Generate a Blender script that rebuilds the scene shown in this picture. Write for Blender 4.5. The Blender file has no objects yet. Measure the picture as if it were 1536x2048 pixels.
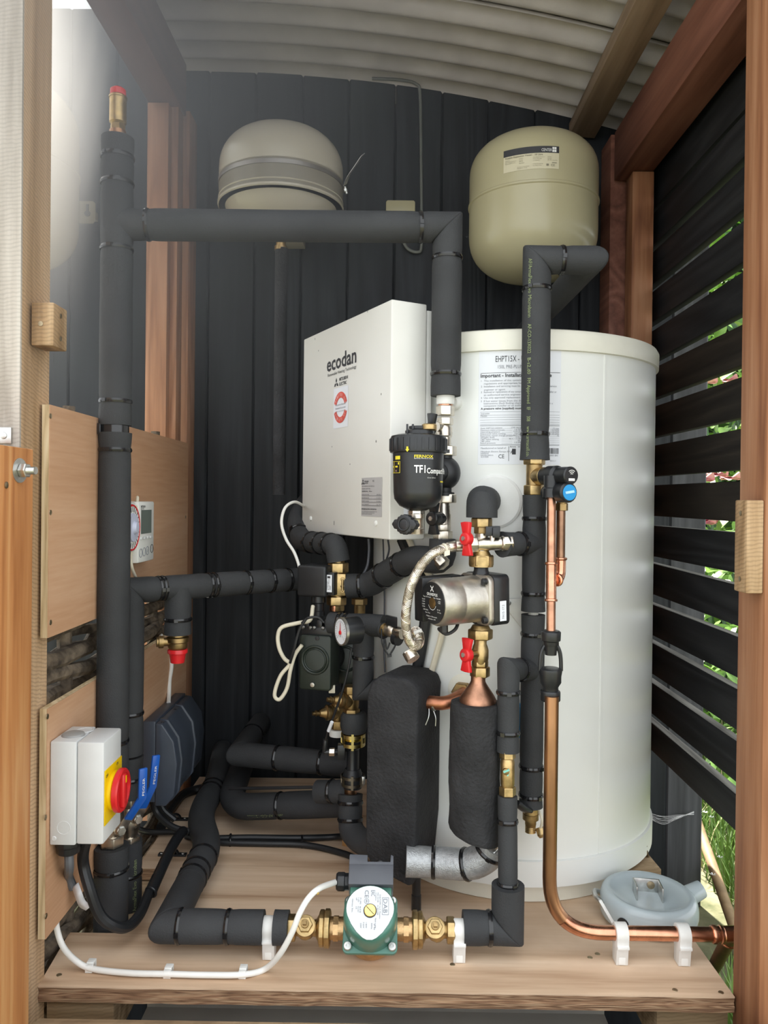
import bpy, bmesh, math, random
from mathutils import Vector, Matrix
random.seed(7)
SC = bpy.context.scene
COL = SC.collection
V = Vector
PI = math.pi

# ------------------------------------------------------------------ camera
F_PX = 1540.0                       # focal length in pixels of a 1536 x 2048 frame
CAM = V((0.0, 0.0, 0.711))          # platform top is z = 0, y runs into the shed
YAW, PITCH, ROLL = math.radians(0.45), math.radians(-0.36), math.radians(0.63)
CY = 1009.5                         # principal row: the lens is shifted by a few pixels
RCAM = (Matrix.Rotation(YAW, 3, 'Z') @ Matrix.Rotation(PI / 2 + PITCH, 3, 'X') @ Matrix.Rotation(ROLL, 3, 'Z'))
cam_data = bpy.data.cameras.new('camera')
cam_data.sensor_fit = 'HORIZONTAL'
cam_data.sensor_width = 36.0
cam_data.lens = F_PX / 1536.0 * 36.0
cam_data.shift_y = -(1024.0 - CY) / 1536.0
cam_data.clip_start = 0.05
cam = bpy.data.objects.new('camera', cam_data)
cam.matrix_world = Matrix.Translation(CAM) @ RCAM.to_4x4()
COL.objects.link(cam)
SC.camera = cam

# ------------------------------------------------------------------ light
SC.view_settings.view_transform = 'Standard'
SC.view_settings.look = 'None'
SC.view_settings.gamma = 1.0
SC.view_settings.use_curve_mapping = False
SC.view_settings.exposure = 1.05
world = bpy.data.worlds.new('world')
SC.world = world
world.use_nodes = True
wn = world.node_tree
for n in list(wn.nodes):
    wn.nodes.remove(n)
w_out = wn.nodes.new('ShaderNodeOutputWorld')
w_bg = wn.nodes.new('ShaderNodeBackground')
w_bg.inputs['Color'].default_value = (0.93, 0.97, 1.0, 1)
w_bg.inputs['Strength'].default_value = 1.15
wn.links.new(w_bg.outputs[0], w_out.inputs['Surface'])
sun_d = bpy.data.lights.new('sun', 'SUN')
sun_d.energy = 9.0
sun_d.angle = math.radians(3.0)
sun_d.color = (1.0, 0.94, 0.84)
sun = bpy.data.objects.new('sun', sun_d)
sun.rotation_euler = V((-0.16, 0.60, 0.78)).to_track_quat('Z', 'Y').to_euler()
sun.location = (-2, 3, 5)
COL.objects.link(sun)

# ------------------------------------------------------------------ layout helper
def P(px, py, d):
    """world point seen at pixel (px, py) of the photograph at depth y = d"""
    w = RCAM @ V(((px - 768.0) / F_PX, -(py - CY) / F_PX, -1.0))
    return CAM + w * (d / w.y)

# ------------------------------------------------------------------ materials
MATS = {}
def nodes_of(name):
    m = bpy.data.materials.new(name)
    m.use_nodes = True
    nt = m.node_tree
    return m, nt, nt.nodes['Principled BSDF']

def mat(name, col, rough=0.5, metal=0.0, vary=0.12, scale=30.0, bump=0.0, bscale=200.0, spec=0.5, stretch=(1, 1, 1), rvary=0.0, trans=0.0, sheen=0.0, col2=None, detail=4.0):
    if name in MATS:
        return MATS[name]
    m, nt, b = nodes_of(name)
    b.inputs['Metallic'].default_value = metal
    b.inputs['Roughness'].default_value = rough
    b.inputs['Specular IOR Level'].default_value = spec
    if trans:
        b.inputs['Transmission Weight'].default_value = trans
    tc = nt.nodes.new('ShaderNodeTexCoord')
    mp = nt.nodes.new('ShaderNodeMapping')
    mp.inputs['Scale'].default_value = stretch
    nt.links.new(tc.outputs['Object'], mp.inputs['Vector'])
    nz = nt.nodes.new('ShaderNodeTexNoise')
    nz.inputs['Scale'].default_value = scale
    nz.inputs['Detail'].default_value = detail
    nt.links.new(mp.outputs[0], nz.inputs['Vector'])
    rp = nt.nodes.new('ShaderNodeValToRGB')
    rp.color_ramp.elements[0].position = 0.3
    rp.color_ramp.elements[1].position = 0.7
    lo = [c * (1 - vary) for c in col]
    hi = [min(1, c * (1 + vary)) for c in col] if col2 is None else col2
    rp.color_ramp.elements[0].color = (*lo, 1)
    rp.color_ramp.elements[1].color = (*hi, 1)
    nt.links.new(nz.outputs['Fac'], rp.inputs['Fac'])
    nt.links.new(rp.outputs['Color'], b.inputs['Base Color'])
    if rvary:
        mr = nt.nodes.new('ShaderNodeMapRange')
        mr.inputs['To Min'].default_value = max(0.02, rough - rvary)
        mr.inputs['To Max'].default_value = min(1, rough + rvary)
        nt.links.new(nz.outputs['Fac'], mr.inputs['Value'])
        nt.links.new(mr.outputs[0], b.inputs['Roughness'])
    if bump:
        n2 = nt.nodes.new('ShaderNodeTexNoise')
        n2.inputs['Scale'].default_value = bscale
        n2.inputs['Detail'].default_value = 3
        nt.links.new(mp.outputs[0], n2.inputs['Vector'])
        bp = nt.nodes.new('ShaderNodeBump')
        bp.inputs['Strength'].default_value = bump
        bp.inputs['Distance'].default_value = 0.002
        nt.links.new(n2.outputs['Fac'], bp.inputs['Height'])
        nt.links.new(bp.outputs[0], b.inputs['Normal'])
    MATS[name] = m
    return m

def wood(name, dark, mid, light, axis='Z', grain=70.0, rough=0.65, rings=7.0, warp=2.5, bump=0.25, saw=0.0, stain=None):
    """long grain along one axis, growth rings as warped bands, optional saw marks across and grey stains"""
    if name in MATS:
        return MATS[name]
    m, nt, b = nodes_of(name)
    L = nt.links.new
    b.inputs['Roughness'].default_value = rough
    b.inputs['Specular IOR Level'].default_value = 0.3
    tc = nt.nodes.new('ShaderNodeTexCoord')
    s = {'X': (0.06, 1, 1), 'Y': (1, 0.06, 1), 'Z': (1, 1, 0.06)}[axis]
    mp = nt.nodes.new('ShaderNodeMapping')
    mp.inputs['Scale'].default_value = s
    oi = nt.nodes.new('ShaderNodeObjectInfo')       # every piece of timber is cut from another place
    sh = nt.nodes.new('ShaderNodeMath'); sh.operation = 'MULTIPLY'; sh.inputs[1].default_value = 23.0
    L(oi.outputs['Random'], sh.inputs[0])
    va = nt.nodes.new('ShaderNodeVectorMath'); va.operation = 'ADD'
    L(tc.outputs['Object'], va.inputs[0]); L(sh.outputs[0], va.inputs[1])
    L(va.outputs[0], mp.inputs['Vector'])
    fine = nt.nodes.new('ShaderNodeTexNoise')
    fine.inputs['Scale'].default_value = grain * 2.2
    fine.inputs['Detail'].default_value = 5
    L(mp.outputs[0], fine.inputs['Vector'])
    big = nt.nodes.new('ShaderNodeTexNoise')
    big.inputs['Scale'].default_value = rings
    big.inputs['Detail'].default_value = 2
    L(mp.outputs[0], big.inputs['Vector'])
    mul = nt.nodes.new('ShaderNodeMath'); mul.operation = 'MULTIPLY'
    mul.inputs[1].default_value = warp * 5
    L(big.outputs['Fac'], mul.inputs[0])
    pp = nt.nodes.new('ShaderNodeMath'); pp.operation = 'PINGPONG'
    pp.inputs[1].default_value = 0.5
    L(mul.outputs[0], pp.inputs[0])
    fr = nt.nodes.new('ShaderNodeMath'); fr.operation = 'MULTIPLY'; fr.inputs[1].default_value = 2.0
    L(pp.outputs[0], fr.inputs[0])
    mix = nt.nodes.new('ShaderNodeMath'); mix.operation = 'MULTIPLY_ADD'
    mix.inputs[1].default_value = 0.45
    L(fr.outputs[0], mix.inputs[0])
    sc = nt.nodes.new('ShaderNodeMath'); sc.operation = 'MULTIPLY'
    sc.inputs[1].default_value = 0.62
    L(fine.outputs['Fac'], sc.inputs[0])
    L(sc.outputs[0], mix.inputs[2])
    rp = nt.nodes.new('ShaderNodeValToRGB')
    rp.color_ramp.elements[0].position = 0.2
    rp.color_ramp.elements[0].color = (*light, 1)
    rp.color_ramp.elements[1].position = 0.85
    rp.color_ramp.elements[1].color = (*dark, 1)
    e = rp.color_ramp.elements.new(0.52); e.color = (*mid, 1)
    L(mix.outputs[0], rp.inputs['Fac'])
    colour = rp.outputs['Color']
    height = mix.outputs[0]
    if saw:
        wv = nt.nodes.new('ShaderNodeTexWave')
        wv.wave_type = 'BANDS'
        wv.bands_direction = 'Z'
        wv.inputs['Scale'].default_value = 58.0
        wv.inputs['Distortion'].default_value = 4.5
        wv.inputs['Detail'].default_value = 2
        mp3 = nt.nodes.new('ShaderNodeMapping')
        mp3.inputs['Rotation'].default_value = (0.25, 0.1, 0)
        L(tc.outputs['Object'], mp3.inputs['Vector'])
        L(mp3.outputs[0], wv.inputs['Vector'])
        mm = nt.nodes.new('ShaderNodeMix'); mm.data_type = 'RGBA'; mm.blend_type = 'MULTIPLY'
        r2 = nt.nodes.new('ShaderNodeValToRGB')
        r2.color_ramp.elements[0].color = (1 - saw, 1 - saw, 1 - saw, 1)
        r2.color_ramp.elements[0].position = 0.1
        r2.color_ramp.elements[1].position = 0.55
        L(wv.outputs['Fac'], r2.inputs['Fac'])
        mm.inputs['Factor'].default_value = 1
        L(colour, mm.inputs['A']); L(r2.outputs['Color'], mm.inputs['B'])
        colour = mm.outputs['Result']
    if stain:
        nz = nt.nodes.new('ShaderNodeTexNoise')
        nz.inputs['Scale'].default_value = 5.0
        nz.inputs['Detail'].default_value = 6
        L(tc.outputs['Object'], nz.inputs['Vector'])
        r3 = nt.nodes.new('ShaderNodeValToRGB')
        r3.color_ramp.elements[0].position = 0.48
        r3.color_ramp.elements[0].color = (0, 0, 0, 1)
        r3.color_ramp.elements[1].position = 0.7
        r3.color_ramp.elements[1].color = (0.75, 0.75, 0.75, 1)
        L(nz.outputs['Fac'], r3.inputs['Fac'])
        mm2 = nt.nodes.new('ShaderNodeMix'); mm2.data_type = 'RGBA'
        L(r3.outputs['Color'], mm2.inputs['Factor'])
        L(colour, mm2.inputs['A']); mm2.inputs['B'].default_value = (*stain, 1)
        colour = mm2.outputs['Result']
    L(colour, b.inputs['Base Color'])
    bp = nt.nodes.new('ShaderNodeBump')
    bp.inputs['Strength'].default_value = bump
    bp.inputs['Distance'].default_value = 0.002
    L(height, bp.inputs['Height'])
    L(bp.outputs[0], b.inputs['Normal'])
    MATS[name] = m
    return m

FOAM = mat('black_foam', (0.036, 0.0375, 0.040), 0.72, vary=0.16, scale=14, bump=0.35, bscale=420, spec=0.35)
FOAM2 = mat('black_rubber_foam', (0.026, 0.026, 0.028), 0.8, vary=0.35, scale=18, bump=1.2, bscale=170, spec=0.3)
FOAMEND = mat('foam_cut_end', (0.02, 0.022, 0.025), 0.9, bump=0.5, bscale=500, spec=0.2)
SILVERFOAM = mat('silver_painted_foam', (0.42, 0.43, 0.44), 0.42, metal=0.55, vary=0.2, scale=120, bump=0.5, bscale=500)
TIE = mat('black_nylon', (0.010, 0.010, 0.011), 0.2, vary=0.1, spec=0.6)
RUBBER = mat('black_rubber', (0.013, 0.014, 0.016), 0.45, vary=0.15, scale=40)
BLACKP = mat('black_plastic', (0.014, 0.015, 0.017), 0.34, vary=0.15, scale=60, bump=0.05, bscale=600)
DARKP = mat('anthracite_plastic', (0.052, 0.064, 0.086), 0.36, vary=0.1, scale=20, bump=0.08, bscale=700)
GREYP = mat('dark_grey_plastic', (0.075, 0.08, 0.095), 0.42, vary=0.08)
GREENBLK = mat('green_black_paint', (0.012, 0.019, 0.014), 0.4, vary=0.15)
BRASS = mat('brass', (0.48, 0.345, 0.165), 0.4, 1.0, vary=0.28, scale=90, rvary=0.1)
OLDBRASS = mat('aged_brass', (0.35, 0.24, 0.11), 0.44, 1.0, vary=0.35, scale=70, rvary=0.12)
BRONZE = mat('bronze', (0.56, 0.37, 0.19), 0.45, 1.0, vary=0.25, scale=60, bump=0.25, bscale=300)
NICKEL = mat('nickel_plated', (0.62, 0.57, 0.49), 0.3, 1.0, vary=0.18, scale=80, rvary=0.1)
STEEL = mat('zinc_steel', (0.6, 0.6, 0.58), 0.35, 1.0, vary=0.2, scale=80, rvary=0.1)
BRUSHED = mat('cast_aluminium', (0.50, 0.47, 0.42), 0.4, 0.9, vary=0.22, scale=35, bump=0.12, bscale=300, rvary=0.08)
COPPER = mat('copper', (0.66, 0.32, 0.20), 0.26, 1.0, vary=0.25, scale=45, rvary=0.08)
OLDCOPPER = mat('aged_copper', (0.38, 0.205, 0.115), 0.34, 1.0, vary=0.38, scale=28, rvary=0.1, stretch=(1, 1, 0.25))
RED = mat('red_plastic', (0.62, 0.018, 0.022), 0.3, vary=0.06)
YELLOW = mat('yellow_plastic', (0.82, 0.55, 0.0), 0.35, vary=0.04)
BLUE = mat('blue_enamel', (0.012, 0.10, 0.45), 0.3, vary=0.08)
BLUECAP = mat('blue_plastic', (0.02, 0.28, 0.62), 0.35, vary=0.05)
WHITEP = mat('white_plastic', (0.78, 0.78, 0.75), 0.4, vary=0.04)
NYLON = mat('white_nylon', (0.72, 0.71, 0.68), 0.5, vary=0.05, scale=60)
CREAMP = mat('cream_cable', (0.68, 0.63, 0.5), 0.45, vary=0.06)
WHITECABLE = mat('white_cable', (0.8, 0.79, 0.75), 0.4, vary=0.04)
GREYBOX = mat('light_grey_plastic', (0.66, 0.67, 0.67), 0.42, vary=0.03, bump=0.04, bscale=800)
TANKW = mat('white_painted_steel', (0.78, 0.79, 0.76), 0.3, vary=0.025, scale=7, rvary=0.04)
LIDW = mat('ivory_plastic', (0.78, 0.76, 0.66), 0.42, vary=0.05, scale=18)
BOXW = mat('white_powder_coat', (0.71, 0.70, 0.66), 0.42, vary=0.02, scale=12, bump=0.05, bscale=900)
BLACKMARK = mat('dark_smudge', (0.05, 0.05, 0.05), 0.7)
VESSEL = mat('cream_enamel', (0.43, 0.39, 0.245), 0.27, vary=0.03, scale=9)
VESSEL2 = mat('greyed_cream_enamel', (0.46, 0.42, 0.34), 0.25, vary=0.03, scale=9)
PAPER = mat('white_paper', (0.76, 0.78, 0.82), 0.55, vary=0.02)
SILVERLABEL = mat('silver_label', (0.46, 0.45, 0.45), 0.4, vary=0.04)
INK = mat('black_ink', (0.03, 0.03, 0.035), 0.6)
GREYINK = mat('grey_ink', (0.22, 0.23, 0.26), 0.6)
FADEINK = mat('faded_ink', (0.22, 0.20, 0.14), 0.6)
WHITEINK = mat('white_ink', (0.8, 0.8, 0.78), 0.5)
YELLOWINK = mat('yellow_ink', (0.80, 0.66, 0.03), 0.5)
GREENINK = mat('pale_green_ink', (0.24, 0.29, 0.13), 0.6)
REDINK = mat('red_ink', (0.66, 0.08, 0.055), 0.5)
PINKINK = mat('pale_pink_ink', (0.75, 0.4, 0.36), 0.5)
LCD = mat('lcd_glass', (0.16, 0.19, 0.17), 0.15, vary=0.05)
PUMPGREEN = mat('green_pump_paint', (0.065, 0.185, 0.14), 0.3, vary=0.1, scale=30)
PUMPGREEND = PUMPGREEN
LABELPLATE = mat('silver_name_plate', (0.62, 0.64, 0.66), 0.38, vary=0.03, metal=0.1)
ENAMEL = mat('blue_grey_enamel', (0.45, 0.515, 0.54), 0.16, vary=0.05, scale=14)
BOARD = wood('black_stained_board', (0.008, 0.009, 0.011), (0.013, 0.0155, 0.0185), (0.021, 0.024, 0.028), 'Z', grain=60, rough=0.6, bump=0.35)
BOARDG = wood('lighter_black_board', (0.04, 0.041, 0.044), (0.06, 0.062, 0.067), (0.085, 0.087, 0.094), 'Z', grain=60, rough=0.65, bump=0.35)  # paler version of the board colour for the planks at the right end
SLATM = wood('black_stained_slat', (0.0075, 0.0075, 0.0085), (0.013, 0.0135, 0.0155), (0.024, 0.024, 0.026), 'Y', grain=60, rough=0.62, bump=0.35)
SLATB = wood('brown_stained_slat', (0.009, 0.007, 0.006), (0.018, 0.014, 0.011), (0.032, 0.025, 0.019), 'Y', grain=60, rough=0.6, bump=0.35)
GREYEDGE = wood('weathered_skylit_edge', (0.10, 0.095, 0.085), (0.2, 0.19, 0.17), (0.3, 0.29, 0.26), 'Y', grain=90, rough=0.8)  # worn grey wood, with the sky-lit highlight put into the colour
POSTG = wood('pale_sawn_post', (0.32, 0.28, 0.24), (0.48, 0.43, 0.38), (0.60, 0.56, 0.51), 'Z', grain=50, rough=0.8, saw=0.13, rings=5)  # paler and greyer than the post body
POSTB = wood('brown_sawn_post', (0.32, 0.20, 0.105), (0.47, 0.31, 0.18), (0.58, 0.40, 0.25), 'Z', grain=55, rough=0.75, saw=0.22, rings=5)
LARCH = wood('orange_larch', (0.36, 0.135, 0.042), (0.50, 0.215, 0.075), (0.60, 0.32, 0.13), 'Z', grain=60, rough=0.6, rings=6, warp=2.2)
LARCHR = wood('red_brown_post', (0.17, 0.065, 0.03), (0.29, 0.125, 0.058), (0.38, 0.19, 0.10), 'Z', grain=60, rough=0.6, rings=6, warp=2.6)
STUD = wood('brown_stud', (0.30, 0.14, 0.075), (0.42, 0.21, 0.115), (0.50, 0.27, 0.16), 'Z', grain=80, rough=0.65, rings=9)
BEAM = wood('red_brown_beam', (0.13, 0.05, 0.032), (0.20, 0.08, 0.052), (0.26, 0.115, 0.077), 'Y', grain=60, rough=0.6, rings=5)
BATTEN = wood('pale_brown_batten', (0.17, 0.115, 0.075), (0.25, 0.175, 0.12), (0.31, 0.225, 0.16), 'Y', grain=60, rough=0.7, rings=6)
PLY = wood('pinkish_plywood', (0.46, 0.25, 0.135), (0.54, 0.315, 0.185), (0.60, 0.375, 0.235), 'Y', grain=75, rough=0.7, rings=3, warp=0.8, bump=0.12)
PLYEDGE = wood('pale_plywood_edge', (0.42, 0.30, 0.16), (0.62, 0.48, 0.29), (0.70, 0.57, 0.38), 'Z', grain=160, rough=0.8, rings=20)
DECK = wood('weathered_plywood', (0.40, 0.25, 0.15), (0.66, 0.475, 0.325), (0.78, 0.60, 0.44), 'X', grain=36, rough=0.75, rings=6, warp=0.9, bump=0.3, stain=(0.50, 0.355, 0.24))
DECKEDGE = wood('plywood_ply_edge', (0.16, 0.085, 0.05), (0.34, 0.20, 0.115), (0.5, 0.34, 0.21), 'X', grain=120, rough=0.85, rings=60, bump=0.6)
BLOCKW = wood('rough_timber', (0.22, 0.13, 0.06), (0.36, 0.23, 0.12), (0.48, 0.33, 0.19), 'Z', grain=60, rough=0.75, saw=0.2)
JOIST = wood('sawn_joist', (0.24, 0.16, 0.09), (0.38, 0.27, 0.16), (0.5, 0.37, 0.24), 'X', grain=60, rough=0.8, saw=0.15)
BARK = mat('bark', (0.075, 0.055, 0.038), 0.85, vary=0.5, scale=50, bump=1.0, bscale=160, col2=(0.2, 0.155, 0.11))
STICK = mat('worn_handle', (0.36, 0.24, 0.13), 0.6, vary=0.3, scale=30, stretch=(1, 1, 0.2))
ROOFM = mat('fibre_cement', (0.42, 0.385, 0.37), 0.85, vary=0.1, scale=11, bump=0.15, bscale=300, col2=(0.50, 0.465, 0.45))
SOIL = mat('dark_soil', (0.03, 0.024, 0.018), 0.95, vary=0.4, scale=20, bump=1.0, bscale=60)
LAWN = mat('lawn_ground', (0.13, 0.15, 0.06), 0.9, vary=0.4, scale=14, bump=1.0, bscale=60, col2=(0.30, 0.28, 0.17))
GRASSM = mat('grass_blade', (0.10, 0.22, 0.03), 0.55, vary=0.5, scale=6, col2=(0.22, 0.36, 0.07))
STRAWM = mat('dry_grass', (0.45, 0.36, 0.2), 0.7, vary=0.3, scale=6)
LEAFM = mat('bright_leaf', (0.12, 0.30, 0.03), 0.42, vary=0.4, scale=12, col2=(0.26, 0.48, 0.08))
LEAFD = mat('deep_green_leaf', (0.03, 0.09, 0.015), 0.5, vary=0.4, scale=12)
PETAL = mat('pink_petal', (0.85, 0.30, 0.42), 0.5, vary=0.2, scale=30, col2=(0.9, 0.55, 0.5))
SCREWM = mat('dull_screw', (0.35, 0.28, 0.18), 0.45, 1.0, vary=0.3, scale=100)
WEB = mat('pale_cobweb', (0.6, 0.6, 0.6), 0.8)

# ------------------------------------------------------------------ mesh builder
def frame_for(axis, up=None):
    z = V(axis).normalized()
    u = V(up) if up is not None else (V((0, 0, 1)) if abs(z.z) < 0.9 else V((0, -1, 0)))
    x = u.cross(z)
    if x.length < 1e-6:
        x = V((1, 0, 0)).cross(z)
    x.normalize()
    y = z.cross(x).normalized()
    return x, y, z

def bezier(pts, n=10):
    """smooth curve through the points (Catmull-Rom)"""
    pts = [V(p) for p in pts]
    q = [pts[0] * 2 - pts[1]] + pts + [pts[-1] * 2 - pts[-2]]
    out = []
    for i in range(1, len(q) - 2):
        a, b, c, d = q[i - 1], q[i], q[i + 1], q[i + 2]
        for k in range(n):
            t = k / n
            out.append(0.5 * ((2 * b) + (c - a) * t + (2 * a - 5 * b + 4 * c - d) * t * t + (3 * b - a - 3 * c + d) * t ** 3))
    out.append(pts[-1])
    return out

def rounded(pts, rad, n=7):
    """polyline with its corners rounded"""
    pts = [V(p) for p in pts]
    out = [pts[0]]
    for i in range(1, len(pts) - 1):
        p, a, b = pts[i], pts[i - 1] - pts[i], pts[i + 1] - pts[i]
        t = min(rad, a.length * 0.48, b.length * 0.48)
        p0, p1 = p + a.normalized() * t, p + b.normalized() * t
        for k in range(n + 1):
            s = k / n
            out.append(p0 * (1 - s) ** 2 + p * 2 * s * (1 - s) + p1 * s * s)
    out.append(pts[-1])
    return out

class MB:
    def __init__(self):
        self.v, self.f = [], []
    def add(self, vs, fs):
        o = len(self.v)
        self.v += [V(p) for p in vs]
        self.f += [[i + o for i in f] for f in fs]
        return self
    def box(self, x0, x1, y0, y1, z0, z1):
        vs = [(x, y, z) for z in (z0, z1) for y in (y0, y1) for x in (x0, x1)]
        return self.add(vs, [(0, 2, 3, 1), (4, 5, 7, 6), (0, 1, 5, 4), (2, 6, 7, 3), (0, 4, 6, 2), (1, 3, 7, 5)])
    def obox(self, c, X, Y, Z, sx, sy, sz):
        """oriented box, full sizes"""
        c, X, Y, Z = V(c), V(X).normalized(), V(Y).normalized(), V(Z).normalized()
        vs = [c + X * (i * sx / 2) + Y * (j * sy / 2) + Z * (k * sz / 2) for k in (-1, 1) for j in (-1, 1) for i in (-1, 1)]
        return self.add(vs, [(0, 2, 3, 1), (4, 5, 7, 6), (0, 1, 5, 4), (2, 6, 7, 3), (0, 4, 6, 2), (1, 3, 7, 5)])
    def prism(self, poly, o, X, Y, Z, depth):
        """2-D outline in the plane (X, Y) at o, pushed along Z"""
        o, X, Y, Z = V(o), V(X), V(Y), V(Z)
        n = len(poly)
        vs = [o + X * a + Y * b for a, b in poly] + [o + X * a + Y * b + Z * depth for a, b in poly]
        fs = [list(range(n))[::-1], list(range(n, 2 * n))] + [(i, (i + 1) % n, n + (i + 1) % n, n + i) for i in range(n)]
        return self.add(vs, fs)
    def lathe(self, prof, o, axis, seg=24, up=None, caps=True, turn=0.0):
        """profile of (radius, height) spun round the axis through o"""
        x, y, z = frame_for(axis, up)
        o = V(o)
        vs, fs = [], []
        for r, h in prof:
            for i in range(seg):
                a = 2 * PI * i / seg + turn
                vs.append(o + z * h + (x * math.cos(a) + y * math.sin(a)) * r)
        for k in range(len(prof) - 1):
            for i in range(seg):
                j = (i + 1) % seg
                fs.append((k * seg + i, k * seg + j, (k + 1) * seg + j, (k + 1) * seg + i))
        if caps:
            fs.append(list(range(seg))[::-1])
            fs.append([(len(prof) - 1) * seg + i for i in range(seg)])
        return self.add(vs, fs)
    def tube(self, pts, r, seg=14, caps=True, mitre=True):
        """tube along the points; r is one radius, a list, or a function of the share of length"""
        pts = [V(p) for p in pts]
        n = len(pts)
        ln = [0.0]
        for i in range(1, n):
            ln.append(ln[-1] + (pts[i] - pts[i - 1]).length)
        tot = ln[-1] or 1
        seg_d = [(pts[i + 1] - pts[i]).normalized() for i in range(n - 1)]
        t0 = seg_d[0]
        x, y, _ = frame_for(t0)
        vs, fs = [], []
        prev = t0
        for i in range(n):
            tin = seg_d[max(0, i - 1)]
            tout = seg_d[min(n - 2, i)]
            if i > 0:
                # parallel transport across the joint
                q = prev.rotation_difference(tout)
                x = q @ x; y = q @ y
                prev = tout
            rr = r(ln[i] / tot) if callable(r) else (r[i] if isinstance(r, (list, tuple)) else r)
            bis = (tin + tout)
            bis = bis.normalized() if bis.length > 1e-6 else tout
            for k in range(seg):
                a = 2 * PI * k / seg
                p = (x * math.cos(a) + y * math.sin(a)) * rr
                if mitre and 0 < i < n - 1:
                    dn = tout.dot(bis)
                    if dn > 0.2:
                        p = p - tout * (p.dot(bis) / dn)
                vs.append(pts[i] + p)
        for i in range(n - 1):
            for k in range(seg):
                j = (k + 1) % seg
                fs.append((i * seg + k, i * seg + j, (i + 1) * seg + j, (i + 1) * seg + k))
        if caps:
            fs.append(list(range(seg))[::-1])
            fs.append([(n - 1) * seg + k for k in range(seg)])
        return self.add(vs, fs)
    def torus(self, c, axis, R, r, seg=24, rs=8, flat=1.0, a0=0.0, a1=2 * PI):
        x, y, z = frame_for(axis)
        c = V(c)
        full = abs(a1 - a0 - 2 * PI) < 1e-6
        n = seg if full else seg + 1
        vs, fs = [], []
        for i in range(n):
            a = a0 + (a1 - a0) * i / seg
            d = x * math.cos(a) + y * math.sin(a)
            for k in range(rs):
                b = 2 * PI * k / rs
                vs.append(c + d * (R + r * math.cos(b)) + z * (r * flat * math.sin(b)))
        for i in range(seg):
            j = (i + 1) % n
            for k in range(rs):
                l = (k + 1) % rs
                fs.append((i * rs + k, j * rs + k, j * rs + l, i * rs + l))
        return self.add(vs, fs)
    def ball(self, c, r, seg=16, rings=10, sq=(1, 1, 1)):
        c = V(c)
        prof = []
        vs, fs = [], []
        for i in range(rings + 1):
            t = PI * i / rings
            for k in range(seg):
                a = 2 * PI * k / seg
                vs.append(c + V((math.sin(t) * math.cos(a) * r * sq[0], math.sin(t) * math.sin(a) * r * sq[1], math.cos(t) * r * sq[2])))
        for i in range(rings):
            for k in range(seg):
                j = (k + 1) % seg
                fs.append((i * seg + k, (i + 1) * seg + k, (i + 1) * seg + j, i * seg + j))
        return self.add(vs, fs)
    def build(self, name, m, parent=None, bevel=0.0, smooth=True, seg=2, angle=32):
        me = bpy.data.meshes.new(name)
        base = BASE.get(parent.name, V((0, 0, 0))) if parent is not None else None
        if base is None:                               # a thing of one mesh: origin at its foot
            xs = [p.x for p in self.v]; ys = [p.y for p in self.v]; zs = [p.z for p in self.v]
            base = V(((min(xs) + max(xs)) / 2, (min(ys) + max(ys)) / 2, min(zs)))
        me.from_pydata([tuple(p - base) for p in self.v], [], self.f)
        bm = bmesh.new(); bm.from_mesh(me)
        bmesh.ops.remove_doubles(bm, verts=bm.verts, dist=1e-6)
        bmesh.ops.recalc_face_normals(bm, faces=bm.faces)
        if bevel > 0:
            es = [e for e in bm.edges if len(e.link_faces) == 2 and e.calc_face_angle(0) > math.radians(28)]
            bmesh.ops.bevel(bm, geom=es, offset=bevel, segments=seg, affect='EDGES', profile=0.5, clamp_overlap=True)
        bm.to_mesh(me); bm.free()
        me.materials.append(m)
        if smooth:
            me.polygons.foreach_set('use_smooth', [True] * len(me.polygons))
            me.set_sharp_from_angle(angle=math.radians(angle))
        o = bpy.data.objects.new(name, me)
        COL.objects.link(o)
        if parent is not None:
            o.parent = parent
            BASE[o.name] = base
            if not (parent.type == 'EMPTY'):
                o.location = (0, 0, 0)
        else:
            o.location = base
            BASE[o.name] = base
        return o
BASE = {}

def thing(name, base, label, cat, group=None):
    o = bpy.data.objects.new(name, None)
    o.empty_display_size = 0.02
    o.location = base
    COL.objects.link(o)
    BASE[o.name] = V(base)
    o['label'] = label; o['category'] = cat
    if group: o['group'] = group
    return o
def tag(o, label, cat, group=None, kind=None):
    o['label'] = label; o['category'] = cat
    if group: o['group'] = group
    if kind: o['kind'] = kind
    return o
def structure(o, label, cat):
    o['kind'] = 'structure'; o['label'] = label; o['category'] = cat
    return o
def holder(name, base, label, cat):
    return structure(thing(name, base, label, cat), label, cat)

# ------------------------------------------------------------------ lettering
TXT = {}
def text_mesh(s, bold=False):
    key = (s, bold)
    if key in TXT:
        return TXT[key]
    cu = bpy.data.curves.new('lettering', 'FONT')
    cu.body = s
    cu.size = 1.0
    cu.resolution_u = 2
    cu.fill_mode = 'FRONT' if hasattr(cu, 'fill_mode') else cu.fill_mode
    if bold:
        cu.offset = 0.022
    ob = bpy.data.objects.new('lettering', cu)
    COL.objects.link(ob)
    dg = bpy.context.evaluated_depsgraph_get()
    dg.update()
    ev = ob.evaluated_get(dg)
    me = ev.to_mesh()
    vs = [tuple(v.co) for v in me.vertices]
    fs = [tuple(p.vertices) for p in me.polygons]
    ev.to_mesh_clear()
    bpy.data.objects.remove(ob); bpy.data.curves.remove(cu)
    TXT[key] = (vs, fs)
    return vs, fs

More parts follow.
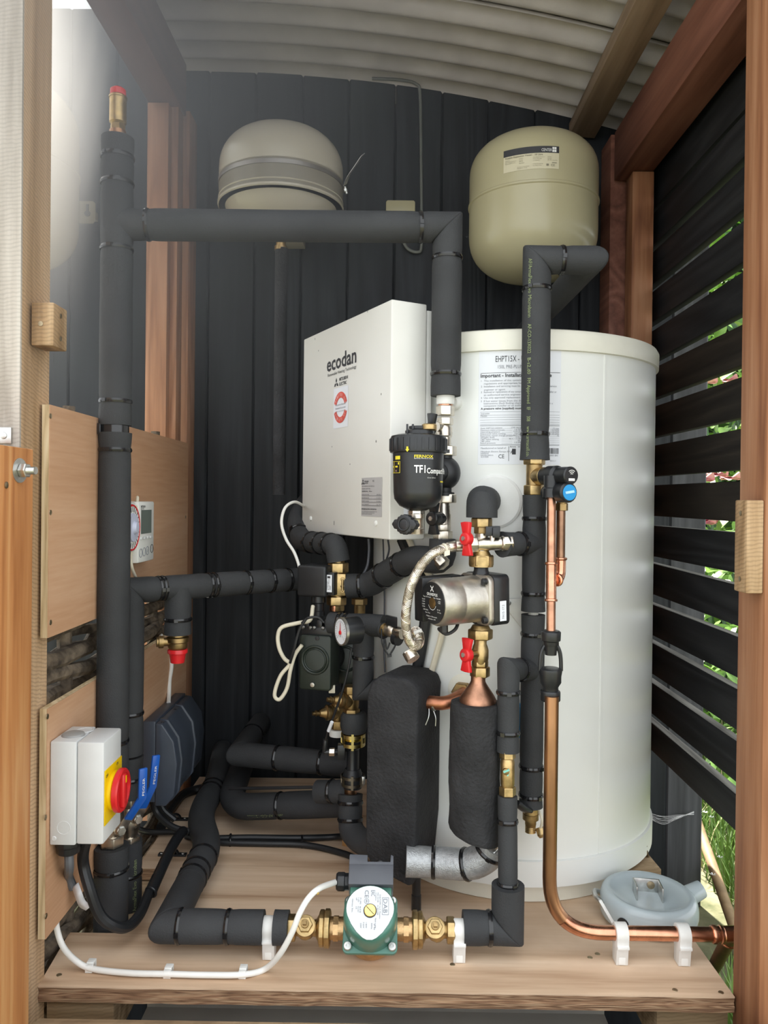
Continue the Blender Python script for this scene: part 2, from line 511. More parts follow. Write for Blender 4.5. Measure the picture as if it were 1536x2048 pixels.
def letters(mb, s, u0, v0, h, mapper, w=None, bold=False, align='L'):
    """adds the words to mb: baseline start (u0, v0), capital height h, optional total width w, mapped by mapper(u, v)"""
    vs, fs = text_mesh(s, bold)
    if not vs: return mb
    xs = [p[0] for p in vs]
    x0, x1 = min(xs), max(xs)
    k = h / 0.70
    kx = k if w is None else w / (x1 - x0)
    off = {'L': 0, 'C': -(x1 - x0) * kx / 2, 'R': -(x1 - x0) * kx}[align]
    mb.add([mapper(u0 + off + (p[0] - x0) * kx, v0 + p[1] * k) for p in vs], fs)
    return mb

def patch(mb, u0, u1, v0, v1, mapper, nu=1, nv=1):
    """flat print: a rectangle mapped by mapper"""
    vs = [mapper(u0 + (u1 - u0) * i / nu, v0 + (v1 - v0) * j / nv) for j in range(nv + 1) for i in range(nu + 1)]
    fs = [(j * (nu + 1) + i, j * (nu + 1) + i + 1, (j + 1) * (nu + 1) + i + 1, (j + 1) * (nu + 1) + i) for j in range(nv) for i in range(nu)]
    mb.add(vs, fs)
    return mb

def plane_map(o, X, Y, lift=0.0004):
    o, X, Y = V(o), V(X).normalized(), V(Y).normalized()
    N = X.cross(Y)
    return lambda u, v: o + X * u + Y * v + N * lift
def cyl_map(o, axis, out, r, lift=0.0004, flip=False):
    """u runs round the cylinder from the direction out, v along the axis"""
    o, ax, out = V(o), V(axis).normalized(), V(out).normalized()
    side = ax.cross(out)
    def f(u, v):
        a = u / r
        return o + ax * v + (out * math.cos(a) + side * math.sin(a)) * (r + lift)
    return f
def along_map(o, axis, out, r, lift=0.0005):
    """u runs along the axis, v round the cylinder"""
    o, ax, out = V(o), V(axis).normalized(), V(out).normalized()
    side = out.cross(ax)
    def f(u, v):
        a = v / r
        return o + ax * u + (out * math.cos(a) + side * math.sin(a)) * (r + lift)
    return f

# ------------------------------------------------------------------ foam-insulated pipes
def resample(pts, r, step=0.009):
    """points every few millimetres, corners kept as mitres"""
    pts = [V(p) for p in pts]
    out = [pts[0]]
    for i in range(len(pts) - 1):
        a, b = pts[i], pts[i + 1]
        L = (b - a).length
        d = (b - a) / L
        def keep(k):
            if k <= 0 or k >= len(pts) - 1: return 0.004
            ang = (pts[k] - pts[k - 1]).angle(pts[k + 1] - pts[k])
            return r * math.tan(ang / 2) * 1.12 + 0.003
        s0, s1 = keep(i), L - keep(i + 1)
        if s1 > s0:
            n = max(1, int((s1 - s0) / step))
            out += [a + d * (s0 + (s1 - s0) * k / n) for k in range(n + 1)]
        out.append(b)
    return out

def at_length(pts, s):
    acc = 0
    for i in range(len(pts) - 1):
        L = (pts[i + 1] - pts[i]).length
        if acc + L >= s or i == len(pts) - 2:
            t = min(1, max(0, (s - acc) / L)) if L else 0
            return pts[i].lerp(pts[i + 1], t), (pts[i + 1] - pts[i]).normalized()
        acc += L

def tie_ring(c, ax, r, parent, head=None):
    b = MB().torus(c, ax, r + 0.0008, 0.0020, 26, 6, 1.9)
    x, y, z = frame_for(ax)
    h = V(head) if head is not None else (x * random.uniform(-1, 1) + V((0, -1, 0)) * 1.0)
    h = (h - z * h.dot(z)).normalized()
    t = z.cross(h)
    b.obox(V(c) + h * (r + 0.0022), t, z, h, 0.007, 0.0058, 0.0042)
    return b.build('cable_tie', TIE, parent)

def sleeve(pts, r, parent, ties=(), smooth=0.0, name='foam_sleeve', m=None, pinch=0.055, wob=0.012, flare=0.0, heads=None, seg=26):
    """foam tube with a tightened cable tie at each share of its length in ties"""
    pts = [V(p) for p in pts]
    if smooth:
        pts = rounded(pts, smooth, 8)
    rs = resample(pts, r) if not smooth else pts
    if smooth:                                   # even steps along the bends too
        tot = sum((rs[i + 1] - rs[i]).length for i in range(len(rs) - 1))
        n = max(8, int(tot / 0.008))
        rs = [at_length(rs, tot * k / n)[0] for k in range(n + 1)]
    tot = sum((rs[i + 1] - rs[i]).length for i in range(len(rs) - 1))
    ph = random.uniform(0, 9)
    def rad(t):
        s = t * tot
        k = 1.0 + wob * math.sin(s * 31 + ph) * math.sin(s * 13 + ph * 2)
        for tt in ties:
            k -= pinch * math.exp(-((s - tt * tot) / 0.009) ** 2)
        if flare:
            k += flare * (math.exp(-((s) / 0.01) ** 2) + math.exp(-((tot - s) / 0.01) ** 2))
        return r * k
    if smooth:
        o = MB().tube(rs, rad, seg).build(name, m or FOAM, parent, angle=38)
    else:                                        # straight lengths cut to mitres and pushed together
        o, s_at, best = None, 0.0, 0.0
        for i in range(len(pts) - 1):
            a, b = pts[i], pts[i + 1]
            d = (b - a).normalized(); L = (b - a).length
            na = ((a - pts[i - 1]).normalized() + d).normalized() if i > 0 else None
            nb = (d + (pts[i + 2] - b).normalized()).normalized() if i < len(pts) - 2 else None
            ka = r * math.sqrt(max(0, 1 - d.dot(na) ** 2)) / d.dot(na) * 1.1 + 0.006 if na else 0.0
            kb = r * math.sqrt(max(0, 1 - d.dot(nb) ** 2)) / d.dot(nb) * 1.1 + 0.006 if nb else 0.0
            x, y, _ = frame_for(d)
            rings = []
            if na: rings += [(0.0002, na, 0.955), (0.0022, na, 0.99), (0.0045, na, 1.0)]
            n = max(2, int((L - ka - kb) / 0.009))
            rings += [(ka + (L - ka - kb) * k / n, None, 1.0) for k in range(n + 1)]
            if nb: rings += [(L - 0.0045, nb, 1.0), (L - 0.0022, nb, 0.99), (L - 0.0002, nb, 0.955)]
            vs, fs = [], []
            for s_, pn, g in rings:
                rr = rad((s_at + s_) / tot) * g
                for k in range(seg):
                    an = 2 * PI * k / seg
                    p = (x * math.cos(an) + y * math.sin(an)) * rr
                    if pn: p = p - d * (p.dot(pn) / d.dot(pn))
                    vs.append(a + d * s_ + p)
            for k in range(len(rings) - 1):
                for q in range(seg):
                    w = (q + 1) % seg
                    fs.append((k * seg + q, k * seg + w, (k + 1) * seg + w, (k + 1) * seg + q))
            fs += [list(range(seg))[::-1], [(len(rings) - 1) * seg + q for q in range(seg)]]
            sec = MB().add(vs, fs).build(name, m or FOAM, parent, angle=38)
            if L > best: o, best = sec, L
            s_at += L
    for i, tt in enumerate(ties):
        c, ax = at_length(rs, tt * tot)
        tie_ring(c, ax, rad(tt), parent, heads)
    return o

def cable(name, pts, r, m, label=None, cat='cable', parent=None, n=8, seg=10, group=None):
    o = MB().tube(bezier(pts, n), r, seg).build(name, m, parent)
    if parent is None:
        tag(o, label, cat, group)
    return o

def hexnut(mb, c, axis, r, h, turn=0.0, up=None):
    return mb.lathe([(r * 0.93, -h / 2), (r, -h / 2 + r * 0.08), (r, h / 2 - r * 0.08), (r * 0.93, h / 2)], c, axis, 6, up, True, turn)
def rod(mb, a, b, r, seg=18):
    return mb.tube([a, b], r, seg)
# ================================================================== the shed
GROUND_Z = -0.32
BACK = 1.97
def roof_z(x):
    return 1.782 - 0.125 * (x + 0.5) ** 2 if x > -0.5 else 1.782 - 0.02 * (x + 0.5) ** 2

# ground
g = MB(); NG = 24
gx = [-6 + 12 * i / NG for i in range(NG + 1)]; gy = [-3 + 12 * i / NG for i in range(NG + 1)]
g.add([(x, y, GROUND_Z + 0.02 * math.sin(x * 3) * math.cos(y * 2.3)) for y in gy for x in gx],
      [(j * (NG + 1) + i, j * (NG + 1) + i + 1, (j + 1) * (NG + 1) + i + 1, (j + 1) * (NG + 1) + i) for j in range(NG) for i in range(NG)])
structure(g.build('floor', LAWN), 'grassy earth around and under the open shed', 'ground')

# back wall: upright black boards, each a plank
wb = holder('wall_back', (0, BACK, GROUND_Z), 'back wall of upright black stained boards', 'wall')
BW = 0.1185
x = -1.30
k = 0
while x < 0.80:
    x1 = min(x + BW - 0.0006, 0.806)
    top = roof_z((x + x1) / 2) + 0.03 if x > -0.66 else 1.955
    dz = random.uniform(-0.0015, 0.0015)
    b = MB()
    b.prism([(x, 0.0), (x + 0.004, -0.004), (x1 - 0.004, -0.004), (x1, 0.0), (x1, 0.016), (x, 0.016)], (0, BACK + dz, GROUND_Z), (1, 0, 0), (0, 1, 0), (0, 0, 1), top - GROUND_Z)
    b.build('plank', BOARD if x < 0.62 else BOARDG, wb, smooth=False)
    x += BW
MB().box(-1.30, 0.80, BACK + 0.017, BACK + 0.03, GROUND_Z, 1.615).build('light_stop_sheet', BOARD, wb, smooth=False)  # added behind the planks to stop light leaking through the joints

MB().box(-1.30, 0.1, BACK + 0.017, BACK + 0.03, 1.615, 1.73).build('light_stop_sheet', BOARD, wb, smooth=False)  # added upper strip that closes a slit of light below the roof
# corrugated roof sheets
cl = holder('ceiling', (0, 1.4, 1.8), 'corrugated grey fibre cement roof, bowed and falling to the right', 'ceiling')
def roof_sheet(y0, y1, lift):
    b = MB()
    NX, NY = 30, int((y1 - y0) / 0.0062)
    th = 0.006
    vs = []
    for s in (0, 1):
        for j in range(NY + 1):
            y = y0 + (y1 - y0) * j / NY
            for i in range(NX + 1):
                xx = -0.66 + 1.76 * i / NX
                vs.append((xx, y, roof_z(xx) + 0.026 + lift + 0.0135 * math.cos(2 * PI * y / 0.0745) + th * s))
    n1 = (NX + 1) * (NY + 1)
    fs = []
    for s in (0, 1):
        for j in range(NY):
            for i in range(NX):
                a = s * n1 + j * (NX + 1) + i
                fs.append((a, a + 1, a + NX + 2, a + NX + 1))
    for j in range(NY):
        for i in (0, NX):
            a = j * (NX + 1) + i
            fs.append((a, a + NX + 1, a + NX + 1 + n1, a + n1))
    for i in range(NX):
        for j in (0, NY):
            a = j * (NX + 1) + i
            fs.append((a, a + 1, a + 1 + n1, a + n1))
    b.add(vs, fs)
    return b.build('roof_sheet', ROOFM, cl, angle=60)
roof_sheet(1.62, 2.12, 0.0)
roof_sheet(1.02, 1.745, 0.0125)

# frame timbers --------------------------------------------------
def timber(name, m, x0, x1, y0, y1, z0, z1, label, cat='timber', bevel=0.002, kind='structure'):
    o = MB().box(x0, x1, y0, y1, z0, z1).build(name, m, None, bevel=bevel)
    o['label'] = label; o['category'] = cat
    if kind: o['kind'] = kind
    return o
# left back corner
timber('trim_1', STUD, -0.577, -0.527, 1.80, 1.85, -0.05, 1.634, 'brown upright stud in the back left corner behind the plywood', 'stud')
timber('trim_2', STUD, -0.536, -0.511, 1.825, 1.87, -0.05, 1.64, 'narrow red-brown upright set back beside the left corner stud', 'stud')
timber('trim_3', STUD, -0.522, -0.501, 1.89, 1.962, -0.05, 1.66, 'dark brown batten against the back wall at the left corner', 'batten')
timber('trim_4', BEAM, -0.577, -0.505, 0.80, 1.87, 1.636, 1.76, 'red-brown roof beam running back along the left side', 'beam')
# right back corner
timber('trim_5', LARCHR, 0.556, 0.606, 1.80, 1.85, -0.30, 1.482, 'red-brown upright stud in the back right corner touching the slats', 'stud')
timber('trim_6', BEAM, 0.524, 0.586, 1.87, 1.955, -0.30, 1.60, 'dark red-brown upright against the back wall right of the tank', 'stud')
timber('trim_7', BEAM, 0.530, 0.606, 0.80, 1.86, 1.484, 1.60, 'deep red-brown roof beam running back along the right side', 'beam')
o = MB()
za = [(0.44, 1.632), (0.505, 1.627), (0.505, 1.657), (0.44, 1.665)]
o.prism([(a, c) for a, c in za], (0.0, 0.75, 0), (1, 0, 0), (0, 0, 1), (0, 1, 0), 1.2)
structure(o.build('trim_8', BATTEN, None, bevel=0.002), 'pale brown batten under the corrugated roof left of the right beam', 'batten')

# front posts
lp = holder('trim_9', (-0.55, 1.08, GROUND_Z), 'tall sawn front post at the left edge of the opening', 'post')
MB().box(-0.625, -0.5035, 1.0405, 1.045, GROUND_Z, 1.95).build('pale_face', POSTG, lp, smooth=False)  # thin front slab in the paler tone
MB().box(-0.625, -0.5035, 1.0452, 1.13, GROUND_Z, 1.95).build('post_body', POSTB, lp, smooth=False)
rp = holder('trim_10', (0.55, 1.1, GROUND_Z), 'orange-brown front post at the right edge of the opening', 'post')
MB().box(0.508, 0.60, 1.045, 1.125, GROUND_Z, 1.95).build('post_body', LARCHR, rp, bevel=0.003)
# lower larch upright standing in front of the left post, with its coach bolt
ld = thing('door_upright', (-0.51, 0.93, GROUND_Z), 'orange larch upright with a coach bolt, in front of the left post', 'upright')
MB().box(-0.565, -0.466, 0.86, 1.002, GROUND_Z, 0.772).build('upright_body', LARCH, ld, bevel=0.002)
bo = P(44, 941, 0.962)
bb = MB(); bb.lathe([(0.0155, 0.0), (0.0155, 0.002), (0.006, 0.003)], (-0.466, bo.y, bo.z), (1, -0.12, 0), 28)
w = bb.build('washer', STEEL, ld)
bb = MB(); hexnut(bb, (-0.466 + 0.0075, bo.y, bo.z), (1, -0.12, 0), 0.0095, 0.009); bb.build('nut', STEEL, ld, bevel=0.0006)
bb = MB(); pr = []
for i in range(9):
    pr += [(0.0042, 0.011 + i * 0.0014), (0.0049, 0.0117 + i * 0.0014)]
bb.lathe(pr, (-0.466, bo.y, bo.z), (1, -0.12, 0), 16); bb.build('bolt_shank', STEEL, ld)
s = P(13, 970, 0.93)
MB().lathe([(0.0042, 0), (0.0042, 0.0012), (0.003, 0.0018)], (-0.466, s.y, s.z), (1, 0, 0), 14).build('screw_head', SCREWM, ld)
# steel plate on the post, just above the larch
pl = thing('steel_plate', P(8, 886, 1.0395), 'small zinc plate with one screw on the left post', 'plate')
MB().obox(P(4, 871, 1.0385), (1, 0, 0), (0, 0, 1), (0, 1, 0), 0.026, 0.022, 0.003).build('plate', STEEL, pl, bevel=0.0006)
MB().lathe([(0.0048, 0), (0.0044, 0.0012), (0.002, 0.0018)], P(7, 871, 1.0368), (0, -1, 0), 16).build('screw_head', STEEL, pl)

# latch blocks
def latch_block(x0, x1, y0, y1, z0, z1, label, pts):
    t = thing('latch_block', ((x0 + x1) / 2, (y0 + y1) / 2, z0), label, 'block')
    MB().box(x0, x1, y0, y1, z0, z1).build('block_body', BLOCKW, t, bevel=0.0022)
    for p, ax in pts:
        MB().lathe([(0.0035, 0), (0.0035, 0.0008), (0.0012, 0.0011)], p, ax, 12).build('screw_head', SCREWM, t)
    return t
a, b_, c = P(80, 603, 1.06), P(80, 690, 1.06), P(125, 640, 1.1)
latch_block(-0.4995, -0.468, 1.063, 1.108, b_.z, a.z, 'small rough timber block screwed to the left front post',
            [((-0.468, 1.085, a.z - 0.014), (1, 0, 0)), ((-0.468, 1.085, b_.z + 0.014), (1, 0, 0)), ((-0.486, 1.063, b_.z + 0.03), (0, -1, 0))])
a, b_ = P(1480, 1000, 1.06), P(1480, 1185, 1.06)
latch_block(0.484, 0.5075, 1.048, 1.085, b_.z, a.z, 'weathered timber block screwed to the right front post',
            [((0.484, 1.066, a.z - 0.018), (-1, 0, 0)), ((0.484, 1.066, b_.z + 0.018), (-1, 0, 0))])

# slatted right side: each slat a part
ws = holder('wall_right', (0.634, 1.4, GROUND_Z), 'open side wall of black horizontal slats with gaps', 'wall')
PIT = 0.0933
for k in range(-6, 10):
    zc = 0.762 + (k + 0.5) * PIT
    h = 0.0725
    z0, z1 = zc - h / 2, zc + h / 2
    if k == -6:
        pass
    if k >= 4: z0, z1 = zc - 0.0385, zc + 0.0385 - 0.004 * (k == 4)
    if k > 6: z0, z1 = zc - PIT / 2, zc + PIT / 2 - 0.002
    tl = random.uniform(-0.003, 0.003)
    b = MB()
    th = 0.02
    b.add([(0.6245, 1.0, z0 + tl), (0.6245 + th, 1.0, z0 + tl), (0.6245 + th, 1.0, z1 + tl), (0.6245, 1.0, z1 + tl),
           (0.6245, 1.98, z0 - tl), (0.6245 + th, 1.98, z0 - tl), (0.6245 + th, 1.98, z1 - tl), (0.6245, 1.98, z1 - tl)],
          [(0, 1, 2, 3), (4, 7, 6, 5), (0, 4, 5, 1), (1, 5, 6, 2), (2, 6, 7, 3), (3, 7, 4, 0)])
    s = b.build('slat', SLATB if k in (-1, 0, 1, 2) else SLATM, ws, bevel=0.0015)
    if k < 1:   # worn grey upper edge, sky light put into its colour as well
        MB().add([(0.6255, 1.0, z1 + tl + 0.0004), (0.6435, 1.0, z1 + tl + 0.0004), (0.6435, 1.98, z1 - tl + 0.0004), (0.6255, 1.98, z1 - tl + 0.0004)], [(0, 1, 2, 3)]).build('worn_skylit_edge', GREYEDGE, s, smooth=False)
# lowest slat
b = MB().box(0.6245, 0.6445, 1.0, 1.98, 0.1255, 0.19)
s = b.build('slat', SLATM, ws, bevel=0.0015)
MB().add([(0.6255, 1.0, 0.1905), (0.6435, 1.0, 0.1905), (0.6435, 1.98, 0.1905), (0.6255, 1.98, 0.1905)], [(0, 1, 2, 3)]).build('worn_skylit_edge', GREYEDGE, s, smooth=False)  # worn edge of the lowest slat, lightened for the sky light on it

# plywood platform -----------------------------------------------
pf = thing('plywood_platform', (0, 1.5, -0.024), 'thick weathered plywood platform carrying the tank and pumps', 'platform')
rr = random.Random(3)
front = [(-0.503 + 1.008 * i / 40, 1.109 + rr.uniform(-0.0008, 0.0008)) for i in range(41)]
outline = front + [(0.503, 1.25), (0.50, 1.60), (0.50, 1.955), (-0.478, 1.955), (-0.478, 1.47), (-0.425, 1.47), (-0.425, 1.2475), (-0.515, 1.2475)]
MB().prism(outline, (0, 0, -0.002), (1, 0, 0), (0, 1, 0), (0, 0, 1), 0.002).build('face_veneer', DECK, pf, smooth=False)
zc = -0.002
for i in range(7):                                 # the ragged veneers of the front edge
    th = 0.0031
    inset = rr.choice([0.0, 0.0015, 0.003, 0.0008])
    ol = [(xx, yy + inset + rr.uniform(0, 0.0012)) for xx, yy in front] + outline[41:]
    MB().prism(ol, (0, 0, zc - th), (1, 0, 0), (0, 1, 0), (0, 0, 1), th).build('veneer', DECKEDGE, pf, smooth=False)
    zc -= th
for px, py in ((118, 1950), (905, 1929), (1180, 1915), (1350, 1980), (1442, 1985), (1195, 1908)):
    a = P(px, py, 1.3); t = -CAM.z / (a - CAM).z; a = CAM + (a - CAM) * t
    MB().lathe([(0.0042, 0.0001), (0.0038, 0.0006), (0.001, 0.0003)], a, (0, 0, 1), 12).build('screw_head', SCREWM, pf)

# under the platform
timber('trim_11', JOIST, -0.50, -0.40, 1.13, 1.95, -0.10, -0.0265, 'sawn bearer under the left end of the platform', 'bearer')
timber('trim_12', JOIST, 0.40, 0.505, 1.13, 1.95, -0.10, -0.0265, 'sawn bearer under the right end of the platform', 'bearer')
o = MB(); o.box(-0.465, 0.50, 0.965, 1.025, -0.09, 0.012)
structure(o.build('trim_13', JOIST, None, bevel=0.003), 'sawn sill timber across the foot of the opening', 'sill')
tr = thing('plastic_trough', (0.1, 1.14, -0.2), 'pale plastic trough under the front of the platform', 'trough')
b = MB()
prof = [(1.055, -0.046), (1.06, -0.038), (1.07, -0.038), (1.075, -0.046), (1.078, -0.10), (1.10, -0.115), (1.24, -0.115), (1.25, -0.05), (1.256, -0.05), (1.25, -0.125), (1.095, -0.125), (1.068, -0.108)]
b.prism([(y, z) for y, z in prof], (-0.385, 0, 0), (0, 1, 0), (0, 0, 1), (1, 0, 0), 0.74)
b.build('trough_body', mat('aged_white_plastic', (0.55, 0.54, 0.5), 0.5, vary=0.08, scale=9), tr, bevel=0.001)
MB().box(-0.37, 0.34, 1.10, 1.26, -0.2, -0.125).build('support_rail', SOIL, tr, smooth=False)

structure(MB().box(-0.50, 0.50, 1.40, 1.42, GROUND_Z, -0.03).build('trim_14', BOARD, None, smooth=False), 'black board added to darken the gap under the platform', 'shade board')  # added so the gap below the deck reads dark
structure(MB().box(-0.63, 0.60, 0.98, 1.95, GROUND_Z, GROUND_Z + 0.03).build('trim_15', SOIL, None, smooth=False), 'dark earth slab added to darken the space under the platform', 'earth')  # added over the ground to keep the space below the deck dark

# left side: plywood panels on the frame, woven branches showing between and below
def ply_panel(z0, z1, label, screws):
    t = thing('plywood_backboard', (-0.494, 1.5, z0), label, 'panel')
    MB().box(-0.4985, -0.4885, 1.097, 1.852, z0, z1).build('panel_core', PLYEDGE, t, smooth=False)
    MB().box(-0.4884, -0.4872, 1.0972, 1.852, z0, z1).build('face_veneer', PLY, t, smooth=False)
    for px, py in screws:
        q = P(px, py, 1.3); s_ = (-0.4872) / (q.x)
        q = CAM + (q - CAM) * s_
        MB().lathe([(0.004, 0.0), (0.0038, 0.0006), (0.0012, 0.0002)], q, (1, 0, 0), 12).build('screw_head', SCREWM, t)
ply_panel(0.508, 0.842, 'upper plywood panel on the left side, carrying the controller', [(101, 832), (101, 1025), (101, 1245), (371, 1034)])
ply_panel(0.075, 0.406, 'lower plywood panel on the left side, carrying the isolator box', [(95, 1433), (91, 1635), (92, 1832)])

hu = thing('woven_hurdle', (-0.535, 1.5, -0.12), 'woven branch hurdle showing between the two left plywood panels', 'hurdle')
hr = random.Random(11)
for i in range(17):
    z = 0.375 + i * 0.0215 if i < 9 else -0.09 + (i - 9) * 0.026
    r = hr.uniform(0.009, 0.0145)
    ph = hr.uniform(0, 6)
    n = 12
    y0 = 1.15 + hr.uniform(0, 0.03)
    pts = [(-0.533 + (0.013 if i % 2 else -0.013) * math.sin((y0 + 0.65 * j / n) * 2 * PI / 0.36 + (i % 2) * 0.4 + 1.0), y0 + 0.68 * j / n, z + 0.01 * math.sin(j * 0.5 + ph) + hr.uniform(-0.003, 0.003)) for j in range(n + 1)]
    rr_ = [r * hr.uniform(0.86, 1.14) for j in range(n + 1)]
    MB().tube(pts, rr_, 9, mitre=False).build('branch', BARK, hu)
for y in (1.27, 1.5, 1.74):
    MB().tube([(-0.535, y, -0.3), (-0.533, y + 0.01, 0.1), (-0.537, y - 0.005, 0.55), (-0.533, y, 0.86)], [0.011, 0.0125, 0.012, 0.010], 9).build('stake', BARK, hu)
# ================================================================== hot water tank
TC = V((0.254, 1.632, 0)); TR = 0.288
tank = thing('water_tank', TC, 'tall white hot water cylinder with an ivory lid and a printed notice', 'tank')
MB().lathe([(TR - 0.02, 0.001), (TR - 0.02, 0.04)], TC, (0, 0, 1), 72).build('plinth', LIDW, tank)
MB().lathe([(TR - 0.01, 0.036), (TR + 0.004, 0.038), (TR + 0.0045, 0.083), (TR + 0.001, 0.0845)], TC, (0, 0, 1), 96).build('base_ring', TANKW, tank)
MB().lathe([(TR, 0.08), (TR, 0.985)], TC, (0, 0, 1), 128).build('casing', TANKW, tank)
MB().lathe([(TR + 0.001, 0.974), (TR + 0.0055, 0.975), (TR + 0.0062, 1.003), (TR + 0.002, 1.0105), (TR - 0.015, 1.0155), (0.12, 1.020), (0.001, 1.021)], TC, (0, 0, 1), 96).build('lid', LIDW, tank)
# lapped seam of the casing
def tank_pt(px, py):
    d = P(px, py, 1.0) - CAM
    o = CAM
    A = d.x ** 2 + d.y ** 2
    B = 2 * ((o.x - TC.x) * d.x + (o.y - TC.y) * d.y)
    C_ = (o.x - TC.x) ** 2 + (o.y - TC.y) ** 2 - TR ** 2
    t = (-B - math.sqrt(max(0, B * B - 4 * A * C_))) / (2 * A)
    return o + d * t
def tank_ang(p):
    return math.atan2(p.x - TC.x, -(p.y - TC.y))        # 0 faces the front, positive to the right
sa = tank_ang(tank_pt(1203, 1150))
fr = lambda a: V((math.sin(a), -math.cos(a), 0))
so = fr(sa)
mp_ = cyl_map(TC, (0, 0, 1), so, TR, 0.0)
b = MB(); 
for lift, u0, u1 in ((0.0012, 0.0, 0.0035),):
    m2 = cyl_map(TC, (0, 0, 1), so, TR, lift)
    vs = [mp_(u0, 0.085), m2(u0, 0.085), m2(u1, 0.085), mp_(u1, 0.085), mp_(u0, 0.973), m2(u0, 0.973), m2(u1, 0.973), mp_(u1, 0.973)]
    b.add(vs, [(0, 1, 5, 4), (1, 2, 6, 5), (2, 3, 7, 6)])
b.build('casing_seam', TANKW, tank)

# printed notice, curved on the casing
na = tank_ang(tank_pt(957, 815)); nb = tank_ang(tank_pt(1121, 815))
nw = (nb - na) * TR
nz1 = tank_pt(1040, 700).z; nz0 = tank_pt(1040, 929).z
nh = nz1 - nz0
NM = lambda lift: cyl_map(TC, (0, 0, 1), fr(na), TR, lift)
notice = patch(MB(), 0, nw, nz0, nz1, NM(0.0004), 16, 1).build('notice_sheet', PAPER, tank, smooth=False)
ni = MB(); ng = MB(); M1 = NM(0.0009)
def NX(px): return (px - 955.0) / 166.0 * nw            # photo pixels measured along the sheet
def NY(py): return nz1 - (py - 692.0) / 240.0 * nh
letters(ni, 'EHPT15X - UHXXW', NX(989), NY(716), 0.0105, M1, w=nw * 0.55)
letters(ng, '150L PRE-PLUMBED CYLINDER', NX(994), NY(730), 0.006, M1, w=nw * 0.62)
def rule(py, b=ng, t=0.0006): patch(b, NX(959), NX(1119), NY(py) - t / 2, NY(py) + t / 2, M1, 10, 1)
rule(739, ni)
letters(ni, 'Important - Installation and Service', NX(959), NY(748), 0.0062, M1, w=nw * 0.86, bold=True)
body = [('1', 'The installation of this system is subject to approved', 757), ('', 'regulations and appropriate health and safety rules', 763),
        ('2', 'Installation and servicing must be carried out by a qualified service', 769), ('', 'engineer or agent.', 776),
        ('3', 'Removal or replacement of any component parts must be by an installer or', 781), ('', 'an authorised service engineer or agent.', 787),
        ('4', 'Use only approved replacement parts.', 793), ('5', 'If hot water issues from the discharge pipe see the', 800),
        ('', 'instructions (fault finding chart). IF IN DOUBT contact a', 805), ('', 'competent installer or an authorised service agent', 810)]
for n_, s_, y_ in body:
    if n_: letters(ng, n_, NX(960), NY(y_), 0.0032, M1)
    letters(ng, s_, NX(966), NY(y_), 0.0032, M1, w=min(nw * 0.88, len(s_) * 0.0021))
letters(ni, 'A pressure valve (supplied) must be fitted to all vessels', NX(960), NY(816), 0.0034, M1, w=nw * 0.82, bold=True)
for y_ in (821, 828, 833, 838, 843, 847): rule(y_, ng, 0.0004)
letters(ng, 'Serial number', NX(960), NY(826), 0.0028, M1, w=0.016); letters(ng, 'Model', NX(960), NY(831), 0.0028, M1, w=0.011)
rule(850, ni)
for i, (s_, t_) in enumerate([('Model: EHPT15X-UHXXW', '150 litres'), ('Maximum mains pressure', '1.6 MPa'), ('Operating pressure', '0.35 MPa'), ('Expansion valve setting', '0.6 MPa'),
                              ('Expansion vessel charge pressure', '0.35 MPa'), ('Weight (full)', '216 kg'), ('T&P valve setting', '90 C 1.0 MPa'), ('T&P valve', '90 C'), ('Rated pressure', '1.0 MPa')]):
    letters(ng, s_, NX(960), NY(857 + i * 3.9), 0.0026, M1, w=len(s_) * 0.0019)
    letters(ng, t_, NX(1044), NY(856 + i * 3.9), 0.0026, M1, w=len(t_) * 0.0019, align='R')
    patch(ng, NX(1003), NX(1024), NY(857.4 + i * 3.9), NY(857.1 + i * 3.9), M1, 3, 1)
    patch(ng, NX(1085), NX(1119), NY(857.4 + i * 3.9), NY(857.1 + i * 3.9), M1, 3, 1)
for i, t_ in enumerate(['12 min', '3.4 kWh', '1.34 kWh', '1.45 kWh', '75']):
    letters(ng, t_, NX(1118), NY(857 + i * 3.9), 0.0026, M1, w=len(t_) * 0.0018, align='R')
rule(891, ni)
for i, s_ in enumerate(['Manufactured on behalf of:', '', 'Mitsubishi Electric Europe B.V.', 'Hatfield', 'Hertfordshire', 'AL10 8XB']):
    if s_: letters(ng, s_, NX(961), NY(899 + i * 3.7), 0.0026, M1, w=len(s_) * 0.0017)
letters(ni, 'CE', NX(997), NY(919), 0.007, M1, w=0.010)
patch(ni, NX(1017), NX(1017.8), NY(925), NY(894), M1)
letters(ni, 'kiwa  wras', NX(1020), NY(896), 0.0026, M1, w=0.024)
patch(ni, NX(1024), NX(1031.5), NY(911), NY(899), M1, 2, 1)
letters(ni, 'A', NX(1021), NY(909), 0.007, M1)
bx = 1088.0; rb = random.Random(5)
while bx < 1117:
    wv = rb.choice([0.5, 0.8, 1.3])
    patch(ni, NX(bx), NX(bx + wv), NY(909), NY(897), M1); bx += wv + rb.choice([0.6, 0.9])
letters(ng, '00001-BN', NX(1116), NY(914), 0.0028, M1, align='R', w=0.016)
letters(ng, 'BR14_11', NX(1112), NY(925), 0.0024, M1, align='R', w=0.010)
ni.build('notice_print', INK, notice, smooth=False)
ng.build('notice_small_print', GREYINK, notice, smooth=False)

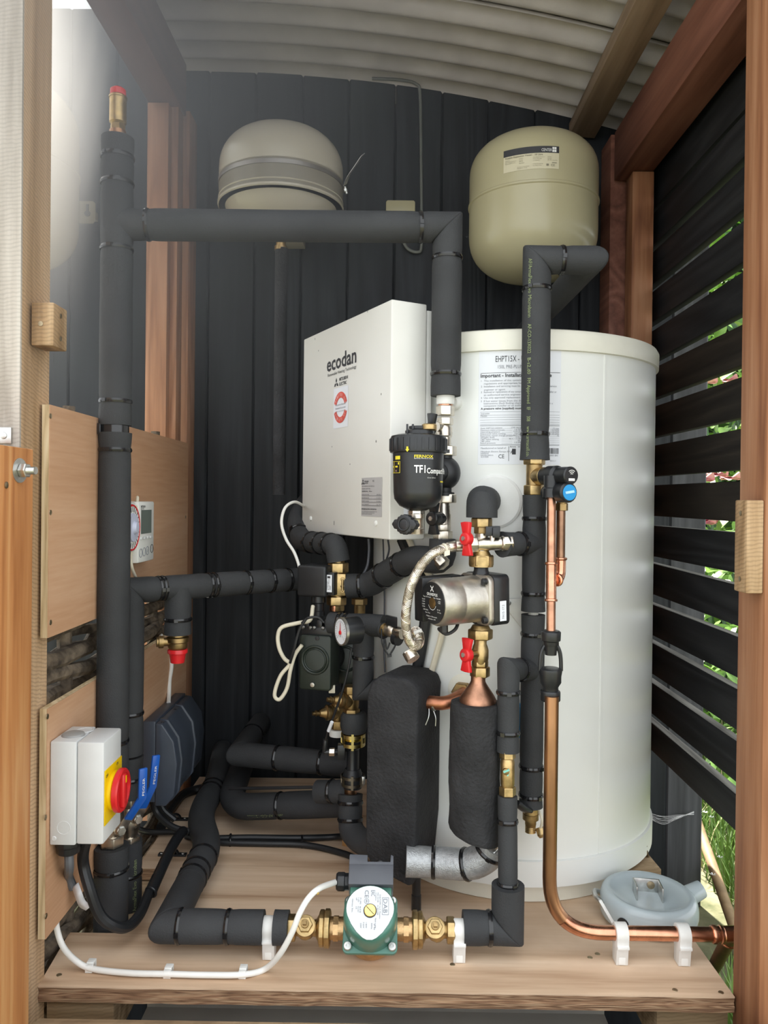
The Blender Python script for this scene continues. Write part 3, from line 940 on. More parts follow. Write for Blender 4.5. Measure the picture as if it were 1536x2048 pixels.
# bosses and blanking caps on the casing
def boss(px, py, prof, name, m, sq=24):
    p = tank_pt(px, py)
    n = V((p.x - TC.x, p.y - TC.y, 0)).normalized()
    return MB().lathe(prof, p - n * 0.002, n, sq).build(name, m, tank), p, n
boss(990, 1003, [(0.047, 0.0), (0.047, 0.004), (0.043, 0.0065)], 'pipe_boss', WHITEP, 40)
boss(912, 806, [(0.0125, 0.0), (0.0125, 0.012), (0.009, 0.017), (0.002, 0.0185)], 'pipe_boss', WHITEP)
boss(928, 1381, [(0.030, 0.0), (0.030, 0.003), (0.026, 0.005)], 'pipe_boss', LIDW, 32)
boss(1042, 1440, [(0.03, 0.0), (0.03, 0.01), (0.026, 0.016), (0.002, 0.017)], 'thermostat_cap', BLUECAP, 32)
# triangular bracket behind the insulated riser
p = tank_pt(1052, 1215); n = V((p.x - TC.x, p.y - TC.y, 0)).normalized()
X = V((-n.y, n.x, 0)); 
br = MB().prism([(-0.038, 0.008), (-0.03, 0.015), (0.0, 0.017), (0.02, 0.012), (0.02, -0.028), (0.0, -0.045), (-0.037, 0.001)], p + n * 0.001, X, (0, 0, 1), n, 0.004).build('bracket_plate', WHITEP, tank, bevel=0.001)
MB().lathe([(0.0045, 0), (0.0045, 0.002), (0.002, 0.003)], p + n * 0.005 - X * 0.031 + V((0, 0, 0.008)), n, 14).build('screw_head', STEEL, br)

# ------------------------------------------------------------------ white control box on the tank
bF, bL, bR = P(781, 840, 1.34), P(606, 840, 1.686), P(861, 840, 1.367)
bF.z = bL.z = bR.z = 0
bX = (bF - bL); bW = bX.length; bX.normalize()          # along the face, to the right as seen
bN = V((bX.y, -bX.x, 0))                                  # face normal, towards the viewer
bD = 0.078
zb, zt = P(781, 1080, 1.34).z, P(781, 598, 1.34).z
ctl = thing('control_box', bL.lerp(bF, 0.5) + V((0, 0, zb)), 'white metal heating control box with black lettering, fixed beside the tank', 'control box')
MB().prism([(0, 0), (bW, 0), (bW, -bD + 0.006), (0, -bD + 0.006)], bL + V((0, 0, zb)), bX, bN, V((0, 0, 1)), zt - zb).build('cover', BOXW, ctl, bevel=0.0025, seg=3)
MB().prism([(0.002, -bD + 0.0045), (bW - 0.002, -bD + 0.0045), (bW - 0.002, -bD - 0.006), (0.002, -bD - 0.006)], bL + V((0, 0, zb + 0.01)), bX, bN, V((0, 0, 1)), zt - zb - 0.02).build('back_plate', WHITEP, ctl, bevel=0.001)
def on_face(px, py):
    d = P(px, py, 1.0) - CAM
    t = (bL - CAM).dot(bN) / d.dot(bN)
    q = CAM + d * t
    return (q - bL).dot(bX), q.z
FM = plane_map(bL, bX, (0, 0, 1), 0.0005)
FM2 = plane_map(bL, bX, (0, 0, 1), 0.0011)
u0, v0 = on_face(654, 741); u1, v1 = on_face(713, 727); _, vt = on_face(654, 712)
lg = MB()
letters(lg, 'ecodan', u0, (v0 + v1) / 2, (vt - v0) * 0.98, FM, w=u1 - u0, bold=True)
u0, v0 = on_face(656, 752); u1, v1 = on_face(713, 738)
letters(lg, 'Renewable Heating Technology', u0, (v0 + v1) / 2, 0.0062, FM, w=u1 - u0)
u0, v0 = on_face(679, 764); u1, _ = on_face(696, 764)
letters(lg, 'MITSUBISHI', u0, v0 + 0.002, 0.0062, FM, w=u1 - u0, bold=True)
letters(lg, 'ELECTRIC', u0, v0 - 0.0075, 0.0062, FM, w=(u1 - u0) * 0.86, bold=True)
uc, vc = on_face(673, 767); _, vt = on_face(673, 755)
s_ = vt - vc
def rhomb(b, cu, cv, ang, L_, W_):
    pts = [(0, 0), (L_ / 2, W_ / 2), (L_, 0), (L_ / 2, -W_ / 2)]
    vs = [FM(cu + a * math.cos(ang) - c * math.sin(ang), cv + a * math.sin(ang) + c * math.cos(ang)) for a, c in pts]
    b.add(vs, [(0, 1, 2, 3)])
for ang in (90, 210, 330):
    rhomb(lg, uc, vc, math.radians(ang), s_ * 0.95, s_ * 0.55)
lg.build('lettering', INK, ctl, smooth=False)
# round red and white sticker on its paper
ua, va = on_face(667, 858); ub, vb = on_face(697, 770)
st = patch(MB(), ua, ub, va, vb, FM).build('red_sticker', PAPER, ctl, smooth=False)
um, vm = (ua + ub) / 2, (va + vb) / 2
Rr = (ub - ua) * 0.46
def arc_band(b, a0, a1, r0, r1, n=18, M=FM2):
    vs = []
    for i in range(n + 1):
        a = math.radians(a0 + (a1 - a0) * i / n)
        vs += [M(um + r0 * math.cos(a), vm + r0 * math.sin(a)), M(um + r1 * math.cos(a), vm + r1 * math.sin(a))]
    b.add(vs, [(2 * i, 2 * i + 2, 2 * i + 3, 2 * i + 1) for i in range(n)])
rb_ = MB(); arc_band(rb_, 18, 162, Rr * 0.62, Rr); arc_band(rb_, 198, 342, Rr * 0.62, Rr)
rb_.build('red_band', REDINK, st, smooth=False)
FM3 = plane_map(bL, bX, (0, 0, 1), 0.0016)
pk = MB()
def arc_text(b, s, r, a_mid, up, size, M):
    n = len(s); step = size * 0.95 / r
    for i, ch in enumerate(s):
        a = a_mid + (-(i - (n - 1) / 2) * step if up else (i - (n - 1) / 2) * step)
        if ch == ' ': continue
        c_, s2 = math.cos(a), math.sin(a)
        e_out = (c_, s2) if up else (-c_, -s2)
        e_x = (s2, -c_) if up else (-s2, c_)
        letters(b, ch, -size * 0.3, -size / 2, size, lambda u, v: M(um + r * c_ + e_x[0] * u + e_out[0] * v, vm + r * s2 + e_x[1] * u + e_out[1] * v), w=size * 0.6, bold=True)
arc_text(pk, 'REGISTER NOW', Rr * 0.81, PI / 2, True, Rr * 0.19, FM3)
arc_text(pk, 'ACTIVATE NOW', Rr * 0.81, -PI / 2, False, Rr * 0.19, FM3)
pk.build('sticker_lettering', PINKINK, st, smooth=False)
tx = MB()
letters(tx, 'Mitsubishi Electric', um, vm + Rr * 0.14, Rr * 0.12, FM2, w=Rr * 1.5, align='C')
letters(tx, 'Extended Guarantee', um, vm - Rr * 0.08, Rr * 0.12, FM2, w=Rr * 1.5, align='C')
letters(tx, 'register.mitsubishielectric', um, vm - Rr * 0.26, Rr * 0.07, FM2, w=Rr * 1.5, align='C')
tx.build('sticker_small_print', GREYINK, st, smooth=False)
# silver data plate
ua, va = on_face(723, 1032); ub, vb = on_face(765, 954)
dp = patch(MB(), ua, ub, va, vb, FM).build('data_plate', SILVERLABEL, ctl, smooth=False)
dk = MB(); dw, dh = ub - ua, vb - va
letters(dk, 'MITSUBISHI', ua + dw * 0.16, vb - dh * 0.11, dh * 0.03, FM2, w=dw * 0.2, bold=True)
letters(dk, 'ELECTRIC', ua + dw * 0.16, vb - dh * 0.155, dh * 0.03, FM2, w=dw * 0.17, bold=True)
for ang in (90, 210, 330):
    pts = [(0, 0), (0.0035, 0.0018), (0.007, 0), (0.0035, -0.0018)]
    a_ = math.radians(ang)
    dk.add([FM2(ua + dw * 0.08 + a * math.cos(a_) - c * math.sin(a_), vb - dh * 0.125 + a * math.sin(a_) + c * math.cos(a_)) for a, c in pts], [(0, 1, 2, 3)])
letters(dk, 'CE', ua + dw * 0.55, vb - dh * 0.11, dh * 0.045, FM2, w=dw * 0.08)
for i, (s_, f_) in enumerate([('AIR TO WATER HEAT PUMP CONTROLLER', .62), ('MODEL EHPT15X', .42), ('SERIAL No', .5)]):
    letters(dk, s_, ua + dw * 0.03, vb - dh * (0.235 + i * 0.065), dh * 0.026, FM2, w=dw * f_, bold=(i == 2))
for i, (s_, t_) in enumerate([('RATED VOLTAGE', '230V 50Hz'), ('BOOSTER HEATER', '3 kW'), ('IMMERSION HEATER', '3 kW'), ('MAX CURRENT', '13 A')]):
    y_ = vb - dh * (0.45 + i * 0.085)
    letters(dk, s_, ua + dw * 0.03, y_, dh * 0.024, FM2, w=dw * 0.36)
    letters(dk, t_, ub - dw * 0.05, y_, dh * 0.024, FM2, w=dw * 0.2, align='R')
    patch(dk, ua + dw * 0.03, ub - dw * 0.03, y_ - dh * 0.022, y_ - dh * 0.014, FM2)
letters(dk, 'MITSUBISHI ELECTRIC CORPORATION', ua + dw * 0.03, va + dh * 0.17, dh * 0.035, FM2, w=dw * 0.72, bold=True)
for i in range(3): letters(dk, ['AIR CONDITIONING AND REFRIGERATION', 'SYSTEMS WORKS LIVINGSTON', 'MADE IN UNITED KINGDOM'][i], ua + dw * 0.03, va + dh * (0.115 - i * 0.035), dh * 0.02, FM2, w=dw * (0.75 - i * 0.12))
dk.build('plate_print', INK, dp, smooth=False)
for px, py in ((622, 1037), (752, 1047)):
    u_, v_ = on_face(px, py)
    MB().lathe([(0.0052, 0), (0.0048, 0.002), (0.002, 0.0032)], bL + bX * u_ + V((0, 0, v_)), bN, 16).build('screw_head', WHITEP, ctl)
# small upright label low on the side face
sX = -bN; sO = bF
SM = plane_map(sO, sX, (0, 0, 1), 0.0006)
q = patch(MB(), 0.028, 0.05, zb + 0.012, zb + 0.075, SM).build('side_label', PAPER, ctl, smooth=False)
SM2 = plane_map(sO, sX, (0, 0, 1), 0.0012)
letters(MB(), 'CAUTION', 0, 0, 0.006, lambda u, v: SM2(0.042 - v, zb + 0.03 + u), w=0.036).build('label_print', GREYINK, q, smooth=False)
# scuffs on the painted box
sc = MB(); rs = random.Random(4)
for px, py, l in ((630, 680, .004), (637, 703, .003), (752, 885, .004), (664, 895, .003), (668, 1050, .008), (735, 625, .003), (762, 790, .003), (700, 930, .003)):
    u_, v_ = on_face(px, py)
    patch(sc, u_, u_ + 0.0018, v_, v_ + l, FM)
sc.build('scuff_marks', BLACKMARK, ctl, smooth=False)['kind'] = 'stuff'

# ------------------------------------------------------------------ expansion vessels
def vessel(c, R, z0, z1, label, m, seam, cap_t, cap_b, nm='expansion_vessel'):
    """c: axis on plan, seam: height of the weld"""
    t = thing(nm, V((c[0], c[1], z0)), label, 'pressure vessel')
    o = V((c[0], c[1], 0))
    prof = []
    n = 12
    for i in range(n + 1):                            # lower dome
        a = PI / 2 * i / n
        prof.append((max(0.002, R * math.sin(a) ** 0.78), z0 + cap_b * (1 - math.cos(a) ** 0.9)))
    prof.append((R, seam - 0.004))
    prof2 = [(R, seam - 0.004), (R + 0.0025, seam - 0.002), (R + 0.0025, seam + 0.002), (R, seam + 0.004)]
    MB().lathe(prof, o, (0, 0, 1), 64).build('lower_shell', m, t, angle=50)
    MB().lathe(prof2, o, (0, 0, 1), 64).build('weld_rim', m, t)
    prof3 = [(R, seam + 0.004)]
    for i in range(n + 1):
        a = PI / 2 * i / n
        prof3.append((max(0.002, R * math.cos(a) ** 0.78), z1 - cap_t + cap_t * math.sin(a) ** 0.9))
    MB().lathe(prof3, o, (0, 0, 1), 64).build('upper_shell', m, t, angle=50)
    return t
# right vessel with its label
vc_ = P(1066, 400, 1.74); vR = 0.1425
vz1, vz0 = P(1066, 262, 1.70).z, P(1066, 556, 1.72).z
vseam = P(1066, 362, 1.60).z
ve = vessel((vc_.x, vc_.y), vR, vz0, vz1, 'cream pressure vessel with a printed label, above the tank', VESSEL, vseam, 0.085, 0.10)
vo = V((vc_.x, vc_.y, 0))
out = V((CAM.x - vo.x - 0.14, CAM.y - vo.y, 0)).normalized()
VMAP = lambda lift: cyl_map(vo, (0, 0, 1), V((-0.09, -1, 0)).normalized(), vR, lift)
a_ = P(1006, 300, 1.6); lz1, lz0 = P(1066, 293, 1.6).z, P(1066, 338, 1.6).z
lu0, lu1 = -0.076, 0.040
vlab = patch(MB(), lu0, lu1, lz0, lz1, VMAP(0.0006), 14, 1).build('printed_label', mat('cream_label', (0.60, 0.55, 0.39), 0.45, vary=0.02), ve, smooth=False)
lh = lz1 - lz0
bm_ = MB(); patch(bm_, lu0, lu1, lz1 - lh * 0.3, lz1, VMAP(0.001), 14, 1); bm_.build('label_band', INK, vlab, smooth=False)
wi = MB(); letters(wi, 'CENTER', lu1 - 0.0155, lz1 - lh * 0.24, lh * 0.13, VMAP(0.0016), w=0.021, align='R')
for i in (0, 1):
    for j in (0, 1):
        patch(wi, lu1 - 0.0145 + i * 0.0045, lu1 - 0.0105 + i * 0.0045, lz1 - lh * (0.265 - j * 0.12), lz1 - lh * (0.165 - j * 0.12), VMAP(0.0016))
wi.build('label_white_print', WHITEINK, vlab, smooth=False)
fi = MB(); m_ = VMAP(0.0013)
letters(fi, 'Potable Expansion Vessel - 18 Litre', lu0 + 0.004, lz1 - lh * 0.41, lh * 0.075, m_, w=0.078, bold=True)
for i, s_ in enumerate(['Capacity', 'Max working pressure', 'Max temperature']):
    letters(fi, s_, lu0 + 0.004, lz1 - lh * (0.50 + i * 0.07), lh * 0.04, m_, w=[.010, .024, .022][i])
    letters(fi, ['18 litre', '10 bar', '99 C'][i], lu0 + 0.034, lz1 - lh * (0.50 + i * 0.07), lh * 0.04, m_, w=0.008)
    letters(fi, ['Min charge pressure', 'Max charge', 'Connection'][i], lu0 + 0.062, lz1 - lh * (0.50 + i * 0.07), lh * 0.04, m_, w=[.024, .018, .014][i])
    letters(fi, ['3.5 bar', '3.0 bar', '3/4 inch'][i], lu0 + 0.092, lz1 - lh * (0.50 + i * 0.07), lh * 0.04, m_, w=[.008, .008, .02][i])
letters(fi, '18L/POT', lu0 + 0.034, lz1 - lh * 0.72, lh * 0.045, m_, w=0.011)
for i in range(2): letters(fi, ['Manufactured for Center', 'Made in Italy'][i], lu0 + 0.030, lz1 - lh * (0.88 + i * 0.06), lh * 0.035, m_, w=[.025, .021][i])
for i in range(2): letters(fi, ['Distributed by', 'See instructions'][i], lu0 + 0.062, lz1 - lh * (0.80 + i * 0.07), lh * 0.035, m_, w=[.021, .018][i])
letters(fi, 'CE', lu0 + 0.099, lz1 - lh * 0.89, lh * 0.09, m_, w=0.008)
letters(fi, 'WRAS', lu0 + 0.101, lz1 - lh * 0.76, lh * 0.05, m_, w=0.010, bold=True)
patch(fi, lu0 + 0.0895, lu0 + 0.0945, lz1 - lh * 0.88, lz1 - lh * 0.79, m_)
fi.build('label_print', FADEINK, vlab, smooth=False)
MB().lathe([(0.012, 0), (0.012, 0.02)], vo + V((0, 0, vz0 - 0.018)), (0, 0, 1), 16).build('pipe_connection', BRASS, ve)
MB().box(vo.x - 0.03, vo.x + 0.03, vo.y + vR - 0.012, BACK - 0.006, vseam - 0.03, vseam + 0.03).build('wall_bracket', VESSEL, ve, bevel=0.002)
# middle vessel, strapped to the wall
mc = P(563, 380, 1.74); mR = 0.1385
mz1, mz0 = P(563, 246, 1.70).z, P(563, 462, 1.72).z
mseam = P(563, 365, 1.6).z
ve2 = vessel((mc.x, mc.y), mR, mz0, mz1, 'greyish cream pressure vessel held by a steel strap, behind the upper pipe', VESSEL2, mseam, 0.095, 0.115)
mo = V((mc.x, mc.y, 0))
MB().lathe([(mR - 0.001, mseam + 0.009), (mR + 0.0014, mseam + 0.012), (mR - 0.001, mseam + 0.015)], mo, (0, 0, 1), 64, caps=False).build('pressed_rib', VESSEL2, ve2)
zs = P(563, 320, 1.6).z
MB().lathe([(mR - 0.001, zs - 0.0045), (mR + 0.0014, zs - 0.0045), (mR + 0.0014, zs + 0.0045), (mR - 0.001, zs + 0.0045)], mo, (0, 0, 1), 64, caps=False).build('steel_strap', mat('dull_steel', (0.3, 0.28, 0.26), 0.45, 0.8, vary=0.1), ve2)
bt = MB(); rod(bt, P(690, 374, 1.68), P(694, 388, 1.68), 0.003); hexnut(bt, P(691, 381, 1.68), (0.2, 0, -1), 0.005, 0.006)
bt.build('strap_bolt', STEEL, ve2)
tl_ = bezier([P(690, 370, 1.69), P(697, 352, 1.68), P(712, 330, 1.665), P(726, 309, 1.65)], 5)
tb = MB()
for i in range(len(tl_) - 1):
    d_ = (tl_[i + 1] - tl_[i]); tb.obox((tl_[i] + tl_[i + 1]) / 2, d_, V((0.6, 0.1, 0.5)), d_.cross(V((0.6, 0.1, 0.5))), d_.length * 1.03, 0.010, 0.0012)
tb.build('strap_end', STEEL, ve2, smooth=False)
cc = MB(); cc.lathe([(0.012, -0.05), (0.012, -0.034), (0.0145, -0.033), (0.0145, -0.024), (0.011, -0.023), (0.011, 0.012)], mo + V((0, 0, mz0 - 0.004)), (0, 0, 1), 20)
cc.build('brass_union', OLDBRASS, ve2)
MB().box(mo.x - 0.03, mo.x + 0.03, mo.y + mR - 0.012, BACK - 0.006, mseam - 0.02, mseam + 0.05).build('wall_bracket', VESSEL2, ve2, bevel=0.002)
# pipe dropping from it down the wall
mp1 = P(563, 500, 1.74)
wp = MB().tube([mp1 + V((0, 0, 0.003)), V((mp1.x, mp1.y, 0.72))], 0.0145, 18)
tag(wp.build('wall_pipe', FOAM2), 'black foam-covered pipe dropping straight from the middle vessel before the back wall', 'pipe')
# left vessel, half hidden by the post, with its keyhole bracket
lc = P(-8, 345, 1.76); lR = (P(147, 345, 1.76).x - lc.x)
lz1_, lz0_ = P(0, 160, 1.76).z, P(0, 536, 1.76).z
lseam = P(130, 322, 1.72).z
ve3 = vessel((lc.x, lc.y), lR, lz0_, lz1_, 'pale cream pressure vessel half hidden by the left post', VESSEL, lseam + 0.0, 0.11, 0.11)
q1 = P(168, 424, 1.925)
kb = MB(); kb.prism([(-0.035, -0.028), (0.022, -0.028), (0.028, -0.022), (0.028, 0.022), (0.022, 0.028), (-0.035, 0.028)], q1, (1, 0, 0), (0, 0, 1), (0, 1, 0), 0.004)
k_ = kb.build('keyhole_bracket', VESSEL, ve3, bevel=0.0015)
kh = MB(); kh.lathe([(0.0075, 0), (0.0075, 0.0012)], q1 + V((0.009, -0.001, -0.004)), (0, -1, 0), 18); kh.obox(q1 + V((0.009, -0.0012, 0.009)), (1, 0, 0), (0, 0, 1), (0, 1, 0), 0.006, 0.02, 0.0022)
kh.build('keyhole', INK, k_, smooth=False)
MB().box(q1.x - 0.03, q1.x + 0.02, 1.929, BACK - 0.006, q1.z - 0.01, q1.z + 0.01).build('bracket_spacer', VESSEL, ve3)
# bracket plate on the wall behind the upper pipe, with its grey cable
bp_ = MB(); c_ = P(801, 420, 1.945)
bp_.prism([(-0.037, -0.026), (0.037, -0.026), (0.037, 0.021), (0.033, 0.025), (-0.033, 0.025), (-0.037, 0.021)], c_, (1, 0, 0), (0, 0, 1), (0, 1, 0), 0.018)
tag(bp_.build('junction_box', VESSEL, None, bevel=0.002), 'small cream junction box on the back wall behind the upper pipe', 'box')
cable('wall_cable', [P(744, 157, 1.95), P(800, 160, 1.95), P(832, 168, 1.95), P(840, 190, 1.953), P(842, 300, 1.954), P(843, 420, 1.954), P(843, 490, 1.954), P(836, 504, 1.952), P(815, 497, 1.95), P(803, 470, 1.948), P(800, 436, 1.95)], 0.0038, mat('grey_cable', (0.13, 0.135, 0.12), 0.5), 
      'thin grey cable running down the back wall to the junction box')
# ================================================================== insulated pipe runs
def Q(px, d, *ys):
    """points straight above one another at the pixel column of the first, for upright pipes"""
    a = P(px, ys[0], d)
    out = []
    for y in ys:
        b = P(px, y, d)
        out.append(V((a.x, d, b.z)))
    return out
def zt_(px, py, d): return P(px, py, d).z

# --- A: tall riser on the left, with the long upper branch to the filter
RA = 0.0265; dA = 1.29
xA = P(230, 900, dA).x
def A(py): return V((xA, dA, P(230, py, dA).z))
ra = thing('riser_pipe', V((xA, dA, 0)), 'tall black-insulated riser pipe on the left, from the floor to the brass vent', 'pipe')
def tshare(y0, y1, *ys): return [(y - y0) / (y1 - y0) for y in ys]
sleeve([A(277), A(851)], RA, ra, tshare(277, 851, 315, 367, 498, 803))
sleeve([A(866), A(1592)], RA, ra, tshare(866, 1592, 900, 1482), flare=0.03)
sleeve([A(1692), A(1960)], RA * 1.06, ra, tshare(1692, 1960, 1736))
MB().tube([A(262), A(1700)], 0.0135, 16).build('copper_pipe', OLDCOPPER, ra)
b = MB(); b.lathe([(0.0225, -0.008), (0.0225, 0.008)], A(858), (0, 0, 1), 28); ring = b.build('pipe_clip', TIE, ra)
cb = MB(); cb.box(-0.486, xA, dA - 0.006, dA + 0.006, A(858).z - 0.0095, A(858).z + 0.0065); cb.box(-0.486, -0.480, dA - 0.02, dA + 0.02, A(858).z - 0.011, A(858).z + 0.008)
cb.build('clip_arm', TIE, ra, bevel=0.001)

uc = thing('flow_pipe', P(893, 790, 1.34), 'black-insulated pipe running across from the riser and down to the filter valve', 'pipe')
cD = P(895, 455, 1.342)
C0 = V((xA, dA, A(449).z))
C1 = V((cD.x, cD.y, P(895, 455, 1.342).z))
D1 = V((cD.x, cD.y, P(893, 792, 1.342).z))
Lc, Ld = (C1 - C0).length, (D1 - C1).length
def shC(px): 
    t = (px - 230) / (895 - 230.0)
    return t * Lc / (Lc + Ld)
def shD(py): return (Lc + (py - 455) / 337.0 * Ld) / (Lc + Ld)
sleeve([C0, C1, D1], 0.0262, uc, [shC(290), shC(838), shD(516), shD(748)], wob=0.008)
MB().lathe([(0.0150, -0.0150), (0.0158, -0.013), (0.0158, 0.004), (0.015, 0.006)], D1, (0, 0, 1), 24).build('white_collar', WHITEP, uc)
MB().tube([D1 + V((0, 0, 0.02)), D1 - V((0, 0, 0.021))], 0.0125, 20).build('copper_pipe', COPPER, uc)

# --- B: second upright behind the riser, turning right to the three-way valve
RB = 0.0235; dB = 1.375
xB = -0.4625
def B(py): return V((xB, dB, P(253, py, dB).z))
B1 = B(1181)
B2 = P(612, 1157, 1.62)
rb2 = thing('return_pipe', V((xB, dB, 0)), 'black-insulated pipe behind the riser, turning right to the three-way valve', 'pipe')
Lh = (B2 - B1).length; Lv = (B1 - B(1508)).length
def shB(px):                              # share of the length at a pixel column of the level part
    k = (px - 780) / 1540.0
    t = (k * B1.y - B1.x) / ((B2.x - B1.x) - k * (B2.y - B1.y))
    return (Lv + t * Lh) / (Lv + Lh), t
sleeve([B(1508), B1, B2], RB, rb2, [0.11, 0.68, shB(317)[0], shB(325)[0], shB(418)[0], shB(493)[0], shB(541)[0], shB(575)[0]], wob=0.014)
tB = shB(357)[1]; S0 = B1.lerp(B2, tB); S1 = V((S0.x, S0.y, P(355, 1268, S0.y).z))
sleeve([S0, S1], 0.0245, rb2, [0.68], flare=0.03)
sleeve([B(1512), B(1592)], RB, rb2, [0.55], flare=0.04)
lowB = sleeve([B(1680), B(1900)], RB, rb2, [0.3])
MB().tube([B(1500), B(1700)], 0.0125, 14).build('copper_pipe', OLDCOPPER, rb2)
tm = along_map(B(1850), (0, 0, 1), V((0.75, -0.66, 0)).normalized(), RB, 0.0006)
letters(MB(), 'AF/ArmaFlex Evo Microban', 0.02, -0.002, 0.0068, tm, w=0.105).build('sleeve_print', GREENINK, lowB, smooth=False)

# --- E: hot outlet pipe up the front of the tank and back over its top
dE = 1.297; RE = 0.0238
xE = P(1072, 700, dE).x
def E(py): return V((xE, dE, P(1072, py, dE).z))
ep = thing('hot_outlet_pipe', E(920), 'black-insulated pipe with green lettering, rising before the tank and turning back over it', 'pipe')
E1 = E(520); E2_ = V((P(1182, 520, dE).x, dE, E1.z)); E3 = V((E2_.x - 0.01, 1.93, E1.z + 0.005))
l1, l2, l3 = (E(920) - E1).length, (E2_ - E1).length, (E3 - E2_).length
lt = l1 + l2 + l3
es = sleeve([E(920), E1, E2_, E3], RE, ep, [0.055 * 400 / 400 * l1 / lt * (920 - 868) / (400 * 0.055), l1 / lt * (920 - 578) / 400.0, (l1 + l2 * 0.46) / lt], wob=0.012, flare=0.05)
MB().tube([E(900), E(985)], 0.0115, 16).build('copper_pipe', OLDCOPPER, ep)
outE = V((-0.62, -0.785, 0)).normalized()
em = along_map(E(522), (0, 0, -1), outE, RE, 0.0009)
lgE = MB()
L0 = E(522).z
for s_, y0_, y1_, m2 in (('AF/ArmaFlex', 524, 574, 1), ('Evo Microbann', 578, 640, 1), ('AF-CO-13X022', 653, 711, 1), ('B-s2,d0', 720, 752, 1), ('FM Approved', 760, 810, 1), ('IEF', 817, 823, 1), ('308', 835, 845, 1), ('www.armacell.com', 855, 919, 1)):
    u0_, u1_ = L0 - E(y0_).z, L0 - E(y1_).z
    letters(lgE, s_, u0_, -0.0025, 0.0062, em, w=u1_ - u0_)
lgE.build('sleeve_print', GREENINK, es, smooth=False)

# --- E2: cold feed riser below the safety valve
dE2 = 1.297; RE2 = 0.0196
xE2 = P(1066, 1250, dE2).x
def F2(py): return V((xE2, dE2, P(1066, py, dE2).z))
cf = thing('cold_feed_pipe', F2(1610), 'black-insulated upright pipe below the safety valve, with two side branches', 'pipe')
sleeve([F2(990), F2(1222)], RE2, cf, tshare(990, 1222, 1037, 1187), flare=0.03)
sleeve([F2(1229), F2(1612)], RE2, cf, tshare(1229, 1612, 1268, 1533, 1590), flare=0.02)
MB().tube([F2(980), F2(1625)], 0.0088, 14).build('copper_pipe', mat('pale_pipe', (0.66, 0.64, 0.56), 0.5), cf)
a = V((xE2, dE2, F2(1086).z)); c = P(1004, 1089, 1.255)
sleeve([a, c], 0.0193, cf, [0.45], wob=0.03, flare=0.1)
# branch down to the front: own run with a sight fitting in the middle
dF = 1.215
fp = thing('circulation_pipe', P(1016, 1900, 1.19), 'black-insulated pipe with a brass drain fitting, down the front to the green pump', 'pipe')
f0 = V((xE2 - 0.004, dE2 - 0.004, F2(1340).z)); f1 = P(1017, 1338, 1.228); f2 = P(1016, 1503, 1.222)
sleeve([f0, f1, f2], 0.0181, fp, [0.2, 0.56, 0.86], wob=0.02)
g0, g1, g2, g3 = P(1015, 1592, 1.212), P(1016, 1775, 1.196), P(1016, 1862, 1.188), P(927, 1861, 1.188)
g2 = V((g1.x, g1.y, g2.z)); g3 = V((g3.x, g1.y, g2.z))
sleeve([g0, g1 - V((0, 0, 0.01))], 0.0152, fp, [0.26, 0.9], wob=0.02)
sleeve([g1 + V((0, 0, 0.004)), g2, g3], 0.0253, fp, [0.70], wob=0.01)
# brass sight fitting
fa, fb = P(1015, 1500, 1.217), P(1015, 1595, 1.212)
ax = (fb - fa).normalized(); Lf = (fb - fa).length
ft = thing('drain_fitting', fb, 'small brass fitting with a green-stained slot in the front insulated pipe', 'fitting')
hexnut(MB(), fa + ax * 0.007, ax, 0.0128, 0.012).build('hex_union', BRASS, ft); hexnut(MB(), fb - ax * 0.010, ax, 0.0132, 0.014).build('hex_union', BRASS, ft)
MB().lathe([(0.0088, 0.010), (0.0112, 0.018), (0.0112, Lf - 0.022), (0.009, Lf - 0.014)], fa, ax, 24).build('valve_body', BRASS, ft)
b = MB(); sc_ = P(1013, 1545, 1.2); b.lathe([(0.0055, 0), (0.005, 0.004), (0.0025, 0.0045)], V((sc_.x, 1.2055, sc_.z)), (-0.1, -1, 0), 16); ss_ = b.build('slotted_spindle', OLDBRASS, ft)
b = MB(); b.obox(V((sc_.x, 1.2012, sc_.z + 0.002)), (1, 0, 0.4), (-0.4, 0, 1), (0, 1, 0), 0.010, 0.003, 0.002); b.obox(V((sc_.x + 0.003, 1.2022, sc_.z - 0.003)), (0.4, 0, 1), (1, 0, -0.4), (0, 1, 0), 0.007, 0.0022, 0.002)
b.build('verdigris', mat('verdigris', (0.25, 0.6, 0.5), 0.8), ss_, smooth=False)

# --- pump line on the floor: left half and the pipe winding to the back
pz = 0.0455
l0 = V((P(527, 1858, 1.19).x, 1.19, pz)); l1_ = V((P(336, 1858, 1.19).x, 1.19, pz))
lp2 = thing('floor_pipe', V((l1_.x, 1.3, 0)), 'thick black-insulated pipe winding along the floor from the green pump to the back wall', 'pipe')
hz = 0.036
h1 = V((P(388, 1752, 1.37).x, 1.365, hz)); h2 = V((P(419, 1692, 1.48).x, 1.475, hz + 0.004)); h3 = V((P(397, 1632, 1.6).x, 1.60, hz + 0.01)); h4 = V((P(434, 1562, 1.78).x, 1.78, 0.052)); h5 = V((P(446, 1512, 1.955).x, 1.955, 0.068))
sleeve([l0, l1_, h1], 0.0252, lp2, [0.17, 0.40], wob=0.012)
sleeve([h1 - (h1 - l1_).normalized() * 0.03, h1 + (h2 - h1) * 0.1, h2, h3, h4, h5], 0.0265, lp2, [0.035, 0.08, 0.155, 0.62, 0.655], smooth=0.09, wob=0.03)
s0 = V((P(548, 1858, 1.19).x, 1.19, pz)); s1 = V((P(577, 1858, 1.19).x, 1.19, pz))
sleeve([s0, s1], 0.0248, lp2, [], flare=0.02)
MB().tube([l0 - V((0.02, 0, 0)), s1 + V((0.008, 0, 0))], 0.0115, 14).build('copper_pipe', OLDCOPPER, lp2)

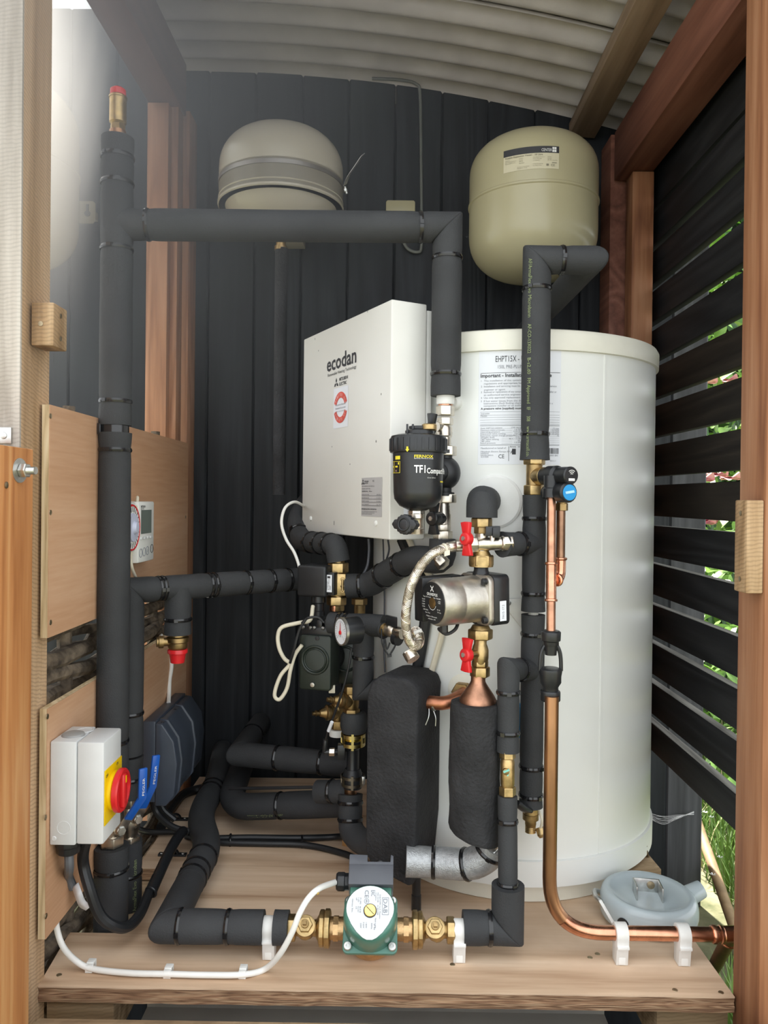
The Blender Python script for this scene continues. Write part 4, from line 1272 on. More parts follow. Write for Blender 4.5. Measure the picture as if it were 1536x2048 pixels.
# --- three short runs at the back left
jp = thing('upper_back_pipe', P(575, 1560, 1.64), 'upper of the two level black-insulated pipes at the back, left of the exchanger', 'pipe')
j1 = P(700, 1530, 1.62); j0 = P(478, 1530, 1.68); j0.z = j1.z
sleeve([j1, j0, P(521, 1446, 1.955)], 0.0258, jp, [0.12, 0.31, 0.78])
kp = thing('lower_back_pipe', P(570, 1645, 1.6), 'lower level black-insulated pipe with upside-down lettering, lying on the floor at the back', 'pipe')
k1 = P(702, 1606, 1.56); k0 = P(480, 1614, 1.63)
ks = sleeve([k1, k0, k0 + V((-0.03, 0.05, 0.0)), V((k0.x - 0.045, 1.955, k0.z + 0.012))], 0.0272, kp, [0.27], smooth=0.03)
kd = (k0 - k1).normalized()
km = along_map(k1, kd, V((0.1, -0.93, -0.36)), 0.0272, 0.001)
letters(MB(), 'AF/ArmaFlex Evo   Microbann   AF-CO-13X022', 0.055, -0.003, 0.0068, km, w=(k0 - k1).length - 0.075).build('sleeve_print', GREENINK, ks, smooth=False)
lpp = thing('stub_pipe', P(662, 1600, 1.50), 'short black-insulated stub with one tie, beside the clipped black joint', 'pipe')
sleeve([P(636, 1583, 1.52), P(700, 1583, 1.49)], 0.0225, lpp, [0.45])
cable('thin_rod_cable', [P(458, 1577, 1.60), P(540, 1576, 1.57), P(640, 1574, 1.54)], 0.0032, RUBBER, 'thin straight black cable between the two level back pipes')
pp = thing('elbow_pipe', P(700, 1690, 1.45), 'black-insulated elbow curving right into the foot of the heat exchanger', 'pipe')
sleeve([P(701, 1588, 1.475), P(700, 1660, 1.46), P(722, 1684, 1.43), P(760, 1690, 1.39)], 0.0235, pp, [0.1, 0.30], smooth=0.03)
MB().tube([P(701, 1560, 1.475), P(701, 1600, 1.475)], 0.012, 14).build('copper_pipe', OLDCOPPER, pp)

# --- pipes meeting at the three-way valve
np_ = thing('box_outlet_pipe', P(677, 1120, 1.50), 'black-insulated pipe looping from the three-way valve up behind the white box', 'pipe')
sleeve([P(677, 1122, 1.50), P(672, 1090, 1.50), P(602, 1082, 1.65), P(593, 1040, 1.72), P(612, 1004, 1.765), P(640, 985, 1.80)], 0.0222, np_, [0.13, 0.24, 0.36, 0.58], smooth=0.028)
mp_p = thing('filter_outlet_pipe', P(890, 1080, 1.33), 'black-insulated pipe slanting from below the filter valve to the three-way valve', 'pipe')
D2x = cD.x - 0.002
sleeve([V((D2x, 1.342, P(890, 1078, 1.342).z)), V((D2x, 1.342, P(890, 1122, 1.342).z)), P(826, 1116, 1.385), P(772, 1147, 1.45), P(740, 1170, 1.49), P(695, 1172, 1.50)], 0.0238, mp_p, [0.47, 0.68, 0.90], smooth=0.02, wob=0.02)
bp2 = thing('cold_branch_pipe', P(728, 1400, 1.42), 'black-insulated tee pipe beside the round dial gauge, turning into the heat exchanger', 'pipe')
o0, o1 = P(660, 1246, 1.46), P(768, 1252, 1.42)
sleeve([o0, o1], 0.0205, bp2, [0.2, 0.32], wob=0.02)
v0_ = o0.lerp(o1, 0.63); v1_ = V((v0_.x, v0_.y, P(728, 1379, v0_.y).z)); v2_ = V((v1_.x + 0.06, v1_.y - 0.005, v1_.z + 0.003))
sleeve([v0_, v1_, v2_], 0.0198, bp2, [0.33])
# silver-painted pipe at the foot of the exchanger
sp = thing('silver_pipe', P(900, 1750, 1.3), 'silver-painted foam pipe curving from the heat exchanger foot to the black cylinder', 'pipe')
q0, q1, q2, q3, q4 = P(812, 1722, 1.30), P(880, 1725, 1.30), P(940, 1730, 1.28), P(975, 1712, 1.27), P(988, 1690, 1.265)
sleeve([q0, q1, q2, q3, q4], 0.0255, sp, [0.28, 0.62, 0.92], smooth=0.05, m=SILVERFOAM, pinch=0.04)

# ------------------------------------------------------------------ copper
cp = thing('copper_discharge_pipe', P(1240, 1880, 1.19), 'bare copper pipe down from the black tundish, bending right to the post', 'pipe')
dC = 1.19; rC = 0.0108
xc = P(1101, 1600, dC).x
zc_ = P(1240, 1866, dC).z
pts = rounded([V((xc, dC, P(1101, 1392, dC).z)), V((xc, dC, zc_)), V((P(1428, 1866, dC).x, dC, zc_))], 0.085, 14)
b = MB().tube(pts[:9], rC, 20); b.build('upright_tube', OLDCOPPER, cp)
MB().tube(pts[8:], rC, 20).build('level_tube', COPPER, cp)
te = P(1447, 1866, dC); te.z = zc_
b = MB(); b.lathe([(0.0128, 0), (0.0136, 0.002), (0.0136, 0.006), (0.0122, 0.007), (0.0122, 0.0115), (0.0136, 0.0125), (0.0136, 0.016), (0.0125, 0.018)], te + V((-0.018, 0, 0)), (1, 0, 0), 22)
b.tube([te + V((-0.002, 0, 0)), te + V((0.05, 0, 0.002))], 0.0125, 20)
b.build('copper_tee', COPPER, cp)
dn = P(1428, 1935, 1.33)
e0 = te + V((0.012, 0.0, 0)); dd = (dn - e0).normalized()
b = MB(); b.lathe([(0.0125, 0), (0.0125, 0.022), (0.0138, 0.0235), (0.0138, 0.028), (0.0125, 0.030)], e0, dd, 22); b.build('copper_elbow', COPPER, cp)
MB().tube([e0 + dd * 0.02, e0 + dd * 0.26], rC, 18).build('drain_tube', OLDCOPPER, cp)
# white nylon pipe clips
def pipe_clip(px, py_foot, z, d, r, label, lean=0.0):
    x = P(px, 1866, d).x
    t = thing('pipe_clip', V((x, d, 0)), label, 'pipe clip', 'white nylon pipe clips on the platform')
    w = 0.0185
    b = MB()
    o_ = []
    n = 14
    for i in range(n + 1):
        a = PI * (1.12 - 1.24 * i / n); o_.append((math.cos(a) * (r + 0.005), math.sin(a) * (r + 0.005) + z))
    o_ += [(r + 0.004, z - 0.012), (r + 0.0065, z - 0.013), (r + 0.0065, z - 0.017), (r + 0.002, z - 0.018)]
    o_ += [(r * 0.9, 0.0005), (-r * 0.9, 0.0005), (-r * 0.98, z * 0.5)]
    b.prism(o_, (x - w / 2, d, 0), (0, -1, 0), (0, 0, 1), (1, 0, 0), w)
    b.build('clip_body', NYLON, t, bevel=0.0008)
    b = MB(); b.box(x - w * 0.28, x + w * 0.28, d - r * 0.9 - 0.0015, d - r * 0.85, 0.002, z * 0.42)
    b.build('screw_channel', WHITEP, t, bevel=0.0004)
    return t
pipe_clip(1241, 1930, zc_, dC, rC, 'white nylon clip on the copper pipe, just right of its bend')
pipe_clip(1365, 1930, zc_, dC, rC, 'white nylon clip on the copper pipe, nearest the right post')
pipe_clip(539, 1920, pz, 1.19, 0.0118, 'white nylon clip left of the green pump between two foam sleeves')
pipe_clip(918, 1930, pz, 1.19, 0.0118, 'white nylon clip right of the green pump beside the brass nut')

# copper elbow between exchanger and tank boss
ce = thing('copper_elbow_pipe', P(880, 1420, 1.33), 'copper elbow from the top of the heat exchanger back to the tank', 'pipe')
bp_t = tank_pt(928, 1382)
pts = rounded([P(832, 1402, 1.345), P(893, 1408, 1.325), bp_t + V((-0.004, -0.028, 0)), bp_t + V((0.004, 0.006, 0.0))], 0.022, 8)
MB().tube(pts, 0.0118, 20).build('copper_tube', mat('dull_copper', (0.5, 0.21, 0.12), 0.38, 1.0, vary=0.35, scale=40), ce)
b = MB(); b.torus(P(868, 1407, 1.335), (1, -0.2, 0), 0.0118, 0.0016, 22, 6, 2.2); b.build('solder_ring', STEEL, ce)
n_ = V((bp_t.x - TC.x, bp_t.y - TC.y, 0)).normalized()
b = MB(); hexnut(b, bp_t + n_ * 0.010, n_, 0.0185, 0.016); b.build('hex_nut', OLDBRASS, ce)
# ================================================================== valves, pumps and fittings
def wings(mb, c, axis, long, L, w, th, hub):
    """butterfly handle: a hub and two blades"""
    a, l = V(axis).normalized(), V(long).normalized()
    s = a.cross(l)
    mb.lathe([(hub, -th), (hub, th * 1.1), (hub * 0.86, th * 1.5)], c, a, 20)
    for k in (-1, 1):
        pts = [(hub * 0.5, -w * 0.36), (L * 0.5, -w * 0.42), (L, -w * 0.58), (L * 1.03, 0), (L, w * 0.58), (L * 0.5, w * 0.42), (hub * 0.5, w * 0.36)]
        mb.prism(pts, V(c) - a * th * 0.7, l * k, s * k, a, th * 1.5)
    return mb

# --- brass air vent on top of the riser
vt = A(277); 
av = thing('air_vent', vt, 'brass air vent with a red cap, on top of the tall riser pipe', 'vent')
h = (A(185).z - A(277).z)
MB().lathe([(0.0125, 0), (0.0125, h * 0.05), (0.0095, h * 0.06), (0.0095, h * 0.14)], vt, (0, 0, 1), 24).build('nickel_collar', NICKEL, av)
b = MB(); hexnut(b, vt + V((0, 0, h * 0.22)), (0, 0, 1), 0.0125, h * 0.16); b.build('hex_nut', BRASS, av)
MB().lathe([(0.011, h * 0.3), (0.0138, h * 0.34), (0.0138, h * 0.86), (0.0148, h * 0.865), (0.0148, h * 0.9), (0.0125, h * 0.93)], vt, (0, 0, 1), 28).build('vent_body', BRASS, av)
MB().lathe([(0.012, h * 0.93), (0.0128, h * 0.95), (0.0128, h * 1.05), (0.009, h * 1.09)], vt, (0, 0, 1), 24).build('red_cap', RED, av)

# --- relief valve hanging from the branch
pv = S1.copy()
pr_ = thing('relief_valve', V((pv.x, pv.y, P(355, 1325, pv.y).z)), 'brass relief valve with a red cap, hanging below the insulated branch on the left', 'valve')
z1, z2, z3 = pv.z, P(355, 1298, pv.y).z, P(357, 1325, pv.y).z
b = MB(); b.lathe([(0.0165, 0.006), (0.0165, -0.004), (0.0205, -0.006), (0.0205, -0.014), (0.0175, -0.016), (0.0175, z2 - z1 + 0.004), (0.015, z2 - z1)], pv, (0, 0, 1), 28)
b.build('valve_body', OLDBRASS, pr_)
b = MB(); b.lathe([(0.008, 0.01), (0.008, 0.026), (0.0115, 0.026), (0.0115, 0.034), (0.009, 0.035), (0.009, 0.038)], V((pv.x, pv.y, (z1 + z2) / 2)), (-0.9, -0.35, 0.02), 20); b.build('side_outlet', OLDBRASS, pr_)
MB().lathe([(0.0175, 0.0), (0.0185, -0.002), (0.0185, -0.007), (0.0155, -0.008), (0.0125, z3 - z2), (0.008, z3 - z2 - 0.001)], V((pv.x, pv.y, z2)), (0, 0, 1), 18).build('red_cap', RED, pr_)

# --- safety valve group on the hot outlet
e0 = V((xE, dE, 0))
zt1, zt2, zt3 = E(920).z, E(955).z, E(990).z
sv = thing('safety_valve', V((xE, dE, zt3)), 'brass tee with black safety caps, one with a blue face, on the hot outlet pipe', 'valve')
sx = -0.003
ec = V((xE + sx * 0.4, dE - 0.004, 0))
b = MB(); hexnut(b, ec + V((0, 0, zt1 - 0.002)), (0, 0, 1), 0.0185, 0.013); b.build('hex_nut', BRASS, sv, bevel=0.0006)
MB().lathe([(0.0135, zt3 - 0.002), (0.0135, zt1 - 0.006)], ec, (0, 0, 1), 24).build('tee_body', OLDBRASS, sv)
b = MB(); hexnut(b, ec + V((0, 0, zt3 + 0.008)), (0, 0, 1), 0.0175, 0.017); b.build('hex_nut', BRASS, sv, bevel=0.0006)
cap1, cap2 = P(1143, 951, 1.205), P(1139, 985, 1.205)
oc = V((ec.x, ec.y, P(1072, 953, dE).z))
ax1 = (cap1 - oc).normalized()
L1 = (cap1 - oc).length
MB().lathe([(0.0125, 0.006), (0.0148, 0.016), (0.0148, 0.028), (0.0135, 0.030)], oc, ax1, 24).build('side_branch', BRASS, sv)
MB().lathe([(0.0145, 0.027), (0.0145, 0.040), (0.0165, 0.042), (0.0165, 0.062), (0.0125, 0.066), (0.0125, 0.07)], oc, ax1, 28).build('valve_bonnet', BLACKP, sv)
b = MB(); b.lathe([(0.0125, 0.066), (0.0142, 0.069), (0.0142, L1 - 0.002), (0.0128, L1)], oc, ax1, 30); k1_ = b.build('black_cap', BLACKP, sv)
x1_, y1_, _ = frame_for(ax1)
if y1_.z < 0: y1_ = -y1_; x1_ = -x1_
CM = plane_map(cap1, x1_, y1_, 0.0008)
if x1_.cross(y1_).dot(ax1) < 0: CM = plane_map(cap1, -x1_, y1_, 0.0008)
b = MB(); patch(b, -0.006, 0.006, -0.0085, -0.0045, CM)
def arcm(b, M, cu, cv, r0, r1, a0, a1, n=12):
    vs = []
    for i in range(n + 1):
        a = math.radians(a0 + (a1 - a0) * i / n)
        vs += [M(cu + r0 * math.cos(a), cv + r0 * math.sin(a)), M(cu + r1 * math.cos(a), cv + r1 * math.sin(a))]
    b.add(vs, [(2 * i, 2 * i + 2, 2 * i + 3, 2 * i + 1) for i in range(n)])
for r in (0.0028, 0.0055, 0.0082): arcm(b, CM, 0, -0.0005, r, r + 0.0011, 50, 130)
b.build('cap_symbol', WHITEINK, k1_, smooth=False)
# outlet of the safety valve, down to the copper tube
c1 = P(1103, 990, 1.235)
o1_ = oc + ax1 * 0.05
b = MB(); b.tube([V((c1.x, c1.y, o1_.z)), c1 + V((0, 0, 0.006))], 0.0125, 22); b.lathe([(0.0142, 0), (0.0142, 0.014), (0.0125, 0.016)], c1 + V((0, 0, -0.004)), (0, 0, 1), 22)
b.build('outlet', BLACKP, sv)
# lower cap with the blue face
ob2 = P(1092, 985, 1.262)
ax2 = (cap2 - ob2).normalized(); L2 = (cap2 - ob2).length
b = MB(); b.lathe([(0.011, 0.0), (0.011, 0.012), (0.0155, 0.016), (0.0155, 0.02)], ob2, ax2, 24)
for i in range(20):
    pass
b.lathe([(0.0150, L2 - 0.024), (0.0162, L2 - 0.022), (0.0162, L2 - 0.003), (0.0140, L2)], ob2, ax2, 20); kk = b.build('ribbed_cap', BLACKP, sv)
b = MB(); b.lathe([(0.0128, L2 - 0.002), (0.0124, L2 + 0.0008)], ob2, ax2, 30); bf = b.build('blue_disc', BLUECAP, kk)
x2_, y2_, _ = frame_for(ax2)
if y2_.z < 0: y2_ = -y2_; x2_ = -x2_
M2_ = plane_map(ob2 + ax2 * (L2 + 0.0008), x2_ if x2_.cross(y2_).dot(ax2) > 0 else -x2_, y2_, 0.0006)
b = MB(); patch(b, -0.008, 0.0085, -0.0013, 0.0025, lambda u, v: M2_(u - v * 0.4, v + u * 0.15)); b.build('disc_mark', mat('pale_blue_ink', (0.4, 0.65, 0.85), 0.5), bf, smooth=False)
c2 = P(1124, 1000, 1.245)
b = MB(); b.tube([c2 + V((0, 0, 0.012)), c2 + V((0, 0, -0.006))], 0.0085, 18); hexnut(b, P(1124, 1014, 1.245), (0, 0, 1), 0.0098, 0.012); b.build('lower_nut', OLDBRASS, sv)

# --- copper tubes and tundish
td = thing('tundish', P(1103, 1400, 1.2), 'black plastic tundish with an open window, between the thin and thick copper pipes', 'tundish')
tt = V((xc, dC + 0.012, 0))
zz = lambda py: P(1103, py, 1.2).z
b = MB(); b.lathe([(0.0125, zz(1290)), (0.0125, zz(1283)), (0.0150, zz(1281)), (0.0155, zz(1264)), (0.0125, zz(1261))], tt, (0, 0, 1), 20); b.build('top_nut', BLACKP, td, bevel=0.0004)
b = MB(); b.lathe([(0.009, zz(1310)), (0.0105, zz(1290)), (0.0115, zz(1284))], tt, (0, 0, 1), 20); b.build('drip_nozzle', BLACKP, td)
b = MB()
for sx_ in (-1, 1):
    b.tube(bezier([tt + V((sx_ * 0.008, 0, zz(1288))), tt + V((sx_ * 0.0135, 0, zz(1302))), tt + V((sx_ * 0.0158, 0, zz(1318))), tt + V((sx_ * 0.0165, 0, zz(1342)))], 5), 0.0032, 8)
b.build('side_arms', BLACKP, td)
MB().lathe([(0.013, zz(1336)), (0.0175, zz(1338)), (0.0180, zz(1343)), (0.0168, zz(1352)), (0.0168, zz(1365)), (0.0125, zz(1374)), (0.0125, zz(1383))], tt, (0, 0, 1), 24).build('funnel', BLACKP, td)
b = MB(); b.lathe([(0.0150, zz(1402)), (0.0158, zz(1400)), (0.0158, zz(1384)), (0.0145, zz(1381))], tt, (0, 0, 1), 20); b.build('bottom_nut', BLACKP, td, bevel=0.0004)
tp = thing('thin_copper_pipe', P(1103, 1262, 1.2), 'thin copper pipe from the safety valve to the tundish, joined by a second tube', 'pipe')
r15 = 0.0072
ca_, cb_ = c1 + V((0, 0, 0.0)), V((tt.x, tt.y, zz(1275)))
axc = (cb_ - ca_).normalized()
MB().tube([ca_, cb_], r15, 18).build('copper_tube', mat('dulled_copper', (0.5, 0.26, 0.16), 0.32, 1.0, vary=0.3, scale=40), tp)
def ring_tee(py0, py1):
    f = lambda py: ca_ + axc * ((P(1103, py, 1.22).z - ca_.z) / axc.z)
    b = MB(); a_, c_ = f(py0), f(py1)
    L_ = (c_ - a_).length
    b.lathe([(r15 + 0.0006, 0), (r15 + 0.0028, 0.001), (r15 + 0.0028, 0.004), (r15 + 0.001, 0.005), (r15 + 0.001, L_ - 0.005), (r15 + 0.0028, L_ - 0.004), (r15 + 0.0028, L_ - 0.001), (r15 + 0.0006, L_)], a_, axc, 22)
    return b, a_, c_
b, a_, c_ = ring_tee(1124, 1202); b.build('press_tee', COPPER, tp)
q_ = P(1122, 1020, 1.245)
q2_ = P(1121, 1120, 1.24); mid_ = ca_ + axc * ((P(1103, 1160, 1.22).z - ca_.z) / axc.z)
MB().tube([q_, q2_], r15, 18).build('copper_tube', mat('brown_copper', (0.27, 0.155, 0.095), 0.38, 1.0, vary=0.3, scale=40), tp)
b = MB(); b.tube(rounded([q2_ + V((0, 0, 0.004)), V((q2_.x, q2_.y, mid_.z)), mid_], 0.014, 7), r15 + 0.0014, 18)
b.torus(q2_ + V((0, 0, 0.002)), (0, 0, 1), r15 + 0.001, 0.0026, 22, 8); b.torus(V((mid_.x + 0.011, mid_.y + 0.008, mid_.z)), (mid_ - V((q2_.x, q2_.y, mid_.z))), r15 + 0.001, 0.0026, 22, 8)
b.build('press_elbow', COPPER, tp)

# --- magnetic filter with its valves under the flow pipe
fx, fy = cD.x, cD.y
def FV(py): return V((fx - 0.002 * (py - 800) / 280.0, fy, P(893, py, fy).z))
mv = thing('filter_valve_stack', FV(1080), 'nickel valve column under the flow pipe, behind the black filter', 'valve')
b = MB(); hexnut(b, FV(822), (0, 0, 1), 0.0165, 0.0175); b.build('hex_nut', NICKEL, mv, bevel=0.0006)
b = MB(); hexnut(b, FV(843), (0, 0, 1), 0.0145, 0.013); b.build('hex_nut', NICKEL, mv, bevel=0.0006)
zf = lambda a: FV(a).z - FV(1080).z
o_ = FV(1080)
MB().lathe([(0.012, zf(897)), (0.0125, zf(875)), (0.0145, zf(872)), (0.0145, zf(856)), (0.0125, zf(852))], o_, (0, 0, 1), 24).build('upper_valve_body', NICKEL, mv)
b = MB(); hexnut(b, FV(902) + V((0.004, 0, 0)), (0, 0, 1), 0.0175, 0.017); b.build('hex_nut', NICKEL, mv, bevel=0.0006)
b = MB(); hexnut(b, FV(997) + V((0.005, 0, 0)), (0, 0, 1), 0.0175, 0.016); b.build('hex_nut', NICKEL, mv, bevel=0.0006)
MB().lathe([(0.0105, zf(1052)), (0.0140, zf(1048)), (0.0140, zf(1030)), (0.0125, zf(1026)), (0.011, zf(1004))], o_, (0, 0, 1), 24).build('lower_valve_body', NICKEL, mv)
b = MB(); hexnut(b, FV(1054), (0, 0, 1), 0.0140, 0.012); b.build('hex_nut', NICKEL, mv, bevel=0.0006)
b = MB(); hexnut(b, FV(1071), (0, 0, 1), 0.0172, 0.0165); b.build('hex_nut', NICKEL, mv, bevel=0.0006)
b = MB(); b.lathe([(0.008, 0.0), (0.008, 0.02)], FV(855) , (-0.75, -0.66, 0), 16); b.build('valve_stem', NICKEL, mv)
ua_ = P(863, 858, fy - 0.028)
b = MB(); wings(b, ua_, (-0.8, -0.55, 0.1), (0.05, -0.1, 1), 0.026, 0.019, 0.005, 0.009); b.build('black_handle', BLACKP, mv, bevel=0.0012)
la_ = P(868, 1037, fy - 0.026)
b = MB(); wings(b, la_, (-0.62, -0.78, 0), (0.0, 0.0, 1), 0.027, 0.017, 0.006, 0.0125); hd = b.build('black_handle', BLACKP, mv, bevel=0.0012)
b = MB(); b.lathe([(0.0045, 0.008), (0.004, 0.0115)], la_, (-0.62, -0.78, 0), 6); b.build('handle_screw', STEEL, hd)
b = MB(); b.lathe([(0.012, 0.0), (0.012, 0.02), (0.009, 0.022)], FV(1037), (-0.62, -0.78, 0), 18); b.build('handle_hub', BLACKP, mv)

mf = thing('magnetic_filter', P(836, 1020, 1.262), 'black magnetic filter pot with white and yellow lettering, before the white box', 'filter')
mfc = P(836, 950, 1.262)
o_ = V((mfc.x, mfc.y, 0)); Z = lambda py: P(836, py, 1.262).z
MB().lathe([(0.003, Z(1022)), (0.014, Z(1021)), (0.030, Z(1012)), (0.0385, Z(998)), (0.0400, Z(985)), (0.0420, Z(900)), (0.0420, Z(890))], o_, (0, 0, 1), 48).build('filter_pot', BLACKP, mf, angle=50)
pot_r = lambda z: 0.0415
MB().lathe([(0.0425, Z(907)), (0.0462, Z(906)), (0.0468, Z(903)), (0.0468, Z(880)), (0.0445, Z(873)), (0.036, Z(870)), (0.005, Z(869))], o_, (0, 0, 1), 56).build('screw_lid', BLACKP, mf, angle=50)
for i in range(26):
    a_ = 2 * PI * i / 26
    d_ = V((math.cos(a_), math.sin(a_), 0))
    b = MB(); b.obox(o_ + d_ * 0.0466 + V((0, 0, (Z(903) + Z(878)) / 2)), d_, V((-d_.y, d_.x, 0)), (0, 0, 1), 0.0022, 0.0034, Z(880) - Z(904)); b.build('grip_rib', BLACKP, mf, smooth=False)
b = MB(); b.lathe([(0.024, Z(870)), (0.024, Z(862)), (0.018, Z(858)), (0.018, Z(853))], o_ + V((0.002, 0, 0)), (0, 0, 1), 20); b.build('vent_collar', BLACKP, mf)
b = MB(); b.lathe([(0.0108, Z(862)), (0.0122, Z(860)), (0.0122, Z(851)), (0.010, Z(849))], o_ + V((0.017, -0.012, 0)), (0, 0, 1), 20); b.build('brass_ring', BRASS, mf)
for dx_ in (-0.019, -0.010):
    b = MB(); b.box(o_.x + dx_ - 0.0015, o_.x + dx_ + 0.002, o_.y - 0.016, o_.y - 0.010, Z(870), Z(850)); b.build('lug', BLACKP, mf, bevel=0.0005)
# ball-shaped body joining filter and valves
bc = FV(946) + V((0.002, 0, 0))
b = MB(); b.ball(bc, 0.0268, 28, 18, (1, 1, 1.08)); b.lathe([(0.0165, -0.040), (0.0165, -0.034), (0.0115, -0.033), (0.012, 0.033), (0.0165, 0.034), (0.0165, 0.040)], bc, (0, 0, 1), 24)
b.build('connection_body', RUBBER, mf, angle=50)
b = MB(); b.tube([bc, V((o_.x, o_.y, bc.z))], 0.017, 20); b.build('cross_neck', RUBBER, mf)
# print on the pot
PM = lambda lift: cyl_map(o_, (0, 0, 1), V((0, -1, 0)), 0.0421, lift)
pm = PM(0.0008)
def potU(px): 
    s = (px - 835.5) / 1540.0 * 1.262 * 0.985
    return math.asin(max(-0.98, min(0.98, s / 0.0421))) * 0.0421
wl = MB(); letters(wl, 'TF1', potU(826), Z(947), 0.0118, pm, w=potU(848) - potU(826), bold=True)
letters(wl, 'Compact', potU(850.5), Z(948), 0.0085, pm, w=potU(882) - potU(850.5), bold=True)
letters(wl, 'Filter', potU(882.5), Z(948), 0.0085, pm, w=0.02, bold=True)
letters(wl, 'REMOVES, PROTECTS, FILTERS', potU(826), Z(920.5), 0.0016, pm, w=potU(863) - potU(826))
letters(wl, '22 mm / 28 mm', potU(852), Z(957.5), 0.0016, pm, w=potU(868) - potU(852))
wl.build('white_lettering', WHITEINK, mf, smooth=False)
yl = MB(); letters(yl, 'FERNOX', potU(826), Z(918), 0.0045, pm, w=potU(863) - potU(826), bold=True)
patch(yl, potU(790), potU(799), Z(921), Z(914), pm, 2, 1)
for a0, a1, b0, b1 in ((784, 799, 925, 924.3), (784, 799, 947.5, 946.8), (798.3, 799, 947, 925), (787.5, 788, 947, 925)): patch(yl, potU(a0), potU(a1), Z(b0), Z(b1), pm, 2, 1)
patch(yl, potU(790), potU(794.5), Z(936.5), Z(933.5), pm); patch(yl, potU(785.5), potU(787), Z(936.5), Z(933.5), pm)
patch(yl, potU(795), potU(797), Z(931), Z(926.5), pm)
patch(yl, potU(878), potU(884), Z(965), Z(962.5), pm, 2, 1)
pa = cyl_map(o_, (0, 0, 1), V((0, -1, 0)), 0.0421, 0.0014)
yl.add([pa(potU(809.5), Z(898)), pa(potU(813.5), Z(898)), pa(potU(813.5), Z(902)), pa(potU(815.5), Z(902)), pa(potU(811.5), Z(907.5)), pa(potU(807.5), Z(902)), pa(potU(809.5), Z(902))], [])
yl.build('yellow_lettering', YELLOWINK, mf, smooth=False)
ya = MB(); pl_ = cyl_map(o_, (0, 0, 1), V((0, -1, 0)), 0.0495, 0.0)
uL = lambda px: (px - 835.5) / 1540 * 1.25
ya.add([pl_(uL(809.5), Z(897)), pl_(uL(813.5), Z(897)), pl_(uL(813.5), Z(902)), pl_(uL(815.8), Z(902)), pl_(uL(811.5), Z(907.5)), pl_(uL(807.2), Z(902)), pl_(uL(809.5), Z(902))], [(0, 1, 2, 6), (3, 4, 5)])
ya.build('yellow_arrow', YELLOWINK, mf, smooth=False)
rk = MB(); letters(rk, 'x', potU(790.5), Z(944.5), 0.0038, pm, w=0.003, bold=True); rk.build('red_mark', PINKINK, mf, smooth=False)
# drain valve at the foot of the filter
dv = V((o_.x - 0.002, o_.y, 0)); 
b = MB(); hexnut(b, dv + V((0, 0, Z(1026))), (0, 0, 1), 0.0128, 0.009); b.lathe([(0.0122, Z(1037)), (0.0128, Z(1036)), (0.0128, Z(1028)), (0.0122, Z(1027))], dv, (0, 0, 1), 24); b.build('drain_union', NICKEL, mf)
MB().lathe([(0.0105, Z(1060)), (0.0110, Z(1040)), (0.0122, Z(1037))], dv, (0, 0, 1), 24).build('drain_valve_body', NICKEL, mf)
pr = []
for i in range(5): pr += [(0.0126, Z(1068) + i * 0.0021), (0.0114, Z(1068) + i * 0.0021 + 0.001)]
MB().lathe(pr, dv, (0, 0, 1), 24).build('threaded_end', NICKEL, mf)
kc = P(812, 1049, 1.228); kax = V((-0.52, -0.85, 0.06)).normalized()
b = MB(); kx, ky, kz = frame_for(kax)
pts = []
for i in range(60):
    a_ = 2 * PI * i / 60
    rr_ = 0.0158 + 0.0007 * math.cos(16 * a_) + 0.006 * max(0, abs(math.cos(a_)) - 0.86) / 0.14
    pts.append((rr_ * math.cos(a_), rr_ * math.sin(a_)))
b.prism(pts, kc - kz * 0.006, kx, ky, kz, 0.013)
kn = b.build('star_knob', BLACKP, mf, bevel=0.0012)
b = MB(); b.torus(kc + kz * 0.0075, kz, 0.0098, 0.0014, 28, 8); b.build('knob_rim', BLACKP, kn)
b = MB(); b.tube([kc, V((dv.x, dv.y, kc.z - 0.0))], 0.007, 16); b.build('knob_stem', BLACKP, mf)

# --- cap elbow and brass group above the silver pump
px0, dP = 963, 1.255
xP = P(963, 1080, dP).x
def G(py): return V((xP, dP, P(963, py, dP).z))
ecap = thing('insulated_elbow', G(1035), 'short black foam elbow from the white boss down to the brass nut', 'pipe')
bs = tank_pt(975, 1003)
cz = G(1002).z
sleeve([G(1035), V((xP, dP, cz)), V((bs.x - 0.004, bs.y - 0.012, cz))], 0.0255, ecap, [], smooth=0.019, wob=0.0, pinch=0)
fg = thing('filling_valve', G(1130), 'nickel filling valve with a red handle and brass nuts, above the silver pump', 'valve')
b = MB(); hexnut(b, G(1045), (0, 0, 1), 0.0172, 0.0155); b.build('hex_nut', BRASS, fg, bevel=0.0006)
b = MB(); hexnut(b, G(1060), (0, 0, 1), 0.0125, 0.012); b.build('hex_nut', OLDBRASS, fg, bevel=0.0006)
MB().lathe([(0.0105, G(1105).z), (0.0105, G(1062).z)], V((xP, dP, 0)), (0, 0, 1), 20).build('upright_tube', NICKEL, fg)
b = MB(); b.lathe([(0.0195, G(1133).z), (0.0195, G(1113).z), (0.015, G(1108).z), (0.012, G(1101).z)], V((xP, dP, 0)), (0, 0, 1), 24, caps=True)
b.build('union_cone', BRASS, fg)
b = MB(); hexnut(b, G(1121), (0, 0, 1), 0.0205, 0.0185); b.build('union_nut', BRASS, fg, bevel=0.0008)
hA, hB = P(912, 1091, 1.245), P(1024, 1086, 1.25)
hx = (hB - hA).normalized(); hL = (hB - hA).length
